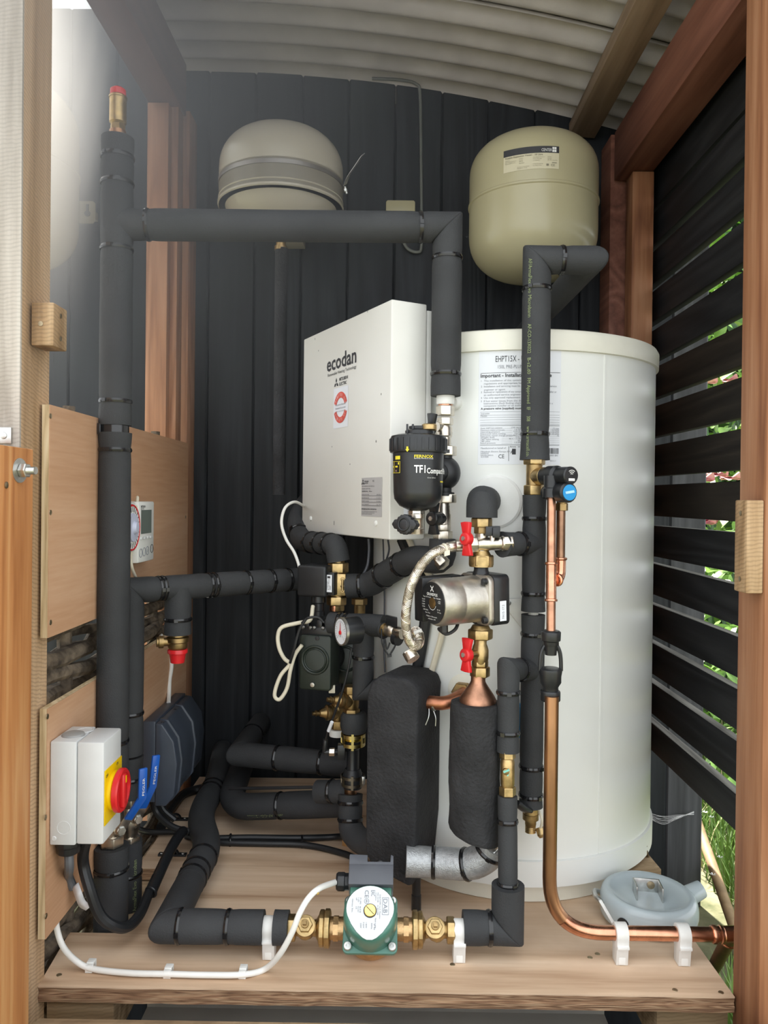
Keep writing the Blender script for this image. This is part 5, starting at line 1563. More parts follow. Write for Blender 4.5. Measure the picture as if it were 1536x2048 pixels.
MB().lathe([(0.0105, 0.0), (0.0105, hL * 0.1), (0.0085, hL * 0.12), (0.0085, hL * 0.24), (0.0115, hL * 0.27), (0.0115, hL * 0.36), (0.0098, hL * 0.40), (0.0108, hL * 0.5), (0.0108, hL * 0.58), (0.0102, hL * 0.62), (0.0108, hL * 0.66), (0.0108, hL * 0.8), (0.0125, hL * 0.82), (0.0125, hL * 0.85)], hA, hx, 22).build('valve_body', NICKEL, fg)
b = MB(); hexnut(b, hA + hx * hL * 0.92, hx, 0.0125, 0.017); b.build('hex_nut', NICKEL, fg, bevel=0.0006)
b = MB(); hexnut(b, hA + hx * hL * 0.31, hx, 0.0135, 0.014); b.build('hex_nut', NICKEL, fg, bevel=0.0006)
rc_ = P(934, 1078, 1.222)
b = MB(); wings(b, rc_, (-0.80, -0.60, 0.12), (-0.05, 0.05, 1), 0.0265, 0.0175, 0.005, 0.0108); rh = b.build('red_handle', RED, fg, bevel=0.0012)
b = MB(); b.lathe([(0.0036, 0.007), (0.0036, 0.0095)], rc_, (-0.80, -0.60, 0.12), 12); b.build('handle_screw', STEEL, rh)
MB().tube([rc_, P(938, 1090, 1.245)], 0.006, 14).build('handle_stem', NICKEL, fg)
kb_ = P(985, 1062, 1.243)
b = MB(); b.obox(kb_, (1, 0.15, 0.03), (0, 1, 0), (0, 0, 1), 0.024, 0.014, 0.0155); b.obox(kb_ + V((0.005, -0.004, -0.002)), (1, 0.15, 0), (0, 1, 0), (0, 0, 1), 0.012, 0.012, 0.017)
b.build('black_lever', BLACKP, fg, bevel=0.001)
MB().tube([kb_, kb_ - V((0, 0, 0.02))], 0.0045, 12).build('lever_stem', NICKEL, fg)

# --- silver-bodied pump
gp = thing('silver_circulator_pump', G(1245), 'silver cylindrical circulator pump with a black dial face, in front of the tank', 'pump')
pc = V((xP, dP, P(963, 1196, dP).z))
pa_ = V((-0.86, -0.50, -0.03)).normalized()
psx = pa_.cross(V((0, 0, 1))).normalized() * -1
pup = psx.cross(pa_) if psx.cross(pa_).z > 0 else pa_.cross(psx)
rM = 0.0375; LM = 0.093
def round_sq(w, h_, r, n=5):
    o = []
    for cx_, cy_, a0 in ((w - r, h_ - r, 0), (-w + r, h_ - r, 90), (-w + r, -h_ + r, 180), (w - r, -h_ + r, 270)):
        for i in range(n + 1):
            a = math.radians(a0 + 90 * i / n); o.append((cx_ + r * math.cos(a), cy_ + r * math.sin(a)))
    return o
b = MB(); b.prism(round_sq(0.0405, 0.0405, 0.009), pc - pa_ * 0.027, psx, pup, pa_, 0.030)
b.lathe([(0.0125, G(1247).z), (0.0150, G(1238).z), (0.0150, G(1150).z), (0.0118, G(1140).z), (0.0118, G(1132).z)], V((xP, dP, 0)), (0, 0, 1), 22)
hs = b.build('black_casing', BLACKP, gp, bevel=0.0015)
b = MB(); b.prism(round_sq(0.0398, 0.0398, 0.012), pc + pa_ * 0.003, psx, pup, pa_, 0.010); fl = b.build('motor_flange', BRUSHED, gp, bevel=0.0015)
for sx_, sy_ in ((1, 1), (1, -1), (-1, 1), (-1, -1)):
    b = MB(); b.lathe([(0.0052, 0), (0.0052, 0.006), (0.0038, 0.007)], pc + pa_ * 0.013 + psx * sx_ * 0.031 + pup * sy_ * 0.031, pa_, 14); b.build('socket_bolt', RUBBER, fl)
MB().lathe([(rM + 0.001, 0.012), (rM, 0.02), (rM, 0.05), (rM - 0.0008, 0.052), (rM - 0.0008, 0.055), (rM, 0.057), (rM, LM - 0.007), (rM - 0.002, LM - 0.0025), (rM - 0.006, LM)], pc, pa_, 56).build('motor_body', BRUSHED, gp, angle=50)
fc = pc + pa_ * LM
face = MB().lathe([(rM - 0.0045, 0.0), (rM - 0.0045, 0.0012)], fc, pa_, 48).build('dial_face', BLACKP, gp)
fR = pup.cross(pa_); 
GM = plane_map(fc + pa_ * 0.0012, fR, pup, 0.0005)
wi = MB()
letters(wi, 'GRUNDFOS', 0, 0.0115, 0.0042, GM, w=0.030, bold=True, align='C')
for a0, a1 in (((-0.004, 0.027), (0.0042, 0.018)), ((0.004, 0.027), (-0.0042, 0.018))):
    d_ = V((a1[0] - a0[0], a1[1] - a0[1])).normalized(); n2 = V((-d_.y, d_.x)) * 0.0009
    wi.add([GM(a0[0] + n2.x, a0[1] + n2.y), GM(a0[0] - n2.x, a0[1] - n2.y), GM(a1[0] - n2.x, a1[1] - n2.y), GM(a1[0] + n2.x, a1[1] + n2.y)], [(0, 1, 2, 3)])
arcm(wi, GM, 0, 0, 0.0105, 0.0112, 200, 340)
for i, (s_, u_, v_, w_) in enumerate([('Type UPS 15-60', -0.026, 0.0075, 0.022), ('Nr 96281', 0.004, 0.0075, 0.020), ('Speed', -0.029, 0.003, 0.008), ('I 45W', -0.029, -0.001, 0.008), ('II 65W', -0.029, -0.005, 0.008), ('III 90W', -0.029, -0.009, 0.008),
                                      ('230V 50Hz', -0.026, -0.0135, 0.014), ('IP 44', 0.014, -0.010, 0.008), ('TF 110', 0.014, -0.014, 0.010), ('Max 10 bar', -0.020, -0.0175, 0.014), ('Made in Denmark', -0.017, -0.0225, 0.030), ('class H', -0.012, -0.0265, 0.020)]):
    letters(wi, s_, u_, v_, 0.0021, GM, w=w_)
letters(wi, 'CE', 0.017, 0.001, 0.0042, GM, w=0.006)
wi.build('dial_print', WHITEINK, face, smooth=False)
MB().lathe([(0.0088, 0.0008), (0.0088, 0.0016), (0.007, 0.0022)], fc, pa_, 28).build('centre_plug', OLDBRASS, face)
# terminal box on the far side, cable loop under the motor and a white label
tbx = pc + pa_ * 0.045 - psx * 0.0
far = -fR if (-fR).y > 0 else fR
b = MB(); b.obox(pc + pa_ * 0.052 + far * 0.047, pa_, far, pup, 0.078, 0.026, 0.072); b.build('terminal_box', BLACKP, gp, bevel=0.003)
ll = plane_map(pc - pa_ * 0.014 + fR * 0.0406 if fR.y < 0 else pc - pa_ * 0.014 - fR * 0.0406, -pa_ * (1 if fR.y < 0 else 1), pup, 0.0006)
near = fR if fR.y < 0 else -fR
LM_ = plane_map(pc - pa_ * 0.013 + near * 0.0405, pup, pa_, 0.0006)
if pup.cross(pa_).dot(near) < 0: LM_ = plane_map(pc - pa_ * 0.013 + near * 0.0405, pup, -pa_, 0.0006)
wlb = patch(MB(), -0.033, -0.001, -0.0065, 0.0065, LM_).build('white_label', PAPER, gp, smooth=False)
letters(MB(), 'FA15 17.2', -0.029, -0.002, 0.0045, lambda u, v: LM_(u, v) + near * 0.0005, w=0.022).build('label_print', GREYINK, wlb, smooth=False)
gl = fc - pa_ * 0.020 - pup * 0.036
b = MB(); b.lathe([(0.0065, -0.002), (0.0065, 0.012), (0.005, 0.013)], gl, -pup, 14); b.build('cable_gland', BLACKP, gp)
MB().tube(bezier([gl - pup * 0.008, P(878, 1258, 1.225), P(893, 1268, 1.225), P(911, 1258, 1.23), P(918, 1238, 1.245)], 8), 0.0028, 10).build('motor_cable', RUBBER, gp)

# --- brass valve with the red handle below the pump
rvv = thing('red_handled_valve', G(1352), 'brass ball valve with a red butterfly handle, under the silver pump', 'valve')
def Gp(py): 
    p = G(py); return V((p.x - 0.0, p.y, p.z))
b = MB(); hexnut(b, Gp(1268), (0, 0, 1), 0.0205, 0.0165); b.build('union_nut', BRASS, rvv, bevel=0.0008)
MB().lathe([(0.0175, Gp(1276).z), (0.0175, Gp(1260).z), (0.013, Gp(1250).z)], V((xP, dP, 0)), (0, 0, 1), 24).build('union_collar', OLDBRASS, rvv)
MB().lathe([(0.0105, Gp(1330).z), (0.0128, Gp(1325).z), (0.0138, Gp(1315).z), (0.0138, Gp(1300).z), (0.012, Gp(1292).z), (0.0105, Gp(1288).z), (0.0105, Gp(1274).z)], V((xP, dP, 0)), (0, 0, 1), 24).build('valve_body', BRASS, rvv)
b = MB(); hexnut(b, Gp(1343), (0, 0, 1), 0.0165, 0.0165); b.build('union_nut', BRASS, rvv, bevel=0.0008)
b = MB(); hexnut(b, Gp(1327), (0, 0, 1), 0.0138, 0.009); b.build('hex_nut', BRASS, rvv, bevel=0.0005)
rc2 = P(934, 1310, 1.226)
b = MB(); wings(b, rc2, (-0.80, -0.60, 0.10), (0.03, 0, 1), 0.0265, 0.018, 0.005, 0.011); rh2 = b.build('red_handle', RED, rvv, bevel=0.0012)
b = MB(); b.lathe([(0.0038, 0.007), (0.0038, 0.0095)], rc2, (-0.80, -0.60, 0.10), 12); b.build('handle_screw', STEEL, rh2)
MB().tube([rc2, Gp(1308)], 0.0065, 14).build('handle_stem', BRASS, rvv)

# --- foam-wrapped black cylinder with a copper cone
cyx = P(947, 1540, 1.25).x
cyl = thing('wrapped_cylinder', P(947, 1690, 1.25), 'black foam-wrapped cylinder with a copper cone on top, right of the heat exchanger', 'cylinder')
cz0, cz1 = P(947, 1672, 1.25).z, P(947, 1404, 1.25).z
o_ = V((cyx + 0.002, 1.25, 0))
NS, NZ = 40, 30
vs, fs = [], []
cr = random.Random(2)
for j in range(NZ + 1):
    z = cz0 + (cz1 - cz0) * j / NZ
    for i in range(NS):
        a = 2 * PI * i / NS
        r = 0.0415 + 0.0009 * math.sin(3 * a + z * 40) + 0.0006 * math.sin(9 * a + z * 70) + cr.uniform(-0.0002, 0.0002)
        if j == NZ: r *= 0.975
        if j == 0: r *= 0.95
        tilt = 0.012 * math.cos(a) * (1 - j / NZ) * (-1)
        vs.append(o_ + V((r * math.cos(a), r * math.sin(a), z + tilt)))
for j in range(NZ):
    for i in range(NS):
        k = (i + 1) % NS
        fs.append((j * NS + i, j * NS + k, (j + 1) * NS + k, (j + 1) * NS + i))
fs += [list(range(NS))[::-1], [NZ * NS + i for i in range(NS)]]
MB().add(vs, fs).build('foam_wrap', FOAM2, cyl, angle=45)
b = MB(); b.lathe([(0.030, cz1 - 0.002), (0.030, cz1 + 0.004), (0.027, cz1 + 0.010), (0.0135, cz1 + 0.030), (0.0118, cz1 + 0.034), (0.0118, G(1350).z)], V((cyx + 0.006, 1.252, 0)), (0, 0, 1), 36); b.build('copper_cone', mat('stained_copper', (0.42, 0.22, 0.14), 0.42, 1.0, vary=0.4, scale=45), cyl, angle=50)
sn = MB()
s_r = o_ + V((0.0, -0.0418, 0))
for (a_, z_) in ((0.35, 1600),):
    pass
b = MB(); b.tube([P(985, 1690, 1.262), P(975, 1672, 1.258)], 0.0185, 20); b.build('steel_collar', STEEL, cyl)
b = MB(); hexnut(b, P(990, 1699, 1.255), (0.6, -0.5, -0.5), 0.012, 0.012); b.build('clamp_bolt', STEEL, cyl)

# --- plate heat exchanger in its foam jacket
hxA = P(834, 1600, 1.295); ya_ = math.radians(25)
Xh = V((-math.cos(ya_), math.sin(ya_), 0)); Yh = V((math.sin(ya_), math.cos(ya_), 0))
Wh, Dh = 0.098, 0.108
hz0, hz1 = P(830, 1772, 1.31).z, P(800, 1349, 1.33).z
hx_ = thing('plate_heat_exchanger', V((hxA.x - 0.02, hxA.y + 0.05, hz0)), 'tall black foam-jacketed plate heat exchanger with a rounded top, before the tank', 'heat exchanger')
ol = [(0.0, hz0 + 0.003), (0.010, hz0)]
ol = [(0.012, hz0), (Wh * 0.62, hz0 + 0.012), (Wh * 0.9, hz0 + 0.026), (Wh, hz0 + 0.045)]
ol += [(Wh, hz1 - 0.06)]
for i in range(7):
    a = PI / 2 * i / 6
    ol.append((Wh - 0.036 + 0.036 * math.cos(a), hz1 - 0.045 + 0.045 * math.sin(a)))
ol += [(0.022, hz1 - 0.002), (0.004, hz1 - 0.010), (-0.002, hz1 - 0.025), (0.0, hz1 - 0.06), (0.0, hz0 + 0.10), (0.008, hz0 + 0.015)]
b = MB(); n = len(ol)
slabs = []
for k in range(9):
    t = k / 8.0
    g_ = 1.0 if 0 < k < 8 else 0.965
    cx_ = sum(p[0] for p in ol) / n; cz_ = sum(p[1] for p in ol) / n
    slabs.append([V((hxA.x, hxA.y, 0)) + Xh * (cx_ + (p[0] - cx_) * (g_ + 0.006 * math.sin(k * 2.1 + i))) + Yh * (Dh * t) + V((0, 0, cz_ + (p[1] - cz_) * (1 if g_ == 1 else 0.985))) for i, p in enumerate(ol)])
vs = [p for s_ in slabs for p in s_]
fs = [list(range(n))[::-1], [8 * n + i for i in range(n)]]
for k in range(8):
    for i in range(n):
        j = (i + 1) % n
        fs.append((k * n + i, k * n + j, (k + 1) * n + j, (k + 1) * n + i))
b.add(vs, fs); b.build('foam_jacket', FOAM2, hx_, bevel=0.004, angle=55)
ft_ = P(833, 1762, 1.33); b = MB(); b.lathe([(0.0085, -0.006), (0.0085, 0.02), (0.006, 0.022)], V((ft_.x, ft_.y, 0.008 + 0.0)), (0, 0, 1), 16); b.build('foot', BLACKP, hx_)
b = MB(); b.tube([V((ft_.x, ft_.y, 0.028)), V((ft_.x, ft_.y + 0.005, hz0 + 0.02))], 0.0075, 12); b.build('foot_stem', BLACKP, hx_)
# torn foil showing at the pipe entry
fo = P(851, 1402, 1.345)
b = MB(); fr_ = random.Random(8)
for i in range(9):
    c_ = fo + V((fr_.uniform(-0.008, 0.012), fr_.uniform(-0.004, 0.004), fr_.uniform(-0.034, 0.024)))
    if abs(c_.z - fo.z) < 0.012: continue
    d1_, d2_ = V((fr_.uniform(-1, 1), fr_.uniform(-1, 0.2), fr_.uniform(-1, 1))).normalized(), V((fr_.uniform(-1, 1), fr_.uniform(-0.5, 0.5), fr_.uniform(-1, 1))).normalized()
    b.add([c_ - d1_ * 0.008, c_ + d2_ * 0.006, c_ + d1_ * 0.008, c_ - d2_ * 0.004 + d1_ * 0.002], [(0, 1, 2), (0, 2, 3)])
fo_ = b.build('torn_foil', STEEL, hx_, smooth=False); fo_['kind'] = 'stuff'
for k_, (x0_, y0_, x1_, y1__) in enumerate(((858, 1415, 851, 1450), (866, 1418, 871, 1452))):
    MB().tube(bezier([P(x0_, y0_, 1.33), P((x0_ + x1_) / 2 + 3, (y0_ + y1__) / 2, 1.325), P(x1_, y1__, 1.325)], 5), 0.0009, 6).build('wire_end', STEEL, hx_)

# --- three-way valve
tvc = P(676, 1168, 1.50)
tv = thing('three_way_valve', P(676, 1210, 1.50), 'brass three-way valve with a black actuator on its left', 'valve')
zt = lambda py: V((tvc.x, tvc.y, P(677, py, 1.5).z))
b = MB(); hexnut(b, zt(1135), (0, 0, 1), 0.0205, 0.0195); b.build('union_nut', BRASS, tv, bevel=0.0008)
b = MB(); hexnut(b, P(673, 1201, 1.5), (0, 0, 1), 0.0195, 0.018); b.build('union_nut', BRASS, tv, bevel=0.0008)
b = MB(); b.box(tvc.x - 0.013, tvc.x + 0.016, tvc.y - 0.018, tvc.y + 0.016, zt(1190).z, zt(1146).z); b.lathe([(0.013, zt(1222).z), (0.013, zt(1120).z)], V((tvc.x, tvc.y, 0)), (0, 0, 1), 20)
b.build('valve_body', BRASS, tv, bevel=0.002)
b = MB(); hexnut(b, P(690, 1171, 1.497), (1, -0.1, 0), 0.017, 0.014); b.build('side_nut', BRASS, tv, bevel=0.0008)
b = MB(); b.lathe([(0.0125, 0), (0.0125, 0.014)], P(672, 1213, 1.5) - V((0, 0, 0.008)), (0, 0, 1), 18); b.build('copper_tail', COPPER, tv)
rb3 = MB()
for dz_ in (-0.011, 0.011): rb3.torus(V((tvc.x + 0.010, tvc.y - 0.0185, tvc.z + dz_)), (0, -1, 0), 0.0028, 0.0014, 14, 6)
rb3.tube([V((tvc.x + 0.010, tvc.y - 0.019, tvc.z - 0.011)), V((tvc.x + 0.010, tvc.y - 0.019, tvc.z + 0.011))], 0.0025, 10)
rb3.build('cast_rib', BRASS, tv)
ac0 = P(631, 1160, 1.50)
b = MB(); Xa = V((0.93, -0.36, 0)).normalized(); Ya = V((0.36, 0.93, 0)).normalized()
act = MB().obox(ac0 + V((0.004, 0, 0)), Xa, Ya, (0, 0, 1), 0.062, 0.055, 0.060).build('actuator', RUBBER, tv, bevel=0.005, seg=3)
b = MB(); b.obox(P(662, 1167, 1.478), Xa, Ya, (0, 0, 1), 0.020, 0.016, 0.044); b.build('label_block', BLACKP, tv, bevel=0.001)
LBm = plane_map(P(658, 1167, 1.4665), Xa, (0, 0, 1), 0.0)
lb = patch(MB(), -0.0062, 0.0062, -0.0165, 0.0165, LBm).build('white_label', PAPER, tv, smooth=False)
b = MB(); m_ = lambda u, v: LBm(-v, u) - V((0.0005, 0.0006, 0))
letters(b, '0150-X20', -0.012, 0.0022, 0.0024, m_, w=0.016); letters(b, 'Kv 2.5 PN16', -0.012, -0.0012, 0.0024, m_, w=0.02); letters(b, '230V', -0.012, -0.0045, 0.0024, m_, w=0.008); patch(b, 0.010, 0.014, -0.003, 0.003, m_)
b.build('label_print', INK, lb, smooth=False)
b = MB(); b.lathe([(0.0135, 0), (0.0135, -0.014), (0.011, -0.016), (0.011, -0.03), (0.0125, -0.031), (0.0125, -0.04)], P(637, 1190, 1.495), (0, 0, 1), 18); b.build('cable_gland', BLACKP, tv)
# second brass connector glimpsed behind
g2_ = thing('brass_connector', P(723, 1230, 1.56), 'brass hex connector in shadow behind the slanting pipe', 'fitting')
b = MB(); hexnut(b, P(719, 1203, 1.56), (0, 0, 1), 0.016, 0.013); b.build('hex_nut', OLDBRASS, g2_); b = MB(); b.lathe([(0.0115, 0), (0.0115, 0.03)], P(719, 1235, 1.56), (0, 0, 1), 16); b.build('connector_tail', OLDBRASS, g2_)

# --- dial gauge
dg = thing('dial_gauge', P(690, 1290, 1.37), 'round white dial gauge with a red needle, on the insulated tee', 'gauge')
gc = P(682, 1263, 1.355); gax = V((-0.86, -0.51, 0.0)).normalized()
MB().lathe([(0.0225, -0.036), (0.0242, -0.034), (0.0242, -0.0015), (0.0235, 0.0005)], gc, gax, 36).build('gauge_case', BLACKP, dg)
MB().lathe([(0.0248, -0.004), (0.0248, 0.001), (0.0225, 0.0015)], gc, gax, 36, caps=False).build('chrome_bezel', STEEL, dg)
fcd = MB().lathe([(0.0226, 0.0), (0.0226, 0.0006)], gc, gax, 36).build('dial', PAPER, dg)
gR = V((0, 0, 1)).cross(gax)
DM = plane_map(gc + gax * 0.0007, gR, (0, 0, 1), 0.0005)
b = MB()
for i in range(21):
    a = math.radians(225 - 270 * i / 20); r0 = 0.0165 if i % 5 else 0.0145
    c_, s_ = math.cos(a), math.sin(a); n2 = (-s_ * 0.0004, c_ * 0.0004)
    b.add([DM(c_ * r0 + n2[0], s_ * r0 + n2[1]), DM(c_ * r0 - n2[0], s_ * r0 - n2[1]), DM(c_ * 0.019 - n2[0], s_ * 0.019 - n2[1]), DM(c_ * 0.019 + n2[0], s_ * 0.019 + n2[1])], [(0, 1, 2, 3)])
for i, s_ in enumerate('01234'):
    a = math.radians(225 - 270 * i / 4); letters(b, s_, 0.0118 * math.cos(a), 0.0118 * math.sin(a) - 0.0014, 0.0028, DM, align='C')
letters(b, 'bar', 0, -0.009, 0.0026, DM, align='C')
b.build('dial_print', GREYINK, fcd, smooth=False)
b = MB(); DM2 = plane_map(gc + gax * 0.0016, gR, (0, 0, 1), 0.0005)
b.add([DM2(-0.0016, -0.001), DM2(0.0016, -0.001), DM2(0.0006, 0.0155), DM2(-0.0006, 0.0155)], [(0, 1, 2, 3)]); b.lathe([(0.0036, 0.001), (0.0036, 0.003)], gc + V((0, 0, -0.002)), gax, 16)
b.build('red_needle', RED, fcd, smooth=False)

# --- dark green circulator on the left
gq = thing('dark_green_pump', P(630, 1385, 1.46), 'square dark green pump head with a round embossed ring, left of the dial gauge', 'pump')
Xg = V((0.97, -0.24, 0)).normalized(); Yg = V((0.24, 0.97, 0)).normalized()
gcn = P(630, 1326, 1.45)
b = MB(); pts = round_sq(0.0315, 0.052, 0.006)
b.prism(pts, gcn, Xg, V((0, 0, 1)), Yg, 0.055); b.build('pump_head', GREENBLK, gq, bevel=0.003, seg=3)
GN = -Yg
gcr = P(630, 1320, 1.45)
gcr = gcn + V((0, 0, gcr.z - gcn.z))
b = MB(); b.torus(gcr + GN * 0.0008, GN, 0.0255, 0.0028, 40, 10); b.torus(gcr + GN * 0.0008, GN, 0.0212, 0.0016, 40, 8); b.build('embossed_ring', GREENBLK, gq)
for dz_ in (0.047, -0.041):
    b = MB(); b.lathe([(0.0046, 0), (0.0042, 0.0018), (0.0022, 0.002)], gcn + GN * 0.0006 + V((0.004 if dz_ > 0 else -0.004, 0, dz_)), GN, 14); b.build('cross_screw', STEEL if dz_ < 0 else RUBBER, gq)
b = MB()
tb0 = gcn + V((0, 0, 0.058))
b.obox(tb0 + Yg * 0.024, Xg, Yg, (0, 0, 1), 0.060, 0.034, 0.020)
for dx_, w_, h_ in ((-0.02, 0.009, 0.012), (0.005, 0.011, 0.016), (0.021, 0.011, 0.018)):
    b.obox(tb0 + Xg * dx_ + Yg * 0.014 + V((0, 0, h_ / 2 + 0.006)), Xg, Yg, (0, 0, 1), w_, 0.014, h_)
tb_o = b.build('terminal_block', BLACKP, gq, bevel=0.0012)
for dx_ in (-0.026, -0.012, -0.004, 0.013, 0.027):
    b = MB(); b.lathe([(0.0028, 0), (0.0028, 0.004)], tb0 + Xg * dx_ + Yg * 0.004 + V((0, 0, 0.006)), (0.2, -0.6, 0.7), 10); b.build('terminal_screw', STEEL, tb_o)
b = MB(); b.lathe([(0.03, 0), (0.033, 0.008), (0.034, 0.028), (0.030, 0.032)], gcn + Yg * 0.05, Yg, 32); b.build('pump_volute', RUBBER, gq)
b = MB(); b.obox(P(664, 1378, 1.46), (1, 0, 0), (0, 1, 0), (0, 0, 1), 0.012, 0.006, 0.015); b.build('plastic_tab', CREAMP, gq, bevel=0.001)
gq2 = thing('shadowed_pump', P(690, 1360, 1.54), 'black pump head in shadow behind the dial gauge and the insulated tee', 'pump')
b = MB(); b.prism(round_sq(0.030, 0.05, 0.006), P(690, 1318, 1.52), Xg, V((0, 0, 1)), Yg, 0.05); b.build('pump_head', GREENBLK, gq2, bevel=0.003)
b = MB(); b.torus(P(690, 1318, 1.518), GN, 0.024, 0.0026, 36, 8); b.build('embossed_ring', GREENBLK, gq2)

# --- brass regulating valves with spindles pointing left
def spindle_valve(px, py, tipx, tipy, d, label, hexes):
    t = thing('spindle_valve', P(px, py + 35, d), label, 'valve')
    c = P(px, py, d); tip = P(tipx, tipy, d - 0.02)
    ax = (tip - c).normalized(); L = (tip - c).length
    MB().lathe([(0.0135, 0.0), (0.0155, L * 0.12), (0.0155, L * 0.28), (0.0135, L * 0.3), (0.0135, L * 0.36), (0.0155, L * 0.38), (0.0155, L * 0.46), (0.0115, L * 0.5), (0.0085, L * 0.62), (0.007, L * 0.72), (0.005, L * 0.74), (0.005, L * 0.82), (0.0062, L * 0.84), (0.0062, L * 0.88), (0.004, L * 0.9), (0.004, L)], c, ax, 20).build('spindle', OLDBRASS, t)
    for y0_, y1_, r_, hx2 in hexes:
        b = MB(); a_, c_ = P(px, y0_, d), P(px, y1_, d)
        a_ = V((c.x, c.y, a_.z)); c_ = V((c.x, c.y, c_.z))
        if hx2: hexnut(b, (a_ + c_) / 2, (0, 0, 1), r_, (a_ - c_).length)
        else: b.lathe([(r_ * 0.92, 0), (r_, (a_ - c_).length * 0.15), (r_, (a_ - c_).length * 0.85), (r_ * 0.92, (a_ - c_).length)], c_, (0, 0, 1), 20)
        b.build('hex_nut' if hx2 else 'valve_body', OLDBRASS, t, bevel=0.0005 if hx2 else 0)
    return t
spindle_valve(703, 1402, 654, 1399, 1.47, 'upper brass regulating valve with its spindle pointing left', [(1371, 1387, 0.0165, True), (1387, 1417, 0.0145, False), (1417, 1430, 0.0165, True)])
t2 = spindle_valve(676, 1424, 625, 1427, 1.53, 'lower brass regulating valve half hidden behind the black foam collar', [(1405, 1440, 0.0135, False), (1440, 1457, 0.015, True)])
b = MB(); b.lathe([(0.0165, 0), (0.0165, 0.013)], P(675, 1471, 1.53), (0, 0, 1), 20); b.build('white_cap', WHITEP, t2)

# --- clipped black joint with its flow sensor
fs_ = thing('clipped_joint', P(706, 1590, 1.47), 'black plastic joint with steel spring clips and a small sensor on its left', 'joint')
jx = P(706, 1500, 1.47)
def J(py): return V((jx.x, jx.y, P(706, py, 1.47).z))
MB().lathe([(0.0225, J(1464).z), (0.0262, J(1452).z), (0.0255, J(1432).z), (0.0215, J(1424).z)], V((jx.x + 0.001, jx.y, 0)), (0, 0, 1), 22).build('foam_collar', FOAM, fs_)
MB().lathe([(0.0175, J(1480).z), (0.0195, J(1478).z), (0.0195, J(1466).z), (0.0165, J(1464).z), (0.0165, J(1455).z)], V((jx.x, jx.y, 0)), (0, 0, 1), 24).build('brass_flange', mat('bright_brass', (0.78, 0.58, 0.12), 0.25, 1.0, vary=0.1), fs_)
def spring_clip(py0, py1, m, r):
    b = MB(); a_, c_ = J(py1), J(py0)
    hgt = c_.z - a_.z
    for (z0_, z1_) in ((0, 0.28), (0.72, 1)):
        b.lathe([(r, a_.z + hgt * z0_), (r + 0.0018, a_.z + hgt * z0_), (r + 0.0018, a_.z + hgt * z1_), (r, a_.z + hgt * z1_)], V((jx.x, jx.y, 0)), (0, 0, 1), 24, caps=False)
    for k in range(5):
        a = -PI / 2 + (k - 2) * 0.85
        d_ = V((math.cos(a), math.sin(a), 0)); s2 = V((-d_.y, d_.x, 0))
        b.obox(V((jx.x, jx.y, a_.z + hgt / 2)) + d_ * (r + 0.001), s2, d_, (0, 0, 1), 0.0045, 0.0022, hgt * (1.35 if k == 2 else 1.0))
    b.build('spring_clip', m, fs_)
spring_clip(1466, 1490, mat('yellow_zinc', (0.55, 0.45, 0.2), 0.3, 1.0, vary=0.2), 0.0215)
MB().lathe([(0.0145, J(1545).z), (0.0118, J(1535).z), (0.0118, J(1498).z), (0.0165, J(1492).z), (0.0165, J(1478).z)], V((jx.x, jx.y, 0)), (0, 0, 1), 24).build('sensor_tube', BLACKP, fs_)
MB().lathe([(0.0175, J(1575).z), (0.0195, J(1568).z), (0.0195, J(1550).z), (0.0175, J(1545).z), (0.0145, J(1537).z)], V((jx.x, jx.y, 0)), (0, 0, 1), 24).build('lower_socket', RUBBER, fs_)
spring_clip(1549, 1569, mat('dark_spring_steel', (0.25, 0.22, 0.18), 0.35, 1.0, vary=0.2), 0.0205)
b = MB(); b.obox(P(683, 1503, 1.462), (1, 0, 0), (0, 1, 0), (0, 0, 1), 0.014, 0.016, 0.028); b.tube([P(683, 1504, 1.462), P(648, 1504, 1.455)], 0.0052, 14); b.tube([P(649, 1505, 1.455), P(651, 1478, 1.455)], 0.0048, 12)
sn_ = b.build('sensor_plug', BLACKP, fs_, bevel=0.0006)
b = MB(); hexnut(b, P(664, 1504, 1.457), (1, 0, 0), 0.0076, 0.0105); b.build('knurled_nut', NICKEL, sn_)
b = MB(); b.obox(P(726, 1560, 1.46), (1, 0, 0), (0, 1, 0), (0, 0, 1), 0.008, 0.006, 0.014); b.build('clip_latch', STEEL, fs_, bevel=0.001)

# --- small end valve with its black strap, under the braided hose
sm = thing('small_end_valve', P(795, 1285, 1.4), 'small nickel valve with a hanging black strap, right of the dial gauge tee', 'valve')
sa, sb = P(768, 1258, 1.405), P(806, 1267, 1.37)
sax = (sb - sa).normalized(); sL = (sb - sa).length
b = MB(); b.lathe([(0.0125, 0), (0.0125, sL * 0.15)], sa, sax, 18); b.build('brass_collar', BRASS, sm)
MB().lathe([(0.0095, sL * 0.1), (0.012, sL * 0.25), (0.012, sL * 0.5), (0.0095, sL * 0.6), (0.0105, sL * 0.65), (0.0105, sL)], sa, sax, 20).build('valve_body', NICKEL, sm)
b = MB(); b.obox(P(783, 1242, 1.39), sax, V((0, 1, 0)), V((0, 0, 1)), 0.030, 0.018, 0.017); b.build('black_lever', BLACKP, sm, bevel=0.0015)
b = MB(); b.lathe([(0.0125, 0), (0.0125, 0.010)], P(790, 1276, 1.385), sax, 18); b.build('black_cap', BLACKP, sm)
b = MB(); b.torus(P(768, 1260, 1.39), sax, 0.0145, 0.0022, 20, 8)
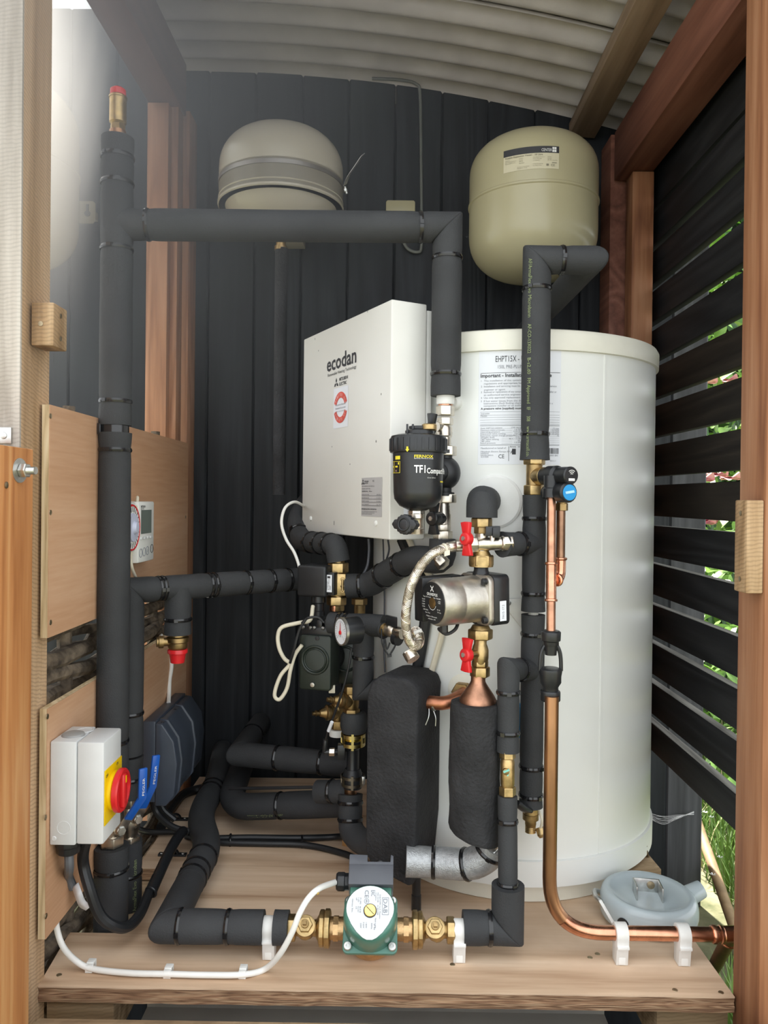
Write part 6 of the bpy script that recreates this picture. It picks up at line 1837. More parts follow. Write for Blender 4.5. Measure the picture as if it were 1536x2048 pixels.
b.tube(bezier([P(763, 1258, 1.385), P(764, 1285, 1.38), P(770, 1300, 1.38), P(778, 1312, 1.38)], 6), 0.0014, 8); b.tube(bezier([P(778, 1312, 1.38), P(788, 1296, 1.38), P(793, 1284, 1.38)], 6), 0.0016, 8); b.tube(bezier([P(770, 1278, 1.382), P(774, 1298, 1.38), P(780, 1285, 1.381)], 5), 0.0014, 8)
b.obox(P(779, 1312, 1.38), (1, 0, 0.2), (0, 1, 0), (0, 0, 1), 0.008, 0.003, 0.004)
b.build('cap_strap', RUBBER, sm)

# --- braided steel hose
ho = thing('braided_hose', P(815, 1300, 1.25), 'braided steel hose curving from the filling valve down to its free end', 'hose')
hp = bezier([P(914, 1091, 1.245), P(893, 1096, 1.235), P(868, 1106, 1.225), P(842, 1132, 1.22), P(822, 1172, 1.22), P(813, 1215, 1.222), P(812, 1252, 1.225), P(818, 1280, 1.228), P(829, 1292, 1.232), P(838, 1286, 1.245), P(839, 1272, 1.262), P(832, 1262, 1.275), P(824, 1268, 1.285)], 10)
MB().tube(hp, 0.0070, 16).build('hose_core', mat('hose_steel', (0.55, 0.52, 0.47), 0.35, 0.9, vary=0.15, scale=200), ho)
# the woven wires
def along(pts):
    ln = [0]
    for i in range(1, len(pts)): ln.append(ln[-1] + (pts[i] - pts[i - 1]).length)
    return ln
ln = along(hp); tot = ln[-1]
N = 260
cen = [at_length(hp, tot * i / N) for i in range(N + 1)]
xx, yy, _ = frame_for(cen[0][1]); prv = cen[0][1]; frs = []
for c_, t_ in cen:
    q_ = prv.rotation_difference(t_); xx = q_ @ xx; yy = q_ @ yy; prv = t_; frs.append((c_, xx.copy(), yy.copy()))
br_ = MB()
for dirn in (1, -1):
    for k in range(10):
        pts = []
        for i in range(0, N + 1, 1):
            c_, x_, y_ = frs[i]
            a = dirn * (tot * i / N) / 0.013 * PI + 2 * PI * k / 10
            pts.append(c_ + (x_ * math.cos(a) + y_ * math.sin(a)) * 0.0071)
        br_.tube(pts, 0.00075, 3, mitre=False)
bo_ = br_.build('wire_braid', NICKEL, ho, angle=80); bo_['kind'] = 'stuff'
b = MB(); b.lathe([(0.0082, 0), (0.0086, 0.004), (0.0086, 0.016), (0.0076, 0.018)], P(914, 1091, 1.245), (hp[4] - hp[0]), 20); b.build('end_ferrule', NICKEL, ho)
b = MB(); b.torus(P(889, 1098, 1.233), hp[8] - hp[4], 0.0080, 0.0016, 20, 6, 1.6); b.obox(P(894, 1106, 1.226), (1, 0, 0.3), (0, 1, 0), (0, 0, 1), 0.009, 0.007, 0.008); b.build('cream_tie', CREAMP, ho)
b = MB(); hexnut(b, P(820, 1309, 1.235), (0.45, -0.35, -0.8), 0.0108, 0.013); b.lathe([(0.0098, -0.006), (0.0112, 0.002), (0.0112, 0.008)], P(822, 1311, 1.232), (0.5, -0.5, -0.7), 20); b.build('loose_nut', NICKEL, ho)
b = MB(); b.obox(P(836, 1263, 1.262), (1, 0, 0.4), (0, 1, 0), (-0.4, 0, 1), 0.014, 0.007, 0.006); b.build('white_clip', WHITEP, ho, bevel=0.0008)

# nickel cap glimpsed behind the hose
nc = thing('nickel_cap_nut', P(880, 1135, 1.29), 'shiny nickel cap nut behind the top of the braided hose', 'nut')
b = MB(); hexnut(b, P(884, 1125, 1.285), (0.55, -0.5, -0.6), 0.0125, 0.014); b.build('hex_cap', NICKEL, nc, bevel=0.001)
b = MB(); b.lathe([(0.0085, -0.02), (0.0085, 0.0)], P(884, 1125, 1.285), (0.55, -0.5, -0.6), 16); b.build('cap_stem', NICKEL, nc)

# --- drain cock below the cold feed pipe
dk_ = thing('drain_cock', F2(1668), 'brass drain cock with a black lever, under the cold feed pipe', 'valve')
z = lambda py: F2(py).z
b = MB(); b.lathe([(0.0125, z(1628)), (0.0125, z(1616))], V((xE2, dE2, 0)), (0, 0, 1), 20); b.build('union_collar', BRASS, dk_)
MB().lathe([(0.0085, z(1652)), (0.0095, z(1648)), (0.0095, z(1640)), (0.0135, z(1638)), (0.0135, z(1627)), (0.0105, z(1625))], V((xE2, dE2, 0)), (0, 0, 1), 20).build('valve_body', OLDBRASS, dk_)
pr = []
for i in range(4): pr += [(0.0092, z(1664) + i * 0.003), (0.0080, z(1664) + i * 0.003 + 0.0015)]
MB().lathe(pr, V((xE2, dE2, 0)), (0, 0, 1), 18).build('hose_tail', BRASS, dk_)
b = MB(); b.lathe([(0.008, 0), (0.0085, 0.012), (0.006, 0.016)], P(1080, 1655, dE2), (0.25, -0.5, -0.85), 14); b.build('hanging_cap', BRASS, dk_)
b = MB(); b.tube(bezier([P(1078, 1622, dE2), P(1084, 1640, dE2 - 0.012), P(1081, 1658, dE2 - 0.005)], 6), 0.0022, 8); b.build('cap_strap', CREAMP, dk_)
b = MB(); b.tube(bezier([P(1062, 1621, 1.28), P(1048, 1617, 1.265), P(1034, 1606, 1.255)], 6), [0.0045, 0.0045, 0.0048, 0.0052, 0.0055, 0.0058, 0.006, 0.0062, 0.0064, 0.0064, 0.0064, 0.006, 0.005], 12); b.build('black_lever', BLACKP, dk_)

# --- ball valves with blue levers in the two left pipes
def ball_valve(x, d, pyc, tip0, tip1, label, dl):
    t = thing('lever_ball_valve', V((x, d, P(250, 1690, d).z)), label, 'valve', None)
    z = lambda py: P(250, py, d).z
    o = V((x, d, 0))
    b = MB(); hexnut(b, V((x, d, z(1603))), (0, 0, 1), 0.0195, 0.016); b.build('hex_nut', NICKEL, t, bevel=0.0006)
    b = MB(); hexnut(b, V((x, d, z(1681))), (0, 0, 1), 0.0205, 0.018); b.build('hex_nut', NICKEL, t, bevel=0.0006)
    MB().lathe([(0.0155, z(1672)), (0.0165, z(1662)), (0.0195, z(1655)), (0.0205, z(1640)), (0.0195, z(1625)), (0.0165, z(1618)), (0.0155, z(1610))], o, (0, 0, 1), 26).build('valve_body', NICKEL, t)
    st = V((x, d, z(pyc)))
    sd = V((0.72, -0.69, 0)).normalized()
    b = MB(); b.lathe([(0.0095, 0.012), (0.0095, 0.026), (0.0075, 0.027), (0.0075, 0.034)], st, sd, 16); b.build('stem', NICKEL, t)
    b = MB(); hexnut(b, st + sd * 0.034, sd, 0.0075, 0.006); b.build('stem_nut', STEEL, t)
    root = st + sd * 0.031
    a_, c_ = P(tip0[0], tip0[1], dl), P(tip1[0], tip1[1], dl)
    path = [root, root.lerp(a_, 0.35), a_, c_]
    b = MB()
    for i in range(len(path) - 1):
        d_ = path[i + 1] - path[i]
        b.obox((path[i] + path[i + 1]) / 2, d_, sd.cross(d_), sd, d_.length * 1.04, 0.0125 if i else 0.016, 0.0022)
    b.build('lever_arm', STEEL, t, bevel=0.0006)
    b = MB()
    for p0_, p1_ in ((root.lerp(a_, 0.35), a_), (a_, c_)):
        d_ = p1_ - p0_
        b.obox((p0_ + p1_) / 2, d_, sd.cross(d_), sd, d_.length * 1.06, 0.0145, 0.0058)
    lg_ = b.build('blue_grip', BLUE, t, bevel=0.0018)
    dd_ = (c_ - a_).normalized()
    LMp = plane_map(a_.lerp(c_, 0.1) + sd * 0.0032, -dd_ if dd_.z < 0 else dd_, sd.cross(dd_), 0.0006)
    b = MB(); letters(b, 'PEGLER', 0, -0.002, 0.004, LMp, w=(c_ - a_).length * 0.6); b.build('grip_lettering', WHITEINK, lg_, smooth=False)
ball_valve(xA, dA, 1650, (284, 1596), (286, 1538), 'nickel ball valve with a blue lever, nearest the grey isolator box', 1.262)
ball_valve(xB, dB, 1628, (305, 1573), (312, 1512), 'nickel ball valve with a blue lever, in the pipe behind the riser', 1.345)
# ================================================================== green pump on the floor line
dp_ = 1.19
def LX(px): return P(px, 1860, dp_).x
def LP(px): return V((LX(px), dp_, pz))
gpx = LX(741)
gp2 = thing('green_circulator_pump', V((gpx, dp_, 0.0)), 'green circulator pump with a silver name plate, at the front of the platform', 'pump')
ga = V((0, -math.cos(math.radians(47)), math.sin(math.radians(47))))
gu = V((0, math.sin(math.radians(47)), math.cos(math.radians(47))))
gs = V((1, 0, 0))
go = V((gpx, dp_ + 0.004, pz - 0.002))
b = MB(); b.lathe([(0.020, -0.034), (0.034, -0.028), (0.041, -0.014), (0.041, 0.010), (0.039, 0.014)], go, ga, 40)
b.tube([LP(655), LP(828)], 0.0165, 24)
b.build('bronze_volute', BRONZE, gp2, angle=50)
for px_, sg in ((812, 1), (672, -1)):
    b = MB(); b.tube([LP(px_ - 5), LP(px_ + 5)], 0.0185, 8); b.build('volute_neck_ring', BRONZE, gp2)
b = MB(); b.prism(round_sq(0.0415, 0.041, 0.008), go + ga * 0.012, gs, gu, ga, 0.009); fl2 = b.build('green_flange', PUMPGREEN, gp2, bevel=0.001)
for sx_, sy_ in ((1, 1), (1, -1), (-1, 1), (-1, -1)):
    b = MB(); b.lathe([(0.0062, 0.0), (0.0062, 0.0055), (0.0055, 0.0065), (0.0026, 0.0066), (0.0026, 0.004)], go + ga * 0.021 + gs * sx_ * 0.0335 + gu * sy_ * 0.0325, ga, 18); b.build('socket_bolt', STEEL, fl2)
MB().lathe([(0.0395, 0.018), (0.0405, 0.024), (0.0395, 0.034), (0.0405, 0.040), (0.0405, 0.056), (0.0395, 0.068), (0.037, 0.073), (0.033, 0.075)], go, ga, 56).build('motor_body', PUMPGREEN, gp2, angle=50)
gf = go + ga * 0.075
PMp = plane_map(gf, gs, gu, 0.0)
# teardrop name plate
tdp = []
for i in range(25):                                             # round top, sides running in to a blunt point
    a = math.radians(200 - 220 * i / 24)
    tdp.append((0.0355 * math.cos(a), 0.004 + 0.0315 * math.sin(a)))
tdp += [(0.0275, -0.018), (0.0190, -0.029), (0.0100, -0.0365), (0.004, -0.0392), (-0.004, -0.0392), (-0.0100, -0.0365), (-0.0190, -0.029), (-0.0275, -0.018)]
plate = MB().prism(tdp, gf, gs, gu, ga, 0.0012).build('name_plate', LABELPLATE, gp2, smooth=False)
MP2 = plane_map(gf + ga * 0.0012, gs, gu, 0.0005)
RT = lambda u, v: MP2(v, -u)                                   # lettering turned to read downwards
b = MB()
letters(b, 'DAB', -0.017, 0.0195, 0.0062, RT, w=0.020, bold=False)
for u0_, u1_, v0_, v1_ in ((-0.019, 0.0055, 0.0178, 0.0183), (-0.019, 0.0055, 0.0272, 0.0277), (-0.019, -0.0185, 0.0178, 0.0277), (0.005, 0.0055, 0.0178, 0.0277)): patch(b, u0_, u1_, v0_, v1_, RT)
letters(b, 'CE', -0.029, -0.0085, 0.006, RT, w=0.011); letters(b, 'EAC', -0.029, 0.001, 0.006, RT, w=0.0085)
arcm(b, RT, -0.0135, -0.0055, 0.0032, 0.0037, 0, 360, 24)
patch(b, -0.0158, -0.0112, -0.0058, -0.0052, RT); patch(b, -0.0150, -0.0120, -0.0068, -0.0064, RT); patch(b, -0.0138, -0.0132, -0.0055, -0.003, RT)
rows = [('DAB PUMPS S.p.A. Mestrino', -0.023, 0.0138, 0.034), ('VSA 55/180', -0.026, 0.0105, 0.014), ('Nr 60112962', -0.008, 0.0105, 0.014), ('circulator', -0.026, 0.0075, 0.012), ('Made in Italy', 0.010, 0.0075, 0.014),
        ('I 46W', 0.016, -0.006, 0.008), ('II 65W', 0.016, -0.010, 0.008), ('230V', 0.017, -0.014, 0.007), ('50Hz', 0.017, 0.002, 0.008), ('IP 44', 0.018, 0.006, 0.008),
        ('P1 (W)', -0.018, -0.0155, 0.009), ('I (A)', -0.018, -0.0185, 0.006), ('uF', -0.018, -0.0215, 0.004), ('46 65 85', -0.006, -0.0155, 0.009), ('0.2 0.3', -0.006, -0.0185, 0.008), ('2.6', -0.006, -0.0215, 0.004),
        ('Hmax 5m', -0.016, -0.0275, 0.018)]
for s_, u_, v_, w_ in rows: letters(b, s_, u_, v_, 0.0019, RT, w=w_)
b.build('plate_print', GREYINK, plate, smooth=False)
MB().lathe([(0.0098, 0.0008), (0.0098, 0.0016)], gf + ga * 0.0006, ga, 28).build('screw_seal', RUBBER, plate)
cs = MB().lathe([(0.0088, 0.001), (0.0088, 0.0028), (0.0082, 0.0034)], gf + ga * 0.0006, ga, 32).build('brass_centre_screw', mat('polished_brass', (0.86, 0.62, 0.22), 0.3, 1.0, vary=0.08), gp2)
b = MB(); b.obox(gf + ga * 0.0041, gs * 0.72 - gu * 0.69, gs * 0.69 + gu * 0.72, ga, 0.0155, 0.0009, 0.0006); b.build('screw_slot', RUBBER, cs, smooth=False)
# terminal box
tb_c = go + ga * 0.050 + gu * 0.053
b = MB(); b.obox(tb_c, gs, gu, ga, 0.069, 0.030, 0.050); tbx_ = b.build('terminal_box', GREYP, gp2, bevel=0.0015)
b = MB(); w_ = 0.069
b.prism([(-w_ / 2, 0), (w_ / 2, 0), (w_ / 2, 0.014), (w_ / 2 - 0.004, 0.016), (w_ / 2 - 0.005, 0.005), (-0.006, 0.005), (-0.006, 0.015), (-w_ / 2 + 0.001, 0.016), (-w_ / 2, 0.014)], tb_c + gu * 0.0155 - ga * 0.022, gs, gu, ga, 0.044)
b.build('terminal_lid', GREYP, gp2, bevel=0.0008)
b = MB(); b.lathe([(0.008, 0), (0.008, 0.008), (0.006, 0.01)], tb_c + gu * 0.018 + gs * 0.014 + ga * 0.004, gu, 18); b.build('speed_dial', BLACKP, gp2)
b = MB(); b.obox(tb_c - gu * 0.022 + ga * -0.004, gs, gu, ga, 0.064, 0.020, 0.034); b.build('green_neck', PUMPGREEN, gp2, bevel=0.003)
gl_ = tb_c - gs * 0.0345 - gu * 0.002
b = MB(); b.lathe([(0.0125, 0), (0.0125, 0.006), (0.0138, 0.007), (0.0138, 0.017), (0.0115, 0.020)], gl_, -gs, 12); b.build('cable_gland', BLACKP, gp2, bevel=0.0005)

def flange_valve(sg, pxs, label):
    """isolating valve: nut, ball body with a square spindle, flange union"""
    t = thing('isolating_valve', V((LP(pxs[1]).x, dp_, pz - 0.03)), label, 'valve')
    nut0, nut1, body, fl0, fl1 = pxs
    b = MB(); hexnut(b, LP((nut0 + nut1) / 2), (1, 0, 0), 0.0195, abs(LX(nut1) - LX(nut0))); b.build('hex_nut', BRASS, t, bevel=0.0008)
    L = abs(LX(fl0) - LX(nut1)); ax = V((sg, 0, 0))
    MB().lathe([(0.0118, -0.004), (0.0118, L * 0.1), (0.0165, L * 0.28), (0.0175, L * 0.45), (0.0145, L * 0.66), (0.0115, L * 0.74), (0.0125, L * 0.88), (0.0205, L * 1.0)], LP(nut1), ax, 26).build('valve_body', BRASS, t, angle=50)
    c = LP(body); sd = V((0, -0.74, 0.67)).normalized()
    b = MB(); b.lathe([(0.0155, 0.008), (0.0155, 0.0150), (0.0135, 0.0160)], c, sd, 26); b.build('spindle_boss', BRASS, t)
    b = MB(); hexnut(b, c + sd * 0.0195, sd, 0.0118, 0.007); b.build('gland_nut', BRASS, t, bevel=0.0005)
    b = MB(); b.lathe([(0.0062, 0.02), (0.0062, 0.027), (0.0058, 0.0275)], c, sd, 18); b.obox(c + sd * 0.030, gs, sd.cross(gs), sd, 0.006, 0.006, 0.007); b.build('square_spindle', OLDBRASS, t, bevel=0.0004)
    W = abs(LX(fl1) - LX(fl0)); f0 = LP(fl0)
    MB().lathe([(0.0225, 0), (0.0262, W * 0.08), (0.0262, W * 0.42), (0.0248, W * 0.44), (0.0248, W * 0.5), (0.0275, W * 0.52), (0.0275, W * 0.92), (0.0245, W)], f0, ax, 12).build('flange_union', BRASS, t, bevel=0.0008)
flange_valve(1, (575, 592, 612, 638, 661), 'brass isolating valve between the white clip and the green pump, on its left')
flange_valve(-1, (909, 893, 869, 846, 824), 'brass isolating valve between the green pump and the right white clip')

# ================================================================== electrics on the left
WX = -0.4870                                                     # face of the plywood
def wall_pt(px, py, x=WX):
    d = P(px, py, 1.0) - CAM
    return CAM + d * (x / d.x)
# grey isolator with the red and yellow switch
ix1 = -0.409
ia, ib = wall_pt(208, 1500, ix1), wall_pt(243, 1500, ix1)
iz1, iz0 = P(208, 1485, ia.y).z, P(208, 1690, ia.y).z
iso = thing('isolator_switch', V((-0.45, (ia.y + ib.y) / 2, iz0)), 'light grey isolator box with a red and yellow rotary switch, on the lower plywood', 'switch')
xm = wall_pt(152, 1550, -0.446).x; xm = -0.449
MB().box(WX + 0.0005, xm, ia.y - 0.0015, ib.y + 0.0015, iz0 - 0.001, iz1 + 0.001).build('box_base', GREYBOX, iso, bevel=0.0025)
MB().box(xm + 0.0008, ix1, ia.y, ib.y, iz0, iz1).build('box_lid', GREYBOX, iso, bevel=0.003)
ymid = (ia.y + ib.y) / 2
b = MB(); b.lathe([(0.0170, 0), (0.0155, 0.003), (0.0125, 0.0042), (0.002, 0.0044)], V((-0.466, ia.y + 0.030, iz1 + 0.0005)), (0, 0, 1), 28); b.build('grey_bung', mat('grey_rubber', (0.3, 0.3, 0.29), 0.6), iso)
b = MB(); b.torus(V((-0.458, ymid + 0.018, iz1 + 0.0008)), (0, 0, 1), 0.012, 0.0007, 24, 6); b.torus(wall_pt(129, 1655, -0.466) * 0 + V((-0.466, ia.y - 0.0012, P(129, 1655, ia.y).z)), (0, -1, 0), 0.0095, 0.0007, 24, 6); b.build('knockout_ring', GREYBOX, iso)
b = MB(); b.lathe([(0.004, 0), (0.003, 0.001)], V((-0.480, ia.y - 0.0012, iz0 + 0.009)), (0, -1, 0), 14); b.build('lid_screw', GREYBOX, iso)
szc = P(235, 1580, ymid).z
hw = (ib.y - ia.y) / 2
b = MB(); b.box(ix1, ix1 + 0.0012, ia.y + 0.002, ib.y - 0.001, szc - 0.040, szc + 0.040); yp = b.build('yellow_plate', YELLOW, iso, bevel=0.0004)
sc = V((ix1, ymid, szc))
MB().lathe([(0.0285, 0.001), (0.0285, 0.006), (0.027, 0.0075)], sc, (1, 0, 0), 36).build('yellow_collar', YELLOW, iso)
MB().lathe([(0.0300, 0.0075), (0.0318, 0.009), (0.0318, 0.015), (0.030, 0.017), (0.0255, 0.0172), (0.0245, 0.012), (0.002, 0.012)], sc, (1, 0, 0), 40).build('red_dial', RED, iso)
b = MB(); b.obox(sc + V((0.0155, 0, 0)), (0, 0, 1), (0, 1, 0), (1, 0, 0), 0.050, 0.0125, 0.009); gr_ = b.build('red_grip', RED, iso, bevel=0.003)
b = MB(); b.obox(sc + V((0.0202, 0, 0.017)), (0, 0, 1), (0, 1, 0), (1, 0, 0), 0.010, 0.0035, 0.0006); b.build('pointer_mark', YELLOW, gr_, smooth=False)
IM = plane_map(V((ix1 + 0.0013, ymid, szc)), (0, 1, 0), (0, 0, 1), 0.0005)
b = MB(); letters(b, 'OFF', -hw * 0.88, 0.029, 0.004, IM, w=0.009, bold=True); letters(b, 'ON', hw * 0.3, 0.033, 0.004, IM, w=0.007, bold=True); b.build('switch_lettering', INK, yp, smooth=False)
# gland and its cables
ga_ = V((-0.468, ia.y + 0.022, iz0))
MB().lathe([(0.0185, 0.0), (0.0185, -0.010), (0.0170, -0.011), (0.0170, -0.020), (0.0125, -0.023)], ga_, (0, 0, 1), 12).build('cable_gland', BLACKP, iso, bevel=0.0006)
cable('grey_flex', [ga_ + V((0, 0, -0.015)), ga_ + V((0.001, 0, -0.045)), P(137, 1752, 1.17), P(146, 1775, 1.18)], 0.0068, mat('grey_flex_jacket', (0.11, 0.115, 0.125), 0.5), 'short grey flex hanging from the gland of the isolator box')
lt = bezier([P(150, 1770, 1.172), P(157, 1790, 1.165), P(165, 1808, 1.172), P(178, 1816, 1.168)], 6)
b = MB()
for i in range(len(lt) - 1):
    w = V((0.7, -0.3, 0.65)) * 0.0085
    b.add([lt[i] - w, lt[i] + w, lt[i + 1] + w, lt[i + 1] - w], [(0, 1, 2, 3)])
fl_o = b.build('cable_label', PAPER, None); tag(fl_o, 'crumpled white label hanging on the grey flex under the isolator', 'label')
md = fl_o.modifiers.new('thickness', 'SOLIDIFY'); md.thickness = 0.0006
cable('isolator_cable', [V((-0.440, ia.y + 0.02, iz0 + 0.004)), P(166, 1720, 1.17), P(180, 1780, 1.165), P(200, 1830, 1.17), P(228, 1852, 1.18), P(256, 1853, 1.205), P(280, 1828, 1.245), P(297, 1788, 1.30), P(312, 1755, 1.345)], 0.0085, RUBBER, 'thick black cable looping under the isolator and up across the platform')
cj = thing('cable_conduit', P(330, 1730, 1.4), 'black conduit tube running back over the platform from the looping cable', 'conduit')
MB().tube(bezier([P(302, 1784, 1.305), P(330, 1722, 1.40), P(352, 1680, 1.48), P(366, 1662, 1.53)], 8), 0.0098, 14).build('conduit_tube', BLACKP, cj)
b = MB(); b.torus(P(302, 1784, 1.305), (0.3, 1, 0.3), 0.0095, 0.0022, 18, 8); b.build('conduit_collar', BLACKP, cj)
def saddle(px, py, label):
    a = P(px, py, 1.0); t = -CAM.z / (a - CAM).z; a = CAM + (a - CAM) * t
    tt_ = thing('saddle_clip', a, label, 'clip')
    b = MB(); b.obox(a + V((0, 0, 0.0022)), (1, 0, 0), (0, 1, 0), (0, 0, 1), 0.056, 0.012, 0.004); b.torus(a + V((0, 0, 0.002)), (0, 1, 0), 0.011, 0.0025, 18, 6, 2.2, 0, PI * 2)
    b.build('clip_body', BLACKP, tt_, bevel=0.0008)
    for s_ in (-1, 1):
        b = MB(); b.lathe([(0.0032, 0), (0.0028, 0.0014)], a + V((s_ * 0.021, 0, 0.004)), (0, 0, 1), 12); b.build('screw_head', STEEL, tt_)
saddle(345, 1711, 'black saddle clip over the conduit, nearer of the two')
saddle(351, 1640, 'black saddle clip behind, near the foot of the dark relay box')

# wiring box with its ribbed cover
wx1 = -0.438
wa, wb_ = 1.525, 1.752
wz1, wz0 = P(380, 1386, wb_).z, P(380, 1560 - 26, wb_).z
rbx = thing('wiring_box', V((-0.46, (wa + wb_) / 2, wz0)), 'dark blue-grey wiring box with two raised ridges, on the lower plywood behind the pipes', 'wiring box')
MB().box(WX + 0.0006, -0.462, wa, wb_, wz0 + 0.008, wz1).build('box_base', DARKP, rbx, bevel=0.002)
prof = [(-0.462, wz1 - 0.004), (-0.448, wz1 - 0.006), (-0.425, wz1 - 0.040), (-0.418, wz1 - 0.085), (-0.424, wz0 + 0.020), (-0.440, wz0), (-0.462, wz0)]
MB().prism([(x_, z_) for x_, z_ in prof], (0, wa, 0), (1, 0, 0), (0, 0, 1), (0, 1, 0), wb_ - wa).build('cover', DARKP, rbx, bevel=0.003, seg=3)
prof2 = [(x_ + (0.0035 if x_ > -0.46 else 0), z_ + (0.002 if z_ > wz1 - 0.05 else 0)) for x_, z_ in prof]
for f_ in (0.12, 0.60):
    y_ = wa + (wb_ - wa) * f_
    MB().prism(prof2, (0, y_, 0), (1, 0, 0), (0, 0, 1), (0, 1, 0), 0.010).build('ridge', DARKP, rbx, bevel=0.002)
for f_ in (0.06, 0.47):
    b = MB(); b.lathe([(0.003, 0), (0.0025, 0.0008)], V((-0.452, wa + (wb_ - wa) * f_, wz1 - 0.005)), (0.2, 0, 1), 10); b.build('lid_screw', RUBBER, rbx)
WMp = plane_map(V((-0.4212, wa + (wb_ - wa) * 0.2, wz0 + 0.030)), (0, 1, 0), (0.05, 0, 1), 0.0012)
for u_, w_ in ((0.0, 0.035), (0.115, 0.03)):
    letters(MB(), 'drayton', u_, 0.0, 0.008, WMp, w=w_).build('raised_lettering', RUBBER, rbx, smooth=False)
cable('white_cable', [P(321, 1270, 1.70), P(338, 1290, 1.71), P(343, 1330, 1.71), P(339, 1360, 1.705), P(338, 1388, 1.69), P(337, 1406, 1.665)], 0.0045, WHITECABLE, 'white cable dropping behind the relief valve into the wiring box')
MB_ = MB()
for i, (pts, r) in enumerate(((([P(300, 1556, 1.56), P(306, 1600, 1.56), P(316, 1628, 1.56), P(345, 1654, 1.545), P(380, 1664, 1.54)]), 0.0070), (([P(316, 1552, 1.58), P(318, 1590, 1.58), P(326, 1618, 1.58), P(350, 1640, 1.58)]), 0.0065), (([P(360, 1520, 1.70), P(352, 1545, 1.68), P(330, 1570, 1.62), P(322, 1600, 1.60)]), 0.0028))):
    cable('wiring_cable', pts, r, RUBBER, ['thicker black cable curving from the wiring box onto the platform', 'second black cable curving down beside the first under the wiring box', 'thin black lead under the far end of the wiring box'][i])

# controller and time switch on the upper plywood
cx1 = -0.462
ca1, cb1 = wall_pt(277, 1070, cx1), wall_pt(308, 1070, cx1)
kz1, kz0 = P(308, 1005, cb1.y).z, P(308, 1110, cb1.y).z
kz1 = P(277, 1003, ca1.y).z; kz0 = P(277, 1127, ca1.y).z
ct = thing('heating_controller', V((-0.475, (ca1.y + cb1.y) / 2, kz0)), 'white heating controller with a grey screen, on the upper plywood behind the riser', 'controller')
MB().box(WX + 0.0006, cx1, ca1.y, cb1.y, kz0, kz1).build('controller_case', WHITEP, ct, bevel=0.003)
kw = cb1.y - ca1.y; kh = kz1 - kz0
KM = plane_map(V((cx1, ca1.y, kz0)), (0, 1, 0), (0, 0, 1), 0.0006)
patch(MB(), kw * 0.14, kw * 0.80, kh * 0.47, kh * 0.86, KM).build('screen', LCD, ct, smooth=False)
b = MB(); letters(b, 'MITSUBISHI', kw * 0.12, kh * 0.90, kh * 0.035, KM, w=kw * 0.28, bold=True); letters(b, 'ELECTRIC', kw * 0.12, kh * 0.865, kh * 0.028, KM, w=kw * 0.2); b.build('case_lettering', INK, ct, smooth=False)
for i in range(4):
    b = MB(); b.obox(V((cx1 + 0.001, ca1.y + kw * (0.18 + 0.19 * i), kz0 + kh * 0.40)), (0, 1, 0), (0, 0, 1), (1, 0, 0), kw * 0.14, kh * 0.04, 0.003); b.build('button', GREYBOX, ct, bevel=0.0006)
for i, (u_, v_) in enumerate(((0.13, 0.16), (0.34, 0.17), (0.55, 0.18), (0.84, 0.20))):
    b = MB(); b.torus(V((cx1 + 0.0006, ca1.y + kw * u_, kz0 + kh * v_)), (1, 0, 0), kw * 0.085, 0.0006, 20, 5); bt_ = b.build('round_button', INK if i == 3 else GREYINK, ct)
    b = MB(); letters(b, 'iiO*'[i], kw * u_, kh * v_ - 0.003, 0.005, KM, align='C'); b.build('button_symbol', INK, bt_, smooth=False)
ts = thing('time_switch', V((-0.475, ca1.y - 0.02, kz0)), 'white time switch with a red-ringed dial, half hidden by the riser pipe', 'timer')
ty0, ty1 = ca1.y - 0.098, ca1.y - 0.004
tz0, tz1 = P(262, 1100, 1.44).z, P(262, 1004, 1.44).z
MB().box(WX + 0.0006, -0.466, ty0, ty1, tz0, tz1).build('timer_case', WHITEP, ts, bevel=0.003)
tcn = V((-0.466, ty1 - 0.046, (tz0 + tz1) / 2))
MB().lathe([(0.042, 0), (0.042, 0.008), (0.040, 0.0095)], tcn, (1, 0, 0), 40).build('timer_dial', WHITEP, ts)
b = MB(); b.torus(tcn + V((0.0085, 0, 0)), (1, 0, 0), 0.0395, 0.0022, 40, 6); b.build('red_ring', RED, ts)
b = MB(); b.lathe([(0.026, 0.0095), (0.025, 0.013), (0.012, 0.0135), (0.009, 0.019), (0.002, 0.0195)], tcn, (1, 0, 0), 28); b.build('inner_dial', mat('pale_blue_plastic', (0.55, 0.58, 0.72), 0.4), ts)
for i in range(24):
    a = 2 * PI * i / 24
    b = MB(); b.obox(tcn + V((0.0098, 0.0325 * math.cos(a), 0.0325 * math.sin(a))), (0, math.cos(a), math.sin(a)), (0, -math.sin(a), math.cos(a)), (1, 0, 0), 0.009, 0.0012, 0.0008); b.build('tick_mark', INK, ts, smooth=False)
cable('controller_lead', [P(272, 1010, 1.42), P(275, 995, 1.42), P(274, 1010, 1.415), P(269, 1060, 1.405), P(262, 1110, 1.40), P(264, 1135, 1.40), P(272, 1156, 1.42)], 0.0028, CREAMP, 'thin cream lead in front of the time switch and controller')

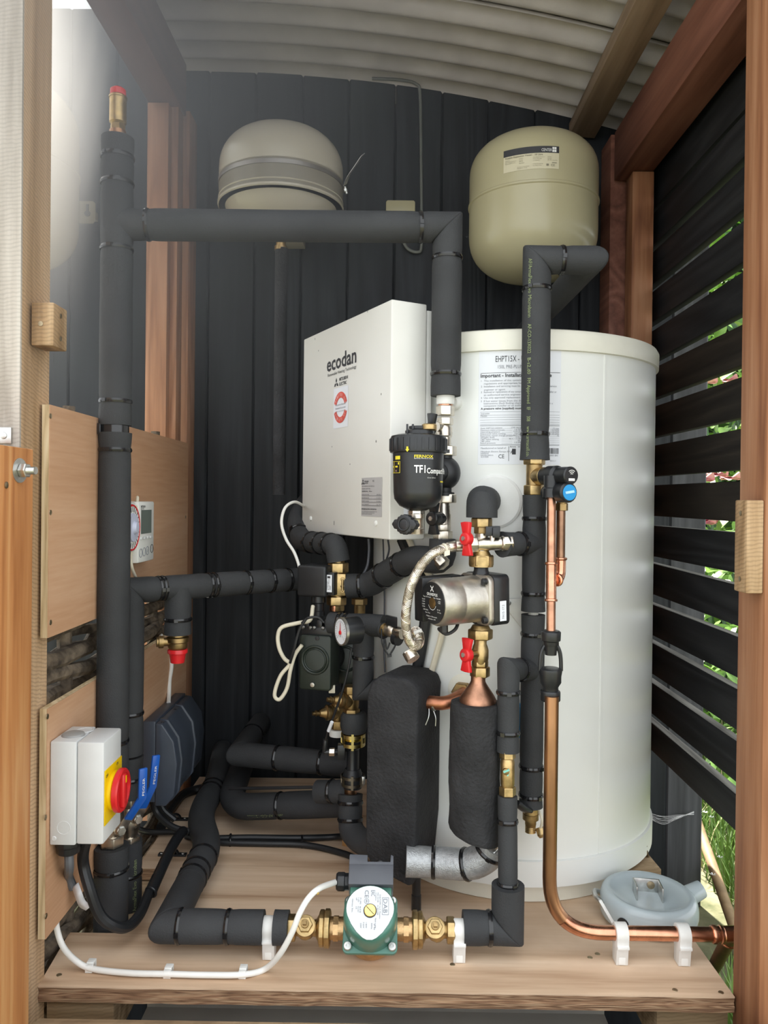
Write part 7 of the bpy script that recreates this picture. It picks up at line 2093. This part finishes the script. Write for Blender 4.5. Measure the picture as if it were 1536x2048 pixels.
# white flex along the front edge to the green pump
def on_deck(px, py, z=0.006):
    a = P(px, py, 1.0); t = (z - CAM.z) / (a - CAM).z
    return CAM + (a - CAM) * t
wf = [P(112, 1830, 1.16), P(114, 1858, 1.16), P(126, 1893, 1.155), P(150, 1920, 1.145), on_deck(183, 1937), on_deck(258, 1946), on_deck(338, 1948), on_deck(415, 1950), on_deck(487, 1949), on_deck(530, 1938), P(560, 1908, 1.125), P(584, 1865, 1.115), P(600, 1825, 1.115), P(618, 1795, 1.125), P(640, 1776, 1.14), V((gl_.x - 0.018, gl_.y, gl_.z))]
wfl = thing('white_flex', on_deck(338, 1948, 0.0), 'white flex running along the front edge of the platform up to the green pump', 'cable')
MB().tube(bezier(wf, 8), 0.0044, 14).build('flex_cable', WHITECABLE, wfl)
b = MB(); b.torus(P(633, 1782, 1.134), (0.7, 0.2, 0.4), 0.0044, 0.0012, 16, 6, 1.8); b.build('tape_band', mat('ochre_tape', (0.6, 0.4, 0.1), 0.6), wfl)
for px, py, lb_ in ((183, 1937, 'white cable clip nearest the left end of the flex'), (338, 1948, 'middle white cable clip on the front flex'), (487, 1949, 'white cable clip on the front flex, nearest the green pump')):
    c_ = on_deck(px, py, 0.0)
    t = thing('cable_clip', c_, lb_, 'cable clip', 'white cable clips along the front flex')
    b = MB(); b.box(c_.x - 0.0055, c_.x + 0.0055, c_.y - 0.012, c_.y - 0.0048, 0.0002, 0.0115); b.box(c_.x - 0.0055, c_.x + 0.0055, c_.y - 0.006, c_.y + 0.0055, 0.0106, 0.0128); b.box(c_.x - 0.0055, c_.x + 0.0055, c_.y + 0.0047, c_.y + 0.006, 0.0002, 0.0125)
    b.build('clip_body', WHITEP, t, bevel=0.0008)
    b = MB(); b.lathe([(0.0022, 0), (0.0018, 0.001)], c_ + V((0, -0.012, 0.006)), (0, -1, 0), 10); b.build('nail_head', STEEL, t)

# black cables across the platform
bc1 = thing('floor_cable_pair', on_deck(460, 1678, 0.0), 'pair of black cables tied together, crossing the platform to the heat exchanger', 'cable')
MB().tube(bezier([on_deck(268, 1655, .012), on_deck(300, 1664, .010), on_deck(360, 1664, .010), on_deck(400, 1676, .009), on_deck(500, 1675, .009), on_deck(600, 1676, .010), on_deck(680, 1673, .012), P(715, 1668, 1.50)], 8), 0.0062, 12).build('upper_strand', RUBBER, bc1)
MB().tube(bezier([on_deck(372, 1672, .008), on_deck(430, 1684, .007), on_deck(520, 1687, .007), on_deck(610, 1690, .007), on_deck(680, 1705, .007), on_deck(722, 1722, .007), on_deck(760, 1745, .007)], 8), 0.0062, 12).build('lower_strand', RUBBER, bc1)
for px, py in ((461, 1681), (604, 1684)):
    c_ = on_deck(px, py, 0.008); b = MB(); b.torus(c_, (1, 0.1, 0), 0.0125, 0.0016, 18, 6, 1.5); b.build('cable_tie', TIE, bc1)
wbk = thing('pine_wedge', on_deck(700, 1690, 0.0), 'small bright timber wedge under the black cables', 'wedge')
c_ = on_deck(700, 1688, 0.0); b = MB(); b.obox(c_ + V((0, 0, 0.008)), (1, -0.3, 0), (0.3, 1, 0), (0, 0, 1), 0.024, 0.03, 0.015); b.build('wedge_body', mat('orange_pine', (0.5, 0.26, 0.09), 0.6, vary=0.15, scale=40), wbk, bevel=0.001)
cable('black_hose', [on_deck(322, 1655, .012), on_deck(335, 1625, .012), on_deck(365, 1590, .012), on_deck(400, 1578, .012), P(440, 1572, 1.80)], 0.0105, RUBBER, 'black hose on the platform curving back behind the winding floor pipe')

# loose cables round the middle
cable('white_lead', [P(612, 1018, 1.72), P(604, 1010, 1.66), P(588, 1004, 1.60), P(570, 1016, 1.57), P(563, 1046, 1.56), P(572, 1078, 1.55), P(588, 1104, 1.54), P(597, 1128, 1.53), P(600, 1146, 1.52)], 0.0030, WHITECABLE, 'thin white lead looping out from behind the white box to the actuator')
cable('white_lead', [P(626, 1212, 1.47), P(620, 1240, 1.45), P(596, 1246, 1.45), P(565, 1254, 1.45), P(556, 1270, 1.45), P(558, 1295, 1.45), P(568, 1316, 1.45), P(580, 1326, 1.45)], 0.0038, CREAMP, 'upper cream lead looping left of the dark green pump')
cable('white_lead', [P(592, 1302, 1.452), P(582, 1326, 1.448), P(562, 1350, 1.448), P(551, 1378, 1.448), P(550, 1394, 1.448), P(560, 1398, 1.448), P(574, 1376, 1.448), P(581, 1340, 1.445), P(590, 1310, 1.445), P(604, 1290, 1.443)], 0.0036, CREAMP, 'lower cream lead looping down left of the dark green pump')
cable('black_lead', [P(604, 1246, 1.44), P(616, 1236, 1.43), P(636, 1235, 1.43), P(648, 1245, 1.43)], 0.0024, RUBBER, 'thin black lead arched over the dark green pump')
cable('black_lead', [P(612, 1238, 1.43), P(598, 1262, 1.43), P(588, 1300, 1.43), P(580, 1326, 1.44)], 0.0026, RUBBER, 'thin black lead hanging down the left edge of the dark green pump')
sl_ = thing('sensor_lead', P(654, 1478, 1.42), 'thin black lead with a white tag, from the dial gauge down to the small sensor', 'cable')
MB().tube(bezier([P(703, 1296, 1.40), P(697, 1335, 1.40), P(684, 1385, 1.405), P(668, 1430, 1.42), P(656, 1464, 1.44), P(651, 1480, 1.45)], 8), 0.0022, 10).build('lead_cable', RUBBER, sl_)
b = MB(); b.tube([P(664, 1444, 1.420), P(657, 1462, 1.43)], 0.0034, 10); b.build('white_tag', PAPER, sl_)
cable('tank_lead', [P(737, 1078, 1.5), P(738, 1100, 1.5), P(735, 1130, 1.5), P(726, 1150, 1.5)], 0.0026, GREYP, 'grey lead dropping from under the white box behind the slanting pipe')
cable('tank_lead', [P(766, 1078, 1.46), P(767, 1110, 1.48), P(769, 1200, 1.50), P(768, 1290, 1.50), P(770, 1345, 1.49)], 0.0016, GREYP, 'very thin grey lead straight down the left edge of the tank')
cable('tank_lead', [P(776, 1080, 1.45), P(778, 1100, 1.46), P(772, 1122, 1.47), P(768, 1140, 1.48)], 0.0018, GREYP, 'thin grey lead curling under the corner of the white box')
def tank_off(px, py, off):
    p_ = tank_pt(px, py); n2 = V((p_.x - TC.x, p_.y - TC.y, 0)).normalized(); return p_ + n2 * off
cable('tank_cable', [tank_off(812, 1078, .010), tank_off(826, 1110, .010), tank_off(850, 1160, .010), tank_off(858, 1220, .010), tank_off(850, 1290, .010), tank_off(838, 1355, .010)], 0.0105, RUBBER, 'thick black cable down the tank behind the braided hose')
cable('cream_tube', [tank_off(822, 1076, .007), tank_off(835, 1105, .007), tank_off(868, 1160, .007), tank_off(889, 1215, .007), tank_off(888, 1262, .007), tank_off(876, 1310, .007), tank_off(862, 1360, .007)], 0.0058, CREAMP, 'cream tube down the tank behind the silver pump')
# ================================================================== odd things at the right of the platform
def deck(px, py, z=0.0):
    return on_deck(px, py, z)
wbk2 = thing('timber_offcut', deck(1262, 1790, 0), 'small sawn timber offcut behind the grey bell housing', 'offcut')
b = MB(); c_ = V((P(1262, 1750, 1.47).x, 1.475, 0.016)); b.obox(c_, (1, 0.05, 0), (-0.05, 1, 0), (0, 0, 1), 0.080, 0.10, 0.032); b.build('offcut_body', JOIST, wbk2, bevel=0.0015)
for i, (px, y0, y1) in enumerate(((1279, 1681, 1752), (1290, 1692, 1757))):
    d_ = 1.475
    top, bot = P(px, y0, d_), P(px + (2 if i == 0 else 6), y1, d_)
    bot = V((bot.x, d_, 0.032)); ax = (bot - top).normalized(); L = (bot - top).length
    t = thing('standing_screw', bot, ['rusty screw standing upright in the timber offcut, left one', 'rusty screw standing upright in the timber offcut, right one'][i], 'screw', 'screws standing in the timber offcut')
    pr = [(0.0048, 0), (0.0046, 0.0008), (0.0022, 0.004), (0.0019, L * 0.42)]
    n = 11
    for k in range(n):
        s_ = L * (0.42 + 0.55 * k / n); pr += [(0.0017, s_), (0.0027, s_ + L * 0.025)]
    pr += [(0.0012, L + 0.004)]
    MB().lathe(pr, top, ax, 10).build('screw_body', SCREWM, t)

kc_ = V((P(1297, 1815, 1.312).x, 1.312, 0.0))
bell = thing('bell_housing', kc_, 'upturned blue-grey enamelled housing with a metal U bracket on top, behind the copper pipe', 'housing')
RX, RY, HZ = 0.081, 0.074, 0.046
seg, prof = 56, [(0.93, 0.0), (0.98, 0.008), (1.0, 0.02), (1.0, 0.036), (0.985, 0.049), (0.95, 0.059), (0.90, 0.0645), (0.84, 0.0655), (0.77, 0.0615), (0.68, 0.0565), (0.5, 0.0535), (0.25, 0.053), (0.02, 0.053)]
vs, fs = [], []
tiltx = 0.02
for r, z in prof:
    for i in range(seg):
        a = 2 * PI * i / seg
        x_, y_ = r * RX * math.cos(a), r * RY * math.sin(a)
        vs.append(kc_ + V((x_, y_, 0.004 + z * 0.70 + 0.05 * y_ * (z / 0.066) - 0.03 * x_ * (z / 0.066))))
for k in range(len(prof) - 1):
    for i in range(seg):
        j = (i + 1) % seg
        fs.append((k * seg + i, k * seg + j, (k + 1) * seg + j, (k + 1) * seg + i))
fs += [list(range(seg))[::-1], [(len(prof) - 1) * seg + i for i in range(seg)]]
MB().add(vs, fs).build('enamel_shell', ENAMEL, bell, angle=60)
sp_ = kc_ + V((RX * 0.88, 0.02, 0.030))
MB().tube([sp_, sp_ + V((0.030, 0.006, 0.012))], [0.017, 0.0145], 20).build('side_spout', ENAMEL, bell, bevel=0.002)
b = MB(); tz_ = 0.041
X_, Y_ = V((0.95, -0.1, 0)).normalized(), V((0.1, 0.95, 0)).normalized()
bo_ = kc_ + V((-0.002, 0.0, tz_))
b.obox(bo_ + Y_ * 0.014 + V((0, 0, 0.011)), X_, Y_, (0, 0, 1), 0.044, 0.0025, 0.024)
for s_ in (-1, 1): b.obox(bo_ + X_ * s_ * 0.021 + V((0, 0, 0.011)) - Y_ * 0.002, X_, Y_, (0, 0, 1), 0.0025, 0.034, 0.024)
b.build('u_bracket', STEEL, bell, bevel=0.0007)
b = MB(); b.lathe([(0.0065, 0), (0.0065, 0.002), (0.003, 0.003)], bo_ + Y_ * 0.0125 + X_ * 0.008 + V((0, 0, 0.013)), -Y_, 16); b.build('rusty_screw', SCREWM, bell)
b = MB(); hp_ = [P(1213, 1832, 1.25), P(1210, 1805, 1.29), P(1213, 1782, 1.325), P(1222, 1776, 1.345)]
b.tube(bezier([kc_ + V((-RX * 1.00, -0.012, 0.032)), kc_ + V((-RX * 1.10, 0.004, 0.038)), kc_ + V((-RX * 1.05, 0.024, 0.036)), kc_ + V((-RX * 0.95, 0.03, 0.032))], 6), 0.0045, 10); b.build('wire_handle', STEEL, bell)
b = MB(); b.obox(P(1217, 1830, 1.247), V((0.45, -0.2, -0.75)), V((0.8, 0.5, 0.2)), V((-0.2, 0.9, 0)), 0.050, 0.006, 0.0035); b.build('white_tab', WHITEP, bell, bevel=0.0008)
b = MB(); b.lathe([(0.010, -0.004), (0.010, 0.0015)], kc_ + V((-RX * 0.722, -RY * 0.688, 0.020)), (-0.70, -0.71, 0.0), 20); b.build('dark_opening', RUBBER, bell)

# ================================================================== garden
st_ = thing('leaning_handle', P(1470, 1860, 1.5), 'worn wooden tool handle leaning outside the shed at lower right', 'handle')
st_t, st_b = P(1388, 1625, 2.12), P(1477, 1880, 1.76)
sd_ = (st_b - st_t).normalized(); k_ = (GROUND_Z + 0.01 - st_t.z) / sd_.z
MB().tube([st_t - sd_ * 0.12, st_t, st_t + sd_ * k_ * 0.5, st_t + sd_ * k_], 0.0125, 14).build('wooden_shaft', STICK, st_)

def in_garden(rnd, x0, x1, y0, y1): return rnd.uniform(x0, x1), rnd.uniform(y0, y1)
gr = random.Random(21)
b = MB(); b2 = MB()
for i in range(13000):
    x_, y_ = in_garden(gr, 0.60, 1.9, 1.15, 3.6)
    if gr.random() < 0.1: y_ = gr.uniform(0.9, 1.6); x_ = gr.uniform(0.56, 1.0)
    if x_ < 0.87 and 1.45 < y_ < 2.2: continue
    if x_ < 0.70 and y_ < 1.3: continue
    h = gr.uniform(0.07, 0.22); a = gr.uniform(0, 2 * PI); lean = gr.uniform(0.02, 0.12); w = gr.uniform(0.0015, 0.0034)
    d1 = V((math.cos(a), math.sin(a), 0)); sd = V((-d1.y, d1.x, 0)) * w
    p0 = V((x_, y_, GROUND_Z)); p1 = p0 + V((0, 0, h * 0.6)) + d1 * lean * 0.4; p2 = p0 + V((0, 0, h)) + d1 * lean
    (b2 if i % 16 == 0 else b).add([p0 - sd, p0 + sd, p1 + sd * 0.8, p1 - sd * 0.8, p2], [(0, 1, 2, 3), (3, 2, 4)])
o = b.build('grass', GRASSM, None, smooth=False); tag(o, 'long bright green grass growing outside the slatted side', 'grass', kind='stuff')
o = b2.build('dry_grass', STRAWM, None, smooth=False); tag(o, 'dry straw-coloured stems among the long grass outside', 'grass', kind='stuff')
fl_ = MB()
for i in range(60):
    x_, y_ = in_garden(gr, 0.75, 1.5, 1.7, 3.0); c_ = V((x_, y_, GROUND_Z + gr.uniform(0.12, 0.24)))
    for k in range(5):
        a = 2 * PI * k / 5; fl_.add([c_, c_ + V((math.cos(a) * .007, math.sin(a) * .007, .003)), c_ + V((math.cos(a + .6) * .007, math.sin(a + .6) * .007, .003))], [(0, 1, 2)])
o = fl_.build('wild_flowers', WHITEP, None, smooth=False); tag(o, 'tiny white wild flowers scattered in the grass outside', 'flowers', kind='stuff')

# rose shrub behind the slats: single leaves near, massed leaves behind
def leaf_mesh(name, m, L, W, fold):
    b = MB(); n = 5; rows = []
    for i in range(n + 1):
        t = i / n; w = W * math.sin(PI * (0.06 + 0.9 * t)) ** 0.8 * (1 - 0.35 * t); z = -fold * L * (t ** 2)
        rows.append((t * L, w, z))
    vs, fs = [], []
    for x_, w, z in rows: vs += [V((x_, -w, z + w * 0.3)), V((x_, 0, z)), V((x_, w, z + w * 0.3))]
    for i in range(n):
        k = i * 3
        fs += [(k, k + 3, k + 4, k + 1), (k + 1, k + 4, k + 5, k + 2)]
    return vs, fs
def leaf_at(b, vs, fs, p, dirv, up, s):
    x_, y_, z_ = V(dirv).normalized(), None, None
    y_ = V(up).cross(x_).normalized(); z_ = x_.cross(y_)
    b.add([V(p) + x_ * q.x * s + y_ * q.y * s + z_ * q.z * s for q in vs], fs)
lv, lf = leaf_mesh('leaf', LEAFM, 0.062, 0.021, 0.25)
sh = thing('rose_shrub', (1.15, 2.9, GROUND_Z), 'bright green rose shrub with pink blooms, seen through the slat gaps', 'shrub')
lr = random.Random(33)
for i in range(7):
    x0_, y0_ = lr.uniform(0.95, 1.5), lr.uniform(2.6, 3.3)
    pts = bezier([V((x0_, y0_, GROUND_Z)), V((x0_ + lr.uniform(-.1, .1), y0_ + lr.uniform(-.15, .1), 0.3)), V((x0_ + lr.uniform(-.2, .2), y0_ + lr.uniform(-.3, .1), 0.9)), V((x0_ + lr.uniform(-.25, .25), y0_ + lr.uniform(-.3, .1), 1.5))], 4)
    MB().tube(pts, 0.006, 6).build('stem', LEAFD, sh)
src = None
for i in range(270):                                       # nearest leaves, one object each
    px, py = lr.uniform(1385, 1500), lr.choice([lr.uniform(540, 1180), lr.uniform(1100, 1560)])
    d_ = lr.uniform(2.05, 2.75)
    p_ = P(px, py, d_)
    dv_ = V((lr.uniform(-1, 0.6), lr.uniform(-1, 0.3), lr.uniform(-0.7, 0.5)))
    if src is None:
        b = MB(); b.add(lv, lf); src = b.build('leaf', LEAFM, sh); src.data.transform(Matrix.Translation(BASE[sh.name])); o = src
    else:
        o = src.copy(); COL.objects.link(o); o.parent = sh
    x_ = dv_.normalized(); y_ = V((lr.uniform(-.4, .4), lr.uniform(-.4, .4), 1)).cross(x_).normalized(); z_ = x_.cross(y_)
    s_ = lr.uniform(0.6, 1.25)
    R_ = Matrix((x_, y_, z_)).transposed().to_4x4()
    o.matrix_local = Matrix.Translation(p_ - BASE[sh.name]) @ R_ @ Matrix.Scale(s_, 4)
b, b2 = MB(), MB()
for i in range(5200):
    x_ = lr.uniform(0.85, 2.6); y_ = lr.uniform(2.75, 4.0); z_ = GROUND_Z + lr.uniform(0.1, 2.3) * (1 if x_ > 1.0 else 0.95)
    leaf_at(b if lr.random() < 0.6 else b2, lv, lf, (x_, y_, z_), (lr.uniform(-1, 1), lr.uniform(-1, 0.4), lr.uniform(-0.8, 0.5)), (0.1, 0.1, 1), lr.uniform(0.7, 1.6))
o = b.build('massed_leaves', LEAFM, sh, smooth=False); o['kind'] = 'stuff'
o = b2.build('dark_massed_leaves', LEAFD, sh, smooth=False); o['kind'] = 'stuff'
for px, py, d_ in ((1410, 766, 2.2), (1432, 951, 2.25), (1460, 958, 2.3), (1403, 961, 2.1), (1406, 1047, 2.1), (1414, 1043, 2.12), (1452, 764, 2.4)):
    c_ = P(px, py, d_)
    b = MB()
    for k in range(11):
        a = k * 2.4; r_ = 0.004 + 0.0016 * k; tl = 0.2 + 0.07 * k
        dv_ = V((math.cos(a), math.sin(a), 1.0 - tl)).normalized()
        leaf_at(b, [V((q.x * 0.5, q.y * 1.2, -q.z)) for q in lv], lf, c_ + V((math.cos(a) * r_ * .3, math.sin(a) * r_ * .3, 0)), dv_, (math.cos(a), math.sin(a), 0.3), 0.7 + 0.04 * k)
    b.build('rose_bloom', PETAL, sh)
# hedge further off closes the view between the slats
hd_ = thing('far_hedge', (2.2, 5.2, GROUND_Z), 'dark leafy hedge beyond the rose shrub', 'hedge')
b, b2 = MB(), MB()
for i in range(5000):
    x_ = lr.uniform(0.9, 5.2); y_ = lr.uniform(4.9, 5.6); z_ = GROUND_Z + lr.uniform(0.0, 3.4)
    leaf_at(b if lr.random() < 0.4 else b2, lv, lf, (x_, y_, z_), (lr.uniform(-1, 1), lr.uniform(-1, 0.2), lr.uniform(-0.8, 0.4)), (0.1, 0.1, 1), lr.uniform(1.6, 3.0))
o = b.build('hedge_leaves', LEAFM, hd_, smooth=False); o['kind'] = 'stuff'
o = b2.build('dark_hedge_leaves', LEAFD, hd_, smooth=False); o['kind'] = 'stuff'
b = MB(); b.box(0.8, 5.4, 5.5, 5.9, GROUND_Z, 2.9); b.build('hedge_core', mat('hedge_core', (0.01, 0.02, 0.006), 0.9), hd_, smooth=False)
# cobweb strand at the foot of the back boards
cw = MB()
wp_ = [P(1292, 1628, 1.955), P(1310, 1636, 1.95), P(1330, 1640, 1.95), P(1352, 1635, 1.952), P(1388, 1625, 1.957)]
for k in range(11):
    cw.tube(bezier([p_ + V((0, 0, (k - 5) * 0.0022 * math.sin(0.8 * i + 0.3) + gr.uniform(-0.002, 0.002))) for i, p_ in enumerate(wp_)], 5), 0.00028, 4)
o = cw.build('cobweb', WEB, None); tag(o, 'pale cobweb strand across the dark boards at lower right', 'cobweb', kind='stuff')
# ================================================================== haze volume added to stand in for lens flare at the upper left
HC, HR = V((-0.70, 1.20, 1.60)), (1.1, 0.74, 1.1)
hz_ = MB().ball(HC, 1.0, 24, 14, HR)
hm = bpy.data.materials.new('flare_haze'); hm.use_nodes = True
nt = hm.node_tree
for n in list(nt.nodes):
    if n.type != 'OUTPUT_MATERIAL': nt.nodes.remove(n)
out_ = nt.nodes['Material Output']
tc = nt.nodes.new('ShaderNodeTexCoord')
mpn = nt.nodes.new('ShaderNodeMapping')
mpn.inputs['Location'].default_value = (0, 0, -1.0)           # object origin is at the foot of the cloud
mpn.inputs['Scale'].default_value = (1 / HR[0], 1 / HR[1], 1 / HR[2])
nt.links.new(tc.outputs['Object'], mpn.inputs['Vector'])
ln_ = nt.nodes.new('ShaderNodeVectorMath'); ln_.operation = 'LENGTH'
nt.links.new(mpn.outputs[0], ln_.inputs[0])
mr_ = nt.nodes.new('ShaderNodeMapRange'); mr_.interpolation_type = 'SMOOTHERSTEP'
mr_.inputs['From Min'].default_value = 1.0; mr_.inputs['From Max'].default_value = 0.0
mr_.inputs['To Min'].default_value = 0.0; mr_.inputs['To Max'].default_value = 1.75
nt.links.new(ln_.outputs['Value'], mr_.inputs['Value'])
vs_ = nt.nodes.new('ShaderNodeVolumeScatter')
vs_.inputs['Anisotropy'].default_value = 0.5
vs_.inputs['Color'].default_value = (0.97, 0.98, 1.0, 1)
nt.links.new(mr_.outputs[0], vs_.inputs['Density'])
nt.links.new(vs_.outputs[0], out_.inputs['Volume'])
o = hz_.build('flare_haze', hm, None); tag(o, 'thin haze volume added in place of lens flare at the upper left', 'haze', kind='stuff')
